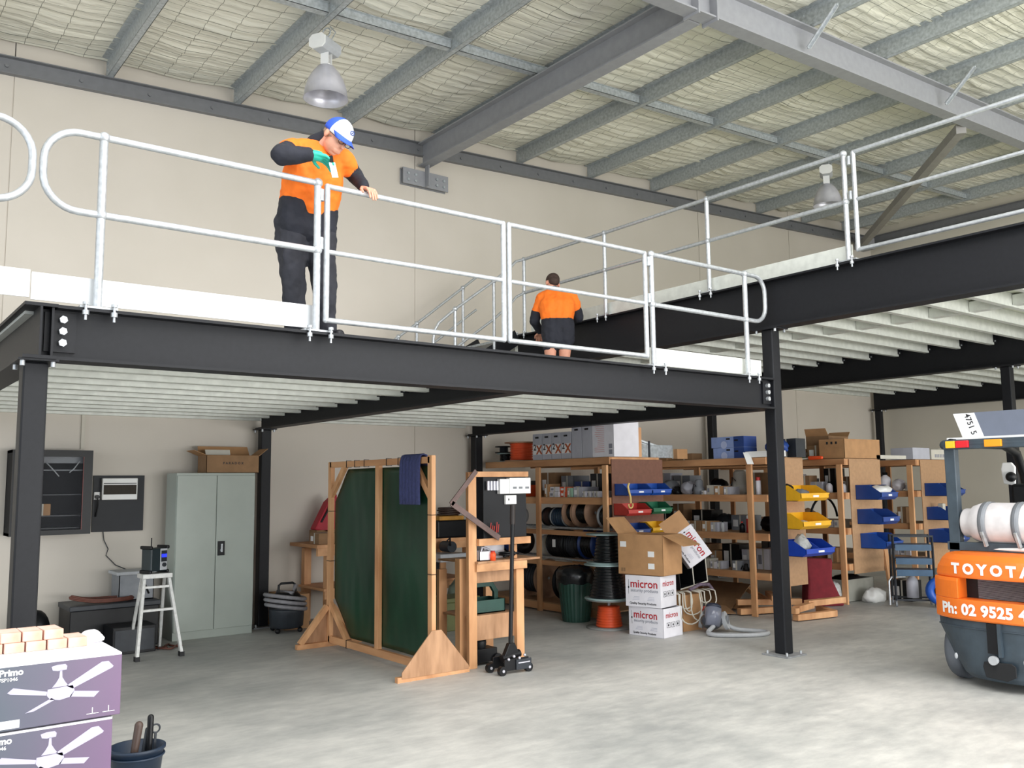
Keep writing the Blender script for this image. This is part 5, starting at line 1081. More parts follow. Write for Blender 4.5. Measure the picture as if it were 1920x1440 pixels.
t = Thing('red_shoulder_bag', 'red bag with a black strap leaning above the bench at the screen edge', 'bag'); m_ = MB(); m_.bar((5.02, 10.45, 1.12), (5.22, 10.55, 1.45), 0.12, 0.34, (1, 0, 0)); m_ = MB()
m_.prism([(0, 0), (0.22, -0.06), (0.34, 0.05), (0.30, 0.44), (0.18, 0.34)], (4.90, 10.40, 1.13), X, Z, Y, 0.16); t.part('bag_body', m_, mat('red_nylon', 'b32636', 0.6, 0, 0.1, 9), bevel=0.02)
m_ = MB(); m_.tube([(4.98, 10.39, 1.22), (5.06, 10.38, 1.36), (5.12, 10.39, 1.5)], 0.012, 6); t.part('strap', m_, blk); t.done()
solo('bag_prop_block', MB().box((4.92, 10.40, 0.97), (5.2, 10.6, 1.12)), cardd, 'low dull box on the bench under the red bag', 'box')
# bench clutter seen between the screen and the test stand
m_ = MB(); pts = [(6.70 + 0.15 * cos(k * .5) * (1 + .1 * sin(k * 1.3)), 10.12 + 0.12 * sin(k * .5), 1.26 + 0.0022 * k) for k in range(52)]; m_.tube(pts, 0.013, 6); solo('coiled_leads', m_, mat('dark_brown_lead', '3a2a22', 0.5, 0, 0.1, 9), 'heap of coiled dark brown leads on the tool case behind the screen', 'lead')
t = Thing('tool_case', 'yellow and black tool case on the bench behind the screen', 'tool case'); m_ = MB(); m_.box((6.45, 10.0, 0.97), (6.93, 10.4, 1.2)); t.part('case_body', m_, blk, bevel=0.02); m_ = MB(); m_.box((6.47, 9.99, 1.2), (6.86, 10.35, 1.255)); t.part('case_lid', m_, mat('dull_amber_plastic', 'c08a35', 0.5, 0, 0.1, 9), bevel=0.01); t.done()
t = Thing('drop_saw', 'white and dark bench saw under the leads, seen right of the screen', 'power tool'); m_ = MB(); m_.box((6.2, 9.55, 0.70), (6.62, 9.9, 0.80)); t.part('base', m_, lgrey, bevel=0.01); m_ = MB(); m_.cyl((6.42, 9.62, 0.88), (6.42, 9.82, 0.88), 0.07, n=18); t.part('motor', m_, dgrey); m_ = MB(); m_.tube([(6.38, 9.6, 0.90), (6.34, 9.55, 1.0), (6.30, 9.56, 0.96)], 0.012, 6); t.part('handle', m_, blk)
for x in (6.25, 6.57): m_ = MB(); m_.bar((x, 9.72, 0.0), (x, 9.72, 0.7), 0.05, 0.05); t.part('leg', m_, blk)
t.done()
rag('rubbish_sack', mat('grey_green_sack', '6e7a6c', 0.6, 0, 0.15, 9), (6.3, 9.25, 0.0), (0.17, 0.15, 0.36), 'lumpy grey green sack on the floor seen right of the screen', 'bag', 8)
t = Thing('olive_crate', 'olive lidded crate on the floor behind the test stand', 'crate'); m_ = MB(); m_.box((5.75, 8.75, 0), (6.2, 9.1, 0.32)); t.part('crate_body', m_, mat('olive_plastic', '5d6138', 0.5, 0, 0.1, 9), bevel=0.01); m_ = MB(); m_.box((5.73, 8.73, 0.32), (6.22, 9.12, 0.37)); t.part('lid', m_, mat('olive_plastic', '5d6138'), bevel=0.01); t.done()

# ---------------------------------------------------------------- welding screen
t = Thing('welding_screen', 'tall timber framed welding screen with dark green curtain panels', 'screen')
sx = 4.34; ya, yb = 6.83, 8.82; w2 = 0.022
for y, z0, z1, nm in ((yb, 0.04, 1.92, 'p'), (7.79, 0.11, 1.86, 'm'), (ya, 0.04, 1.93, 'p')):
    m_ = MB(); m_.box((sx - w2, y - 0.035, z0), (sx + w2, y + 0.035, z1)); t.part('upright', m_, pine, bevel=0.003)
m_ = MB(); m_.box((sx - w2, ya, 1.86), (sx + w2, yb, 1.92)); tr_ = t.part('top_rail', m_, pineh, bevel=0.003)
m_ = MB(); m_.box((sx - w2, ya, 0.04), (sx + w2, yb, 0.11)); br2 = t.part('bottom_rail', m_, pineh, bevel=0.003)
for (p, q) in (((sx, yb, 1.55), (sx, yb - 0.33, 1.88)), ((sx, yb, 0.45), (sx, yb - 0.40, 0.10)), ((sx, ya, 1.55), (sx, ya + 0.30, 1.88))):
    m_ = MB(); m_.bar(p, q, 0.038, 0.06); t.part('corner_brace', m_, pine)
nn_ = 26; m_ = MB(); vs_ = []
ol = [(yb - 0.05, 0.5), (yb - 0.05, 1.50), (yb - 0.32, 1.84), (ya + 0.12, 1.84), (ya + 0.04, 1.6), (ya + 0.04, 0.35), (ya + 0.32, 0.13), (yb - 0.42, 0.13)]
def inside_z(y):
    zt = 1.84 if y < yb - 0.32 else 1.84 - (y - (yb - 0.32)) / 0.27 * 0.34
    zb = 0.13 if y < yb - 0.42 else 0.13 + (y - (yb - 0.42)) / 0.37 * 0.37
    if y < ya + 0.30: zb = max(zb, 0.13 + (ya + 0.30 - y) / 0.26 * 0.22)
    return zb, zt
for i in range(61):
    y = ya + 0.04 + (yb - ya - 0.09) * i / 60; zb, zt = inside_z(y)
    for j in range(31): z = zb + (zt - zb) * j / 30; vs_.append((sx + 0.028 + 0.010 * noise.noise(V((y * 2.2, z * 0.8, 0))) + 0.004 * noise.noise(V((y * 8, z * 3, 2))), y, z))
m_.add(vs_, [(i * 31 + j, (i + 1) * 31 + j, (i + 1) * 31 + j + 1, i * 31 + j + 1) for i in range(60) for j in range(30)], True)
cu_ = t.part('green_curtain', m_, gcurt, mods=lambda o: setattr(o.modifiers.new('thickness', 'SOLIDIFY'), 'thickness', 0.003))
for y in (8.43, 8.25, 8.05, 7.60, 7.38): m_ = MB(); m_.tube([(sx - 0.026, y, 1.855), (sx - 0.026, y, 1.925), (sx + 0.03, y, 1.925), (sx + 0.03, y, 1.855)], 0.004, 6, closed=True); t.part('tie', m_, blk, tr_)
for y in (8.4, 7.12): m_ = MB(); m_.tube([(sx - 0.026, y, 0.035), (sx - 0.026, y, 0.115), (sx + 0.03, y, 0.115), (sx + 0.03, y, 0.035)], 0.004, 6, closed=True); t.part('tie', m_, blk, br2)
for yy in (yb, ya):
    for z in (0.88, 1.4): m_ = MB(); m_.tube([(sx - 0.026, yy - 0.04, z), (sx + 0.026, yy - 0.04, z), (sx + 0.026, yy + 0.04, z), (sx - 0.026, yy + 0.04, z)], 0.003, 6, closed=True); t.part('tie', m_, blk)
m_ = MB(); m_.prism([(-0.33, 0.03), (0.36, 0.03), (0.36, 0.06), (0.07, 0.40), (-0.03, 0.40), (-0.33, 0.08)], (sx, ya - 0.038, 0), X, Z, -Y, 0.012); t.part('plywood_foot', m_, ply, bevel=0.002)
m_ = MB(); m_.box((sx - 0.37, ya - 0.045, 0), (sx + 0.37, ya, 0.045)); t.part('foot_bar', m_, pineh)
m_ = MB(); m_.prism([(-0.33, 0.03), (0.36, 0.03), (0.07, 0.40), (-0.03, 0.40)], (sx, yb + 0.038, 0), X, Z, Y, 0.012); t.part('plywood_foot', m_, ply)
m_ = MB(); m_.box((sx - 0.37, yb - 0.02, 0), (sx + 0.37, yb + 0.038, 0.05)); t.part('foot_bar', m_, pineh, bevel=0.003)
for s in (-1, 1): m_ = MB(); m_.bar((sx + s * 0.33, yb + 0.01, 0.05), (sx + s * 0.03, yb + 0.01, 0.41), 0.055, 0.05, (0, 1, 0)); t.part('foot_brace', m_, pine)
t.done()
# towel over the top rail
m_ = MB(); vs_ = []; prof = [(sx - 0.035, 1.49 - 0.0), (sx - 0.036, 1.6), (sx - 0.036, 1.75), (sx - 0.034, 1.88), (sx - 0.026, 1.932), (sx, 1.940), (sx + 0.030, 1.932), (sx + 0.045, 1.88), (sx + 0.05, 1.78), (sx + 0.052, 1.65)]
for i in range(25):
    y = 7.30 - 0.34 * i / 24
    for j, (px_, pz_) in enumerate(prof):
        f = 0.010 * sin(i * 0.9) * (1 - abs(j - 5) / 6) * 0.5 + (0.010 * sin(i * 0.75 + 1) if j < 4 else 0); vs_.append((px_ - abs(f), y + (0.004 * sin(j)), pz_))
m_.add(vs_, [(i * 10 + j, i * 10 + j + 1, (i + 1) * 10 + j + 1, (i + 1) * 10 + j) for i in range(24) for j in range(9)], True)
solo('towel', m_, towel_m, 'navy blue towel draped over the top rail of the welding screen', 'towel', mods=lambda o: setattr(o.modifiers.new('thickness', 'SOLIDIFY'), 'thickness', 0.012))

# ---------------------------------------------------------------- test stand
t = Thing('timber_test_stand', 'timber stand holding a black electrical panel, right of the welding screen', 'stand')
y0 = 6.86
def tb(nm, a, b, mm=pine, par=None): m_ = MB(); m_.box(a, b); return t.part(nm, m_, mm, par, bevel=0.003)
tb('upright', (4.76, y0, 0), (4.85, y0 + 0.045, 1.78)); tb('upright', (4.74, y0 + 0.12, 0), (4.82, y0 + 0.20, 0.98)); tb('leg', (5.31, y0, 0), (5.40, y0 + 0.045, 0.86)); tb('upright', (5.30, y0 + 0.06, 0.9), (5.37, y0 + 0.105, 1.09))
tb('leg', (5.31, y0 + 0.5, 0), (5.40, y0 + 0.545, 0.86)); tb('leg', (4.76, y0 + 0.5, 0), (4.85, y0 + 0.545, 0.86))
tb('top_bar', (4.80, y0 - 0.04, 1.735), (5.44, y0, 1.785), pineh); tb('panel_bar', (4.85, y0 - 0.04, 1.10), (5.46, y0, 1.165), pineh); tb('apron', (4.83, y0 - 0.03, 0.865), (5.42, y0, 0.94), pineh)
m_ = MB(); m_.prism([(4.83, y0 - 0.05), (5.62, y0 + 0.02), (5.62, y0 + 0.5), (4.78, y0 + 0.55)], (0, 0, 0.94), X, Y, Z, 0.018); t.part('bench_top', m_, ply)
tb('plywood_rail', (4.85, y0 + 0.045, 0.755), (5.31, y0 + 0.06, 0.86), ply); tb('plywood_rail', (4.85, y0 + 0.045, 0.235), (5.32, y0 + 0.06, 0.46), ply); tb('shelf_board', (4.80, y0 + 0.06, 0.44), (5.36, y0 + 0.54, 0.458), ply)
bd = tb('black_panel', (4.93, y0 - 0.0, 1.165), (5.44, y0 + 0.012, 1.735), mat('black_panel_paint', '1a1b1f', 0.5, 0, 0.05, 9, spec=0.3)); t.done()
t = Thing('switchgear', 'white switchboard box with breakers at the top right of the black panel', 'electrical fitting'); m_ = MB(); m_.box((5.09, y0 - 0.05, 1.575), (5.20, y0, 1.715)); t.part('narrow_enclosure', m_, white, bevel=0.004); m_ = MB(); m_.box((5.20, y0 - 0.055, 1.575), (5.455, y0, 1.725)); e = t.part('wide_enclosure', m_, white, bevel=0.004)
for x in (5.24, 5.31, 5.39): m_ = MB(); m_.box((x, y0 - 0.06, 1.62), (x + 0.04, y0 - 0.054, 1.64)); t.part('breaker', m_, mgrey, e)
t.done()
for k in range(4):
    t = Thing('round_socket', f'small silver cylindrical connector, {ORD[k]} from the left in the row on the black panel', 'electrical fitting', 'row of silver connectors'); m_ = MB(); m_.cyl((4.965 + 0.035 * k, y0 - 0.03, 1.61), (4.965 + 0.035 * k, y0 - 0.03, 1.695), 0.014, n=12); t.part('barrel', m_, sil); m_ = MB(); m_.box((4.955 + 0.035 * k, y0 - 0.018, 1.62), (4.975 + 0.035 * k, y0, 1.685)); t.part('clip', m_, dgrey); t.done()
t = Thing('wall_plate', 'white double outlet plate behind the jack handle on the black panel', 'electrical fitting'); m_ = MB(); m_.box((5.17, y0 - 0.03, 1.475), (5.30, y0, 1.56)); t.part('plate', m_, white, bevel=0.004); m_ = MB(); m_.box((5.20, y0 - 0.034, 1.51), (5.21, y0 - 0.03, 1.53)); t.part('slot', m_, blk); t.done()
for k, (x, z, l) in enumerate(((4.99, 1.22, .085), (5.01, 1.23, .05), (5.03, 1.215, .06), (5.06, 1.21, .10), (5.08, 1.22, .07))):
    m_ = MB(); m_.cap((x, y0 - 0.02, z), (x + 0.004, y0 - 0.03, z + l), 0.006, 0.004, 8); solo('test_lead', m_, red, f'red test plug, {ORD[k]} from the left on the black panel', 'test plug', 'red test plugs')
t = Thing('steel_lintel', 'bent brown steel angle hooked over the left post of the test stand', 'steel angle'); m_ = MB(); m_.bar((4.80, y0 - 0.07, 1.79), (4.52, y0 - 0.07, 1.49), 0.045, 0.012, (0, 1, 0)); t.part('short_leg', m_, rust); m_ = MB(); m_.bar((4.525, y0 - 0.07, 1.50), (5.06, y0 - 0.07, 1.165), 0.05, 0.012, (0, 1, 0)); t.part('long_leg', m_, rust); t.done()
def otray(nm, lb, x0_, x1_, y0_, y1_, z0_, z1_, mm, cat):
    t = Thing(nm, lb, cat); m_ = MB(); th = .006
    for a, b in (((x0_, y0_, z0_), (x1_, y1_, z0_ + th)), ((x0_, y0_, z0_), (x1_, y0_ + th, z1_)), ((x0_, y1_ - th, z0_), (x1_, y1_, z1_)), ((x0_, y0_, z0_), (x0_ + th, y1_, z1_)), ((x1_ - th, y0_, z0_), (x1_, y1_, z1_))): m_.box(a, b)
    t.part('tray_shell', m_, mm); return t
t = otray('plastic_tray', 'white lilac open tray holding pipe fittings on the test stand bench', 4.88, 5.06, y0 + 0.0, y0 + 0.15, 0.96, 1.045, cardw, 'tray'); t.done()
m_ = MB(); m_.tube([(4.93, y0 + 0.06, 1.0), (4.95, y0 + 0.06, 1.08), (5.0, y0 + 0.07, 1.07), (5.05, y0 + 0.07, 1.045)], 0.012, 8); solo('pipe_fitting', m_, sil, 'curved silver fitting sticking out of the white tray', 'fitting')
solo('carton', MB().box((5.08, y0 + 0.20, 0.958), (5.32, y0 + 0.4, 1.09)), cardw, 'white lilac carton at the back of the test stand bench', 'box', bevel=0.003)
t = Thing('orange_bottle', 'small fluorescent orange bottle on the test stand bench', 'bottle'); m_ = MB(); m_.lathe([(0, 0), (0.026, 0), (0.028, 0.06), (0.02, 0.078), (0, 0.08)], (5.02, y0 - 0.02, 0.958)); t.part('bottle_body', m_, mat('fluorescent_orange', 'ff5a28')); m_ = MB(); m_.lathe([(0.02, 0.075), (0.02, 0.09), (0, 0.09)], (5.02, y0 - 0.02, 0.958)); t.part('cap', m_, red); t.done()
m_ = MB(); m_.tube([(5.28 + 0.09 * cos(k * .8) , y0 + 0.08 + 0.05 * sin(k * 1.1), 0.975 + 0.002 * k) for k in range(24)], 0.010, 6); solo('coiled_leads', m_, blk, 'tangle of black leads on the right of the test stand bench', 'lead')
t = Thing('tool_tote', 'dark green carry tote with an arched handle on the lower shelf of the test stand', 'tool tote'); x0_, x1_ = 4.90, 5.27; ym = y0 + 0.26
m_ = MB(); th = .008
m_.box((x0_, ym - 0.13, 0.459), (x1_, ym + 0.13, 0.47)); m_.box((x0_, ym - 0.13, 0.459), (x1_, ym - 0.122, 0.58)); m_.box((x0_, ym + 0.122, 0.459), (x1_, ym + 0.13, 0.58)); m_.box((x0_, ym - 0.13, 0.459), (x0_ + th, ym + 0.13, 0.58)); m_.box((x1_ - th, ym - 0.13, 0.459), (x1_, ym + 0.13, 0.58)); b = t.part('tote_body', m_, teal)
m_ = MB()
ap = [(-0.185, 0.0), (-0.185, 0.15), (-0.12, 0.235), (0.12, 0.235), (0.185, 0.15), (0.185, 0.0), (0.14, 0.0), (0.14, 0.13), (0.10, 0.19), (-0.10, 0.19), (-0.14, 0.13), (-0.14, 0.0)]
m_.prism(ap, ((x0_ + x1_) / 2, ym - 0.02, 0.50), X, Z, Y, 0.04); t.part('arched_handle', m_, teal, b, bevel=0.004); t.done()
# trolley jack
t = Thing('trolley_jack', 'black trolley jack with a tall upright handle in front of the test stand', 'jack'); jc = V((5.00, 6.56, 0))
def jb(nm, a, b, mm=blk, par=None, bv=0.004): m_ = MB(); m_.box(jc + V(a), jc + V(b)); return t.part(nm, m_, mm, par, bevel=bv)
jb('side_frame', (-0.14, -0.10, 0.03), (0.13, -0.085, 0.13)); jb('side_frame', (-0.14, 0.07, 0.03), (0.13, 0.085, 0.13)); jb('front_bar', (-0.02, -0.115, 0.03), (0.15, -0.10, 0.12), dgrey); jb('silver_stripe', (0.0, -0.118, 0.085), (0.13, -0.115, 0.095), sil, 2, 0)
for a in ((-0.17, -0.10), (-0.17, 0.08), (0.13, -0.09), (0.13, 0.08)): m_ = MB(); m_.cyl(jc + V((a[0], a[1] - 0.02, 0.04)), jc + V((a[0], a[1] + 0.02, 0.04)), 0.04, n=16); w_i = t.part('wheel', m_, blk); m_ = MB(); m_.cyl(jc + V((a[0], a[1] - 0.026, 0.04)), jc + V((a[0], a[1] - 0.02, 0.04)), 0.013, n=10); t.part('axle_nut', m_, sil, w_i)
m_ = MB(); m_.prism([(-0.1, 0), (0.1, 0), (0.03, 0.13), (-0.03, 0.13)], jc + V((0, -0.03, 0.12)), X, Z, Y, 0.05); t.part('handle_socket', m_, blk, bevel=0.006)
m_ = MB(); m_.cyl(jc + V((-0.10, -0.0, 0.12)), jc + V((0.1, 0.0, 0.15)), 0.035, n=14); t.part('hydraulic_body', m_, blk)
m_ = MB(); m_.cyl(jc + V((0.0, 0, 0.2)), jc + V((0.055, 0.02, 1.30)), 0.019, n=12); hh_ = t.part('handle', m_, blk); m_ = MB(); m_.cyl(jc + V((0.055, 0.02, 1.30)), jc + V((0.063, 0.024, 1.475)), 0.025, n=12); t.part('grip', m_, mat('brown_black_grip', '2d2624', 0.6, 0, 0.1, 30), hh_)
for k in range(4): m_ = MB(); m_.sph(jc + V((-0.10 + 0.06 * k, -0.105, 0.13 + 0.02 * (k % 2))), 0.013, 8); t.part('bolt', m_, sil)
t.done()
t = Thing('trolley_jack', 'second black trolley jack on the floor under the test stand', 'jack'); jc = V((4.98, 7.0, 0)); jb('frame', (-0.14, -0.08, 0.03), (0.14, 0.08, 0.15)); m_ = MB(); m_.lathe([(0.05, 0.15), (0.06, 0.2), (0.045, 0.24), (0, 0.24)], jc); t.part('saddle', m_, blk)
for a in ((-0.15, -0.09), (-0.15, 0.09), (0.13, -0.09), (0.13, 0.09)): m_ = MB(); m_.cyl(jc + V((a[0], a[1] - 0.02, 0.05)), jc + V((a[0], a[1] + 0.02, 0.05)), 0.05, n=16); t.part('wheel', m_, blk)
t.done()

# ---------------------------------------------------------------- bin, drums, cartons in the middle
t = Thing('rubbish_bin', 'round green rubbish bin lined with a black plastic bag', 'bin'); c_ = V((7.42, 8.40, 0))
m_ = MB(); n_ = 56; vs_ = []
for z, r in ((0.0, 0.165), (0.02, 0.17), (0.28, 0.20), (0.56, 0.225)):
    for j in range(n_): a = 2 * pi * j / n_; rr = r * (1 + (0.012 if j % 2 else -0.012)); vs_.append(c_ + V((rr * cos(a), rr * sin(a), z)))
m_.add(vs_, [(i * n_ + j, i * n_ + (j + 1) % n_, (i + 1) * n_ + (j + 1) % n_, (i + 1) * n_ + j) for i in range(3) for j in range(n_)]); m_.lathe([(0, 0.0), (0.165, 0.0)], c_); b = t.part('bin_body', m_, dgreen)
m_ = MB(); vs_ = []
for i, (z, r) in enumerate(((0.46, 0.226), (0.50, 0.235), (0.55, 0.240), (0.59, 0.236), (0.62, 0.215), (0.65, 0.17), (0.665, 0.09), (0.66, 0.0))):
    for j in range(40): a = 2 * pi * j / 40; q = noise.noise(V((cos(a) * 4, sin(a) * 4, z * 14))); vs_.append(c_ + V(((r + 0.014 * q) * cos(a), (r + 0.014 * q) * sin(a), z + 0.014 * q + 0.01 * sin(a * 7) * (i < 1))))
m_.add(vs_, [(i * 40 + j, i * 40 + (j + 1) % 40, (i + 1) * 40 + (j + 1) % 40, (i + 1) * 40 + j) for i in range(7) for j in range(40)], True); t.part('bag_liner', m_, mat('black_plastic_film', '1b1c1f', 0.25, 0, 0.05, 9, 0.5, bsc=14), b); t.done()
dc = (7.36, 7.76)
drum((dc[0], dc[1], 0.0), 0.265, 0.145, 0.33, mat('dusty_flange', '8e8e8c', 0.6, 0, 0.1, 9), oran, 'drum of orange cable at the bottom of the three drum stack', 'drums stacked on the floor', turns=8, fill=.78, taper=.03)
drum((dc[0], dc[1], 0.331), 0.28, 0.22, 0.40, drumfl, blkgloss, 'big drum of glossy black cable in the middle of the three drum stack', 'drums stacked on the floor', turns=11, taper=.09)
drum((dc[0] + 0.02, dc[1] + 0.02, 0.732), 0.25, 0.16, 0.345, drumfl, blkgloss, 'drum of black conduit at the top of the three drum stack', 'drums stacked on the floor', turns=8, taper=.05)
def micron(t, Mx, w_, d_, h_):
    # front face x=-d/2 runs along -y ; side face y=-w/2 runs along +x
    def F(o, s, m_, depth=0.0015, bold=0.0, body='', size=0.05):
        pass
    P = lambda q: Mx @ V(q); D = lambda q: (Mx.to_3x3() @ V(q)).normalized()
    x = -d_ / 2; t.part('lettering', text('micron', h_ * 0.36, P((x, w_ * 0.36, h_ * 0.62)), D((0, -1, 0)), D((0, 0, 1)), D((-1, 0, 0)), 0.002, 0.0018), redp)
    t.part('lettering', text('security products', h_ * 0.145, P((x, w_ * 0.35, h_ * 0.48)), D((0, -1, 0)), D((0, 0, 1)), D((-1, 0, 0)), 0.002, 0.0005), greyp)
    t.part('lettering', text('Quality Security Products', h_ * 0.095, P((x, w_ * 0.38, h_ * 0.08)), D((0, -1, 0)), D((0, 0, 1)), D((-1, 0, 0)), 0.002, 0.0008), blackp)
    m_ = MB(); m_.box((x - 0.002, w_ * 0.405, h_ * 0.40), (x - 0.0005, w_ * 0.41, h_ * 0.86), Mx); m_.box((x - 0.002, w_ * 0.39, h_ * 0.585), (x - 0.0005, w_ * 0.425, h_ * 0.645), Mx); t.part('emblem', m_, blackp)
    m_ = MB()
    for k in range(3):
        for q in (0.3, -0.12): m_.box((x - 0.0018, w_ * (q - 0.2), h_ * (0.22 + k * 0.045)), (x - 0.0005, w_ * (q - 0.02 * k), h_ * (0.235 + k * 0.045)), Mx)
    t.part('small_print', m_, mat('pale_print', 'c3c4d2', 0.6, 0, 0))
    y = -w_ / 2; t.part('lettering', text('micron', h_ * 0.26, P((-d_ * 0.38, y, h_ * 0.68)), D((1, 0, 0)), D((0, 0, 1)), D((0, -1, 0)), 0.002, 0.0012), redp)
    m_ = MB()
    for k in range(3):
        xx = -d_ * 0.33 + k * d_ * 0.24
        for a, b in (((xx, 0.34), (xx + d_ * .18, 0.352)), ((xx, 0.50), (xx + d_ * .18, 0.512)), ((xx, 0.34), (xx + 0.004, 0.51)), ((xx + d_ * .18 - 0.004, 0.34), (xx + d_ * .18, 0.51))): m_.box((a[0], y - 0.002, h_ * a[1]), (b[0], y - 0.0005, h_ * b[1]), Mx)
        m_.box((xx + d_ * .06, y - 0.002, h_ * 0.39), (xx + d_ * .12, y - 0.0005, h_ * 0.46), Mx)
    t.part('handling_marks', m_, blackp)
def micron_box(label, loc, rot, w_=0.44, d_=0.35, h_=0.31, open_=False, slots=True):
    t = Thing('carton', label, 'box', 'white cartons with red lettering'); I = Matrix.Identity(4)
    m_ = MB(); th = 0.005
    if open_:
        for a, b in (((-d_ / 2, -w_ / 2, 0), (d_ / 2, w_ / 2, th)), ((-d_ / 2, -w_ / 2, 0), (-d_ / 2 + th, w_ / 2, h_)), ((d_ / 2 - th, -w_ / 2, 0), (d_ / 2, w_ / 2, h_)), ((-d_ / 2, -w_ / 2, 0), (d_ / 2, -w_ / 2 + th, h_)), ((-d_ / 2, w_ / 2 - th, 0), (d_ / 2, w_ / 2, h_))): m_.box(a, b)
    else: m_.box((-d_ / 2, -w_ / 2, 0), (d_ / 2, w_ / 2, h_))
    t.part('carton_body', m_, cardw, bevel=0.001); micron(t, I, w_, d_, h_)
    e = t.done(V(loc)); e.rotation_euler = rot; return e
micron_box('lower white carton with red lettering, standing on the floor', (7.41, 7.07, 0), (0, 0, radians(8)), 0.46, 0.36, 0.31, True)
micron_box('white carton with red lettering, second from the floor under the brown carton', (7.38, 7.10, 0.315), (0, 0, radians(14)), 0.44, 0.35, 0.335)
def brlab(t):
    for y, z in ((0.22, 0.33), (-0.14, 0.23), (-0.14, 0.10)): t.part('paper_label', MB().box((-0.202, y - 0.04, z - 0.03), (-0.2005, y + 0.04, z + 0.03)), whitep)
    m_ = MB()
    for y in (0.24, 0.21): m_.box((-0.202, y - 0.012, 0.03), (-0.2005, y + 0.012, 0.07))
    t.part('handling_marks', m_, cardd)
open_carton('carton', 'large open brown carton with splayed flaps on top of the white cartons', 0.40, 0.58, 0.44, card, [('y+', 46, .24), ('y-', -24, .27)], (7.42, 7.14, 0.655), radians(12), extra=brlab)
t = Thing('tall_carton', 'tall plain brown carton with white cables hanging over it', 'box'); m_ = MB(); m_.box((7.76, 6.98, 0), (8.08, 7.28, 0.40)); t.part('carton_body', m_, card, bevel=0.002); m_ = MB(); m_.bar((7.80, 6.978, 0.2), (7.82, 6.978, 0.24), 0.03, 0.002); t.part('mark', m_, cardd); t.done()
random.seed(21)
for k, (xa_, xb_, dz_) in enumerate(((7.66, 7.86, .17), (7.74, 7.84, .20), (7.70, 8.00, .24), (7.82, 8.04, .31), (7.95, 8.12, .12), (8.02, 8.20, .16), (7.60, 7.92, .33))):
    pts_ = [V((xa_ + 0.03, 7.10, .425)), V((xa_ + 0.01, 6.99, .44))]
    for q in range(13):
        u_ = q / 12; pts_.append(V((xa_ + (xb_ - xa_) * (u_ - .25 * sin(2 * pi * u_)), 6.945 - .012 * k - .02 * sin(pi * u_), .43 - dz_ * sin(pi * u_) ** .8)))
    pts_ += [V((xb_ + .01, 7.0, .44)), V((xb_ + .03, 7.10, .425))]
    solo('white_cable', MB().tube(pts_, 0.0075, 6), cream, f'white cable loop hanging over the tall brown carton, {ORD[k]} one counted from the left', 'cable', 'white cables on the tall carton')
t = Thing('black_box', 'open black lined wooden box resting on the cables beside the tilted carton', 'box'); Mx = Matrix.Translation(V((8.10, 7.26, 0.47))) @ Matrix.Rotation(radians(-6), 4, 'Y') @ Matrix.Rotation(radians(4), 4, 'Z')
m_ = MB()
for a, b in (((-.26, -.15, 0), (.26, .15, .012)), ((-.26, -.15, 0), (-.248, .15, .34)), ((.248, -.15, 0), (.26, .15, .34)), ((-.26, .138, 0), (.26, .15, .34)), ((-.01, -.15, 0), (.002, .15, .32))): m_.box(a, b, Mx)
t.part('box_shell', m_, blk); m_ = MB()
for a, b in (((-.26, -.154, 0), (.26, -.150, .014)), ((.248, -.154, 0), (.262, -.150, .34)), ((-.012, -.154, 0), (.004, -.15, .32))): m_.box(a, b, Mx)
t.part('pale_edge', m_, cream); t.done()
solo('cable_offcuts', MB().tube([(7.9, 7.0, .45), (8.05, 6.98, .50), (8.2, 6.97, .49), (8.27, 6.98, .43)], 0.02, 8), mat('dull_pink_blue', '6a5a6c', 0.6, 0, 0.3, 20), 'dull bundle of offcuts under the open black box', 'cable')
nC = V((-.66, -.74, .12)).normalized(); rC = V((.79, -.61, 0)); rC = (rC - nC * rC.dot(nC)).normalized(); uC = rC.cross(-nC).normalized(); uC = uC if uC.z > 0 else -uC
Tt = (rC * cos(radians(56)) - uC * sin(radians(56))); zz_ = (-nC).cross(-Tt)
tb_ = micron_box('tilted white carton with red lettering, leaning at an angle beside the brown carton', (0, 0, 0), (0, 0, 0), 0.40, 0.30, 0.30, True)
Mt = Matrix((-nC, -Tt, zz_)).transposed(); tb_.rotation_euler = Mt.to_euler(); tb_.location = V((7.985, 7.06, 0.925)) - Mt @ V((0, 0, .15))
m_ = MB(); m_.box((-.15, .2, .0), (-.146, .40, .29)); fl_ = mesh_obj('flap', m_, card); fl_.parent = tb_
clutter_item('bottle', 'red', V((8.2, 7.05, 0)), .09, .09, .28, 'red orange container on the floor behind the small vacuum', None)
t = Thing('bagless_vacuum', 'dark grey bagless vacuum cleaner on the floor with its hose curled in front', 'vacuum cleaner'); Mx = Matrix.Translation(V((7.95, 6.74, 0.02))) @ Matrix.Rotation(radians(28), 4, 'Z') @ Matrix.Scale(1.12, 4)
def E_(c, r, ang=0): m_ = MB(); m_.sph((0, 0, 0), r, 14); m_.tf(Mx @ Matrix.Translation(V(c)) @ Matrix.Rotation(radians(ang), 4, 'Y')); return m_
b = t.part('body', E_((0.02, 0, 0.095), (0.15, 0.11, 0.085), 8), mat('gloss_charcoal', '3a3f49', 0.2, 0, 0.05, 9))
m_ = MB(); m_.lathe([(0, -0.1), (0.07, -0.1), (0.082, 0.0), (0.082, 0.07), (0.066, 0.085), (0, 0.09)], n=24); m_.tf(Mx @ Matrix.Translation(V((-0.055, -0.03, 0.155))) @ Matrix.Rotation(radians(22), 4, 'Y')); t.part('dust_canister', m_, mat('tinted_clear', '777b8a', 0.1, 0, 0.1, 9), b)
t.part('canister_lid', E_((-0.02, -0.03, 0.240), (0.078, 0.078, 0.035), 22), mat('navy_gloss', '252b3d', 0.2, 0, 0), b)
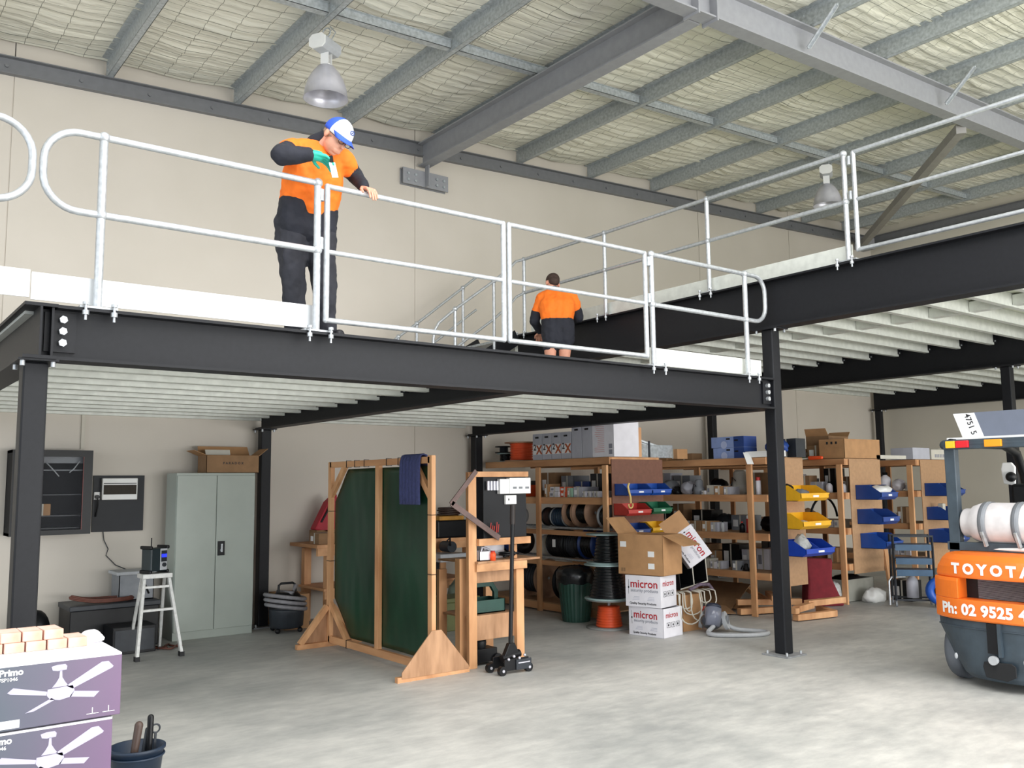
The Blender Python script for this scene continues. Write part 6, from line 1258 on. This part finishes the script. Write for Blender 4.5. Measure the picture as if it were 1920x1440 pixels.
t.part('motor_housing', E_((0.06, 0.0, 0.16), (0.085, 0.09, 0.10), -15), mat('gloss_charcoal', '3a3f49'), b)
for s in (-1, 1): m_ = MB(); q = Mx @ V((0.09, s * 0.095 - 0.01, 0.09)); q2 = Mx @ V((0.09, s * 0.13 - 0.01, 0.10)); m_.cyl(q, q2, 0.10, n=28); w_i = t.part('wheel', m_, lgrey, b); m_ = MB(); m_.cyl(q2, Mx @ V((0.09, s * 0.14 - 0.01, 0.10)), 0.055, n=20); t.part('hub', m_, mgrey, w_i)
P = lambda a, b_, c_: V((a, b_, c_))
m_ = MB(); hp = [Mx @ V((-0.13, -0.05, 0.07)), P(7.73, 6.63, .03), P(7.74, 6.52, .026), P(7.82, 6.42, .025), P(7.93, 6.33, .025), P(8.06, 6.25, .025), P(8.17, 6.21, .025), P(8.27, 6.22, .025), P(8.33, 6.28, .025), P(8.32, 6.38, .025), P(8.24, 6.50, .025), P(8.16, 6.62, .04), Mx @ V((0.13, -0.09, 0.08))]
def smoothpts(p, n=4):
    for _ in range(n - 2):
        q = [p[0]]
        for a, b_ in zip(p, p[1:]): q += [a.lerp(b_, .25), a.lerp(b_, .75)]
        p = q + [p[-1]]
    return p
m_.tube(smoothpts([V(q) for q in hp]), 0.024, 10); t.part('hose', m_, whitehose, b); t.done()
# timber offcuts and flattened cartons under the second row
random.seed(3)
nm_ = 0
tl = [((9.30, 6.60, .05), (9.95, 6.50, .05), .09), ((9.28, 6.85, .13), (9.28, 6.55, .13), .08), ((9.95, 6.50, .05), (10.15, 6.85, .05), .09), ((9.2, 7.35, .05), (9.9, 7.1, .05), .09), ((9.35, 7.5, .14), (10.0, 7.0, .14), .09), ((9.4, 6.95, .23), (10.0, 7.5, .20), .08), ((9.75, 6.75, .16), (10.35, 6.62, .17), .09), ((9.88, 7.38, .10), (9.98, 7.95, .28), .07), ((9.5, 8.2, .06), (9.6, 7.4, .06), .09), ((9.35, 6.62, .14), (9.8, 6.72, .14), .09)]
tdesc = ['front piece along the bottom of the offcut pile', 'short piece across the left end of the offcut pile', 'piece at the right corner of the offcut pile', 'flat piece lying behind the front post of the offcut pile', 'second layer piece slanting back in the offcut pile', 'top piece crossing the others in the offcut pile', 'pale piece poking out to the right beyond the offcut pile', 'thin tilted piece leaning at the back left of the offcut pile', 'piece lying deep under the shelf behind the offcut pile', 'short piece lying on the front one in the offcut pile']
for (a, b, s), d in zip(tl, tdesc): m_ = MB(); m_.bar(a, b, s, s * 0.8); solo('timber_offcut', m_, pine, d, 'timber', 'timber offcuts on the floor', bevel=0.004)
m_ = MB(); m_.add([(8.75, 7.80, .02), (9.2, 7.40, .02), (9.28, 7.62, .08), (8.95, 8.15, .16), (8.75, 7.80, .03), (9.2, 7.40, .03), (9.28, 7.62, .09), (8.95, 8.15, .17)], [(0, 3, 2, 1), (4, 5, 6, 7), (0, 1, 5, 4), (1, 2, 6, 5), (2, 3, 7, 6), (3, 0, 4, 7)]); solo('flattened_carton', m_, cardd, 'flattened brown carton lying at an angle left of the offcut pile', 'cardboard')
m_ = MB(); m_.add([(9.34, 8.3, .04), (9.37, 7.6, .04), (9.9, 7.7, .3), (9.9, 8.4, .3), (9.34, 8.3, .05), (9.37, 7.6, .05), (9.9, 7.7, .31), (9.9, 8.4, .31)], [(0, 3, 2, 1), (4, 5, 6, 7), (0, 1, 5, 4), (1, 2, 6, 5), (2, 3, 7, 6), (3, 0, 4, 7)]); solo('flattened_carton', m_, cardd, 'flattened brown carton leaning back under the bottom shelf of the yellow bin row', 'cardboard')
clutter_item('carton', 'dark brown', V((9.75, 8.9, 0)), .5, .4, .32, 'dull brown carton on the floor deep under the yellow bin row', None)
# around the third row
m_ = MB(); m_.prism([(0, 0), (0.52, 0), (0.36, 0.36), (0.38, 0.62), (0.0, 0.64), (0.02, 0.3)], (10.50, 7.25, 0), V((0.83, -0.55, 0)), Z, V((0.5, 0.83, 0)), 0.22)
solo('red_folding_seat', m_, redcl, 'dark red padded seat standing on the floor between second and third rows', 'seat', bevel=0.03)
m_ = MB(); m_.prism([(0, 0), (0.34, 0), (0.42, 0.5), (0.4, 0.78), (0.06, 0.82), (-0.02, 0.5)], (10.62, 7.9, 0.3), V((0.83, -0.55, 0)), Z, V((0.5, 0.83, 0)), 0.3); solo('black_chair_back', m_, blk, 'black moulded object behind the dark red seat', 'chair', bevel=0.03)
m_ = MB(); m_.tube(arc((11.35, 7.5, 1.10), X, Z, 0.33, pi * 0.05, pi * 0.95, 14), 0.016, 8); solo('black_strap', m_, blk, 'black hoop handle arching over the brown parcel on the third row', 'strap')
t = otray('grey_crate', 'open grey box on the floor under the third row blue bins', 11.25, 11.95, 7.15, 7.55, 0.0, 0.30, mat('stone_grey_plastic', 'a8a89f', 0.5, 0, 0.05, 9), 'crate'); t.done()
rag('dark_contents', blk, (11.6, 7.35, 0.2), (0.28, 0.15, 0.10), 'dark cables heaped in the open grey box', 'cable', 6)
rag('plastic_bag', poly, (11.02, 7.18, 0.0), (0.10, 0.08, 0.20), 'clear wrapped bundle standing left of the third row front post', 'bag', 7)
rag('plastic_bag', white, (11.62, 6.95, 0.0), (0.20, 0.12, 0.13), 'crumpled white plastic bag on the floor right of the third row post', 'bag', 9)
# step trolley
t = Thing('step_trolley', 'blue grey steel shelf trolley on castors between third and farthest rows', 'trolley'); q0 = V((11.38, 6.50, 0)); q1 = V((11.68, 6.12, 0)); du = (q1 - q0).normalized(); dv = V((du.y * -1, du.x, 0)); Wd = (q1 - q0).length
G2 = lambda a, b, z: q0 + du * a + dv * b + Z * z
for a in (0, Wd):
    for b in (0, 0.30): m_ = MB(); m_.bar(G2(a, b, 0.08), G2(a, b * 0.9 + 0.03, 0.93), 0.025, 0.025); t.part('frame_leg', m_, dgrey)
for z in (0.92, 0.09):
    m_ = MB(); m_.bar(G2(0, 0, z), G2(Wd, 0, z), 0.022, 0.022); t.part('cross_bar', m_, dgrey); m_ = MB(); m_.bar(G2(0, .3, z), G2(Wd, .3, z), 0.022, 0.022); t.part('cross_bar', m_, dgrey)
for i, z in enumerate((0.80, 0.62, 0.47)):
    m_ = MB(); P4 = [G2(0.02, -0.02, z), G2(Wd - 0.02, -0.02, z), G2(Wd - 0.02, 0.28, z), G2(0.02, 0.28, z)]
    m_.add(P4 + [p + Z * 0.012 for p in P4], [(0, 3, 2, 1), (4, 5, 6, 7), (0, 1, 5, 4), (1, 2, 6, 5), (2, 3, 7, 6), (3, 0, 4, 7)]); m_.bar(G2(0.02, -0.02, z - 0.03), G2(Wd - 0.02, -0.02, z - 0.03), 0.012, 0.075); t.part('tray_shelf', m_, mat('steel_blue_paint', '3f5c78' if i != 1 else '3f5c78', 0.4, 0, 0.08, 9))
for a in (0, Wd): m_ = MB(); m_.bar(G2(a, 0, 0.06), G2(a, 0, 0.09), 0.02, 0.02); m_.cyl(G2(a, -0.01, 0.035) - du * 0.01, G2(a, -0.01, 0.035) + du * 0.01, 0.035, n=14); t.part('castor', m_, mgrey)
for a in (0, Wd): m_ = MB(); m_.cyl(G2(a, 0.29, 0.035) - du * 0.01, G2(a, 0.29, 0.035) + du * 0.01, 0.035, n=14); m_.cyl(G2(a, 0.29, 0.03), G2(a, 0.29, 0.1), 0.012, n=8); t.part('castor', m_, mgrey)
t.done()
m_ = MB(); m_.tube([(11.33, 6.56, 0.02), (11.33, 6.56, 0.33), (11.38, 6.55, 0.38), (11.56, 6.46, 0.38)], 0.014, 8); solo('chrome_chair_frame', m_, galvtube, 'bent chrome tube frame standing left of the shelf trolley', 'chair frame')
t = Thing('lay_flat_hose', 'roll of bright blue hose hanging low on the shelf trolley', 'hose'); m_ = MB(); m_.tube([V((11.66, 6.04, 0.22)) + (du * cos(a) * 0.13 + Z * sin(a) * 0.13) for a in [2 * pi * i / 26 for i in range(26)]], 0.055, 12, closed=True); t.part('outer_coil', m_, bluehose); m_ = MB(); m_.tube([V((11.70, 5.97, 0.155)) + (du * cos(a) * 0.09 + Z * sin(a) * 0.09) for a in [2 * pi * i / 26 for i in range(26)]], 0.045, 12, closed=True); t.part('inner_coil', m_, mat('royal_blue_plastic', '1b46b8')); t.done()
clutter_item('jug', 'grey', V((11.66, 6.42, 0.102)), .15, .17, .34, 'off white jug standing inside the shelf trolley beside the blue hose', None)
solo('leaning_plank', MB().bar((11.98, 6.90, 0.0), (12.0, 7.0, 0.90), 0.09, 0.03, (0, 1, 0)), pine, 'narrow pale plank leaning behind the shelf trolley', 'timber')
clutter_item('carton', 'black', V((12.1, 6.75, 0)), .3, .25, .28, 'black box on the floor behind the shelf trolley', None)

# ---------------------------------------------------------------- forklift
t = Thing('forklift', 'orange and slate forklift seen from behind with a gas bottle, cut by the right edge', 'forklift'); yc = 3.42
def cw(hw, xr, bul, z, n=24): return [V((xr + bul * abs(s) ** 3.2, yc - s * hw, z)) for s in [-1 + 2 * i / n for i in range(n + 1)]]
def loft(rows, mm, nm, back=0.45, par=None, caps=True, label=None, bevel=0.0):
    m_ = MB(); n = len(rows[0]); full = []
    for r in rows: full.append(r + [V((r[-1].x + back, r[-1].y, r[-1].z)), V((r[0].x + back, r[0].y, r[0].z))])
    k = n + 2; vs_ = [p for r in full for p in r]
    fs = [(i * k + j, i * k + (j + 1) % k, (i + 1) * k + (j + 1) % k, (i + 1) * k + j) for i in range(len(rows) - 1) for j in range(k)]
    fs += [tuple(range(k))[::-1], tuple(range((len(rows) - 1) * k, len(rows) * k))]
    m_.add(vs_, fs); return t.part(nm, m_, mm, par, label, bevel=bevel)
# orange hood
loft([cw(.50, 7.395, .14, .865), cw(.505, 7.388, .14, .89), cw(.49, 7.385, .14, .95), cw(.455, 7.40, .13, 1.01), cw(.42, 7.44, .11, 1.05), cw(.39, 7.50, .10, 1.068), cw(.37, 7.58, .08, 1.075)], oranfl, 'engine_hood', .5, bevel=0.008)
# counterweight band with a through opening
def seg(s0, s1, hw, xr, bul, zs_, mm, nm, dep=0.16, n=8):
    m_ = MB(); rows = []
    for z, o in zs_:
        rows.append([V((xr + o + bul * abs(s) ** 3.2, yc - s * hw, z)) for s in [s0 + (s1 - s0) * i / n for i in range(n + 1)]])
    k = 2 * (n + 1); vs_ = []
    for r in rows: vs_ += r + [V((p.x + dep, p.y, p.z)) for p in reversed(r)]
    fs = [(i * k + j, i * k + (j + 1) % k, (i + 1) * k + (j + 1) % k, (i + 1) * k + j) for i in range(len(rows) - 1) for j in range(k)] + [tuple(range(k))[::-1], tuple(range((len(rows) - 1) * k, len(rows) * k))]
    m_.add(vs_, fs); return t.part(nm, m_, mm, bevel=0.006)
XR_ = 7.36
seg(-1, 1, .52, XR_, .16, [(.535, .01), (.55, 0), (.70, 0)], oranfl, 'counterweight_band', .5, 30)
seg(-1, -.50, .52, XR_, .16, [(.70, 0), (.84, 0), (.865, .012)], oranfl, 'counterweight_side', .5)
seg(.50, 1, .52, XR_, .16, [(.70, 0), (.84, 0), (.865, .012)], oranfl, 'counterweight_side', .5)
m_ = MB(); m_.box((XR_ + .17, yc - .33, .70), (XR_ + .19, yc + .33, .87)); g_ = t.part('radiator_panel', m_, blk)
m_ = MB()
for k in range(18): m_.box((XR_ + .155, yc - .32 , .705 + k * .009), (XR_ + .165, yc + .16, .709 + k * .009))
t.part('radiator_grille', m_, mgrey, g_)
# lower slate casting
loft([cw(.27, 7.46, .08, .07), cw(.31, 7.43, .09, .11), cw(.40, 7.41, .12, .25), cw(.47, 7.395, .14, .40), cw(.50, 7.39, .14, .47), cw(.505, 7.395, .14, .535)], slate, 'lower_counterweight', .45, bevel=0.006)
m_ = MB(); m_.tube([p + V((-0.004, 0, 0)) for p in cw(.502, 7.39, .14, .475)], 0.006, 6); t.part('casting_line', m_, slate)
m_ = MB(); m_.box((7.372, yc - .035, .30), (7.40, yc + .05, .53)); q = t.part('tow_slot_shade', m_, blk); m_ = MB(); m_.box((7.36, yc - .06, .28), (7.40, yc - .035, .535)); t.part('slot_cheek', m_, slate, q)  # dark block set proud of the casting, shade inside the tow slot
m_ = MB(); m_.cyl((7.39, yc + .01, .25), (7.355, yc + .01, .25), .035, n=14); t.part('tow_pin', m_, lgrey, q)
m_ = MB(); m_.prism([(-.12, .0), (-.10, -.08), (.06, -.09), (.13, -.05), (.13, .03), (.10, .05), (-.11, .04)], (7.392, yc - .02, .19), -Y, Z, -X, 0.012); t.part('recess_shade', m_, mat('shadow_black', '16171a', 0.7, 0, 0), bevel=0.005)  # raised dark plate in place of the shade within the recess
for y, z in ((yc + .32, .24), (yc - .22, .26), (yc - .22, .20)): m_ = MB(); m_.sph((7.405 if y > yc else 7.385, y, z), (.006, .014, .024), 8); t.part('scrape_mark', m_, lgrey)
for s in (1, -1):
    m_ = MB(); wy = yc + s * .425; m_.lathe([(0, -.07), (.15, -.07), (.24, -.06), (.255, -.03), (.255, .03), (.24, .06), (.15, .07), (0, .07)], (7.78, wy, .255), (0, 1, 0), 36); w_i = t.part('rear_wheel', m_, rubber); m_ = MB(); m_.lathe([(0, .075), (.13, .075), (.14, .06)], (7.78, wy, .255), (0, s, 0), 24); t.part('rim', m_, lgrey, w_i)
m_ = MB(); m_.box((7.9, yc - .48, .12), (9.4, yc + .48, .62)); t.part('chassis', m_, slate, bevel=0.02)
m_ = MB(); m_.box((7.85, yc - .42, .62), (8.5, yc + .42, 1.06)); t.part('engine_cover', m_, dgrey, bevel=0.03)
for s in (1, -1): m_ = MB(); wy = yc + s * .50; m_.lathe([(0, -.1), (.2, -.1), (.30, -.09), (.32, -.05), (.32, .05), (.30, .09), (.2, .1), (0, .1)], (9.25, wy, .32), (0, 1, 0), 32); t.part('front_wheel', m_, rubber)
# overhead guard
for s in (1, -1):
    m_ = MB(); m_.bar((7.62, yc + s * .36, 1.04), (7.62, yc + s * .36, 1.94), 0.09, 0.075, (1, 0, 0)); t.part('guard_post', m_, slate, bevel=0.006)
    m_ = MB(); m_.tube([(7.62, yc + s * .36, 1.97), (8.6, yc + s * .36, 1.97), (8.85, yc + s * .36, 1.90), (8.98, yc + s * .36, 1.70), (9.15, yc + s * .36, 1.0), (9.15, yc + s * .36, .6)], .04, 10); t.part('guard_side', m_, blk)
m_ = MB(); m_.cap((7.60, yc + .40, 1.955), (7.60, yc - .40, 1.955), .042, .042, 16); m_.bar((7.6, yc + .4, 1.955), (7.6, yc - .4, 1.955), .08, .08, Z); gb = t.part('rear_guard_bar', m_, slate, bevel=0.006)
for (ya_, yb_, mm, nm) in ((.37, .285, ambery, 'indicator_lens'), (.285, .175, redl, 'brake_lens'), (.05, -.09, amber, 'indicator_lens')): m_ = MB(); m_.box((7.535, yc + yb_, 1.925), (7.562, yc + ya_ - .004, 1.985)); t.part(nm, m_, mm, gb, bevel=0.006)
for k in range(4): m_ = MB(); m_.box((7.75 + .25 * k, yc - .36, 1.97), (7.79 + .25 * k, yc + .36, 1.99)); t.part('guard_slat', m_, blk)
m_ = MB(); m_.prism([(-.05, -.09), (.05, -.11), (.06, .06), (.03, .10), (-.05, .10), (-.065, .04)], (8.55, yc + .30, 1.71), -Y, Z, -X, 0.03); t.part('mirror', m_, white, bevel=0.01); m_ = MB(); m_.sph((8.50, yc + .27, 1.68), .045, 10); t.part('beacon', m_, blk)
# gas bottle on its cradle
m_ = MB(); m_.bar((7.60, yc + .42, 1.11), (7.60, yc - .42, 1.11), .05, .07, Z); m_.bar((7.62, yc + .36, 1.0), (7.62, yc + .36, 1.14), .09, .09, (1, 0, 0)); cr = t.part('bottle_cradle', m_, slate, bevel=0.004)
m_ = MB(); m_.lathe([(0, 0), (.115, 0), (.12, .01), (.12, .06), (.145, .085), (.168, .15), (.17, .18), (.17, .58), (.15, .68), (.1, .73), (0, .74)], (7.68, yc + .30, 1.30), (0, -1, 0), 36); gbt = t.part('gas_bottle', m_, canm)
for d in (.20, .46): m_ = MB(); m_.tube([(7.68 + .176 * cos(a), yc + .30 - d, 1.30 + .176 * sin(a)) for a in [2 * pi * i / 32 for i in range(32)]], 0.004, 4, closed=True); m_.lathe([(.174, -.03), (.176, -.03), (.176, .03), (.174, .03)], (7.68, yc + .30 - d, 1.30), (0, 1, 0), 36); st_ = t.part('strap', m_, mgrey, gbt); m_ = MB(); m_.bar((7.515, yc + .30 - d, 1.24), (7.56, yc + .29 - d, 1.12), .02, .03); t.part('buckle', m_, galv, st_)
m_ = MB(); m_.box((7.70, yc - .4, 1.0), (8.1, yc + .40, 1.12)); t.part('seat_base', m_, blk, bevel=0.02)
m_ = MB(); m_.box((8.35, yc - .25, 1.2), (8.45, yc + .22, 1.62)); t.part('seat_back', m_, blk, bevel=0.03)
# lettering follows the curved faces
def bend(y0, z0, hw, xr, bul, o=-0.006):
    def f(x, y):
        yy = y0 - x; s = (yc - yy) / hw; return V((xr + bul * abs(s) ** 3.2 + o, yy, z0 + y))
    return f
t.part('lettering', text('TOYOTA', .112, (0, 0, 0), -Y, Z, -X, 0, .006, spacing=1.55, bend=bend(yc + .315, .905, .498, 7.388, .14, -.008)), whitep)
t.part('lettering', text('Ph: 02 9525 4', .118, (0, 0, 0), -Y, Z, -X, 0, .005, spacing=1.05, bend=bend(yc + .425, .582, .52, XR_, .16)), whitep)
t.done()
m_ = MB(); m_.cap((7.60, yc + .24, 1.095), (7.58, yc - .30, 1.105), .018, .018, 10); solo('white_rag', m_, white, 'folded white cloth lying along the forklift hood', 'cloth')
t = Thing('numbered_box', 'grey box with a white numbered label lying on the forklift roof', 'box'); m_ = MB(); m_.prism([(.33, 0), (.40, .21), (-.50, .21), (-.50, 0)], (7.78, yc, 2.02), Y, Z, X, .30); b = t.part('box_body', m_, mat('blue_grey_box', '6d7484', 0.6, 0, 0.03, 9))
m_ = MB(); m_.prism([(.33, 0.002), (.40, .208), (.22, .208), (.15, .002)], (7.779, yc, 2.02), Y, Z, -X, .002); t.part('white_label', m_, whitep, b)
t.part('lettering', text('4751 5', .068, (7.777, yc + .305, 2.215), (0, -.30, -.954), (0, -.954, .30), -X, .002, .001), blackp, b)
m_ = MB(); m_.box((7.68, yc - .5, 2.0), (8.15, yc + .42, 2.018)); t.part('white_sheet', m_, whitep, b); t.done()

# ---------------------------------------------------------------- foreground left
def fanbox(label, z, dx):
    t = Thing('fan_carton', label, 'box', 'ceiling fan cartons'); w_, d_, h_ = .465, .46, .244
    m_ = MB(); m_.box((-w_ / 2, -d_ / 2, 0), (w_ / 2, d_ / 2, h_)); t.part('carton_body', m_, fan_m, bevel=0.003)
    m_ = MB(); m_.box((-w_ / 2 + .001, -d_ / 2 + .001, h_ - .0005), (w_ / 2 - .001, d_ / 2 - .001, h_ + .0012)); m_.box((-w_ / 2 + .002, -d_ / 2 - .0008, h_ - .007), (w_ / 2 - .002, -d_ / 2, h_)); t.part('white_lid', m_, cardw)
    y = -d_ / 2; w0 = V((-w_ / 2, y, 0))
    t.part('lettering', text('Primo', .034, (-w_ / 2 + .022, y, .205), X, Z, -Y, .0015, .0014), whitep); t.part('lettering', text('FSP1046', .019, (-w_ / 2 + .022, y, .184), X, Z, -Y, .0015, .0004), whitep)
    m_ = MB(); cx, cz = -w_ / 2 + .238, .105; o = (0, y - .0008, 0)
    def pf(pl): m_.prism(pl, (cx, y - .0004, cz), X, Z, -Y, .0012)
    pf([(-.035, .115), (-.015, .12), (.015, .12), (.022, .112), (.02, .098), (-.012, .096), (-.03, .1)]); pf([(-.004, .098), (.004, .098), (.006, .07), (.018, .05), (.03, .035), (-.03, .035), (-.016, .052), (-.006, .07)])
    pf([(-.045, .03), (.045, .035), (.052, .015), (.04, -.008), (0, -.016), (-.035, -.01), (-.048, .008)])
    pf([(.02, .035), (.15, .112), (.175, .112), (.195, .09), (.19, .084), (.045, .022)]); pf([(.05, .012), (.145, -.002), (.125, -.022), (.035, -.008)]); pf([(-.045, .022), (-.165, .052), (-.185, .036), (-.175, .03), (-.05, .008)]); pf([(-.03, -.004), (-.12, -.048), (-.09, -.045), (-.018, -.012)])
    t.part('fan_picture', m_, mat('lilac_white_print', 'bcb7cf', 0.5, 0, 0))
    t.part('white_panel', MB().box((-w_ / 2 + .018, y - .0015, .008), (-w_ / 2 + .10, y, .038)), whitep); m_ = MB()
    for a in (.105, .165): m_.box((a, y - .0015, .018), (a + .045, y, .020)); m_.box((a + .02, y - .0015, .020), (a + .023, y, .042))
    t.part('feature_icons', m_, whitep); return t.done((0.792 + dx, 4.20, z))
for i in range(4): fanbox(('lowest ceiling fan carton of the stack, on the floor', 'ceiling fan carton, third from the top of the stack', 'ceiling fan carton, second from the top of the stack', 'top ceiling fan carton of the stack, carrying the bricks')[i], .251 * i + 0.0, (-.02, -.01, -.028, 0)[i])
def brickm(w_, d_, h_): m_ = MB(); m_.box((-w_ / 2, -d_ / 2, 0), (w_ / 2, d_ / 2, h_)); return m_
random.seed(5); bz = 1.0 - 0.0
br_i = 0
for lay, n_, x0_ in ((0, 5, .592), (1, 4, .585)):
    for k in range(n_):
        x = x0_ + k * (.079 if lay == 0 else .077); yy = 4.315 - 0.004 * k + (.012 if lay else 0)
        solo('clay_brick', brickm(.074, .15, .040), brick_m, f'pale orange brick on the fan cartons, {("bottom", "top")[lay]} layer, {ORD[k]} from the left', 'brick', 'bricks on the fan cartons', loc=V((x, yy, .9982 + .0405 * lay)), rz=random.uniform(-.04, .04), bevel=0.003)
rag('crumpled_wrap', cardw, (.985, 4.34, .9985), (.05, .06, .03), 'crumpled white wrapping at the right of the bricks', 'wrapping', 11)
t = Thing('tool_bucket', 'dark blue bucket of hand tools beside the ceiling fan cartons', 'bucket'); c_ = V((1.435, 5.20, 0))
m_ = MB(); m_.lathe([(0, 0), (.10, 0), (.105, .01), (.135, .27), (.145, .275), (.145, .29), (.13, .29), (.10, .02), (0, .02)], c_, n=36); b = t.part('bucket_body', m_, mat('dusty_navy_plastic', '1a2a3e', 0.5, 0, 0.15, 9))
m_ = MB(); m_.tube([c_ + V((.137 * cos(a), .137 * sin(a), .245)) for a in [2 * pi * i / 36 for i in range(36)]], .006, 6, closed=True); t.part('rim_band', m_, mat('dusty_navy_plastic', '1a2a3e'), b)
m_ = MB()
for k in range(5): a = -2.1 + .13 * k; m_.box((-.008, -.001, 0), (.008, .001, .022), Matrix.Translation(c_ + V((.129 * cos(a), .129 * sin(a), .10))) @ Matrix.Rotation(a + pi / 2, 4, 'Z'))
t.part('white_markings', m_, whitep, b); t.done()
for k, (a, b2, r, mm, lb) in enumerate((((-.05, -.02, .04), (.0, -.02, .40), .022, mat('brown_handle', '4a3a33', 0.5, 0, 0.1, 9), 'short brown tool handle standing up at the left of the bucket'), ((.06, .0, .04), (.075, .03, .42), .017, blk, 'black tool handle standing up at the right of the bucket'), ((.02, .05, .04), (.07, .06, .35), .014, dgrey, 'dark grey tool handle leaning at the back of the bucket'))):
    t = Thing('hand_tool', lb, 'hand tool'); m_ = MB(); m_.cap(c_ + V(a), c_ + V(b2), r * .7, r, 12); t.part('handle_grip', m_, mm); m_ = MB(); m_.cyl(c_ + V(a), c_ + (V(a) * .7 + V(b2) * .3), r * .9, n=10); t.part('shank', m_, mgrey); t.done()
m_ = MB(); m_.tube([c_ + V((.10, .02, .36)) + V((.022 * cos(a), 0, .022 * sin(a))) for a in [2 * pi * i / 16 for i in range(16)]], .005, 6, closed=True); m_.bar(c_ + V((.09, .02, .05)), c_ + V((.10, .02, .34)), .012, .008); solo('snips', m_, dgrey, 'dark ring handled snips standing at the right rim of the bucket', 'hand tool')
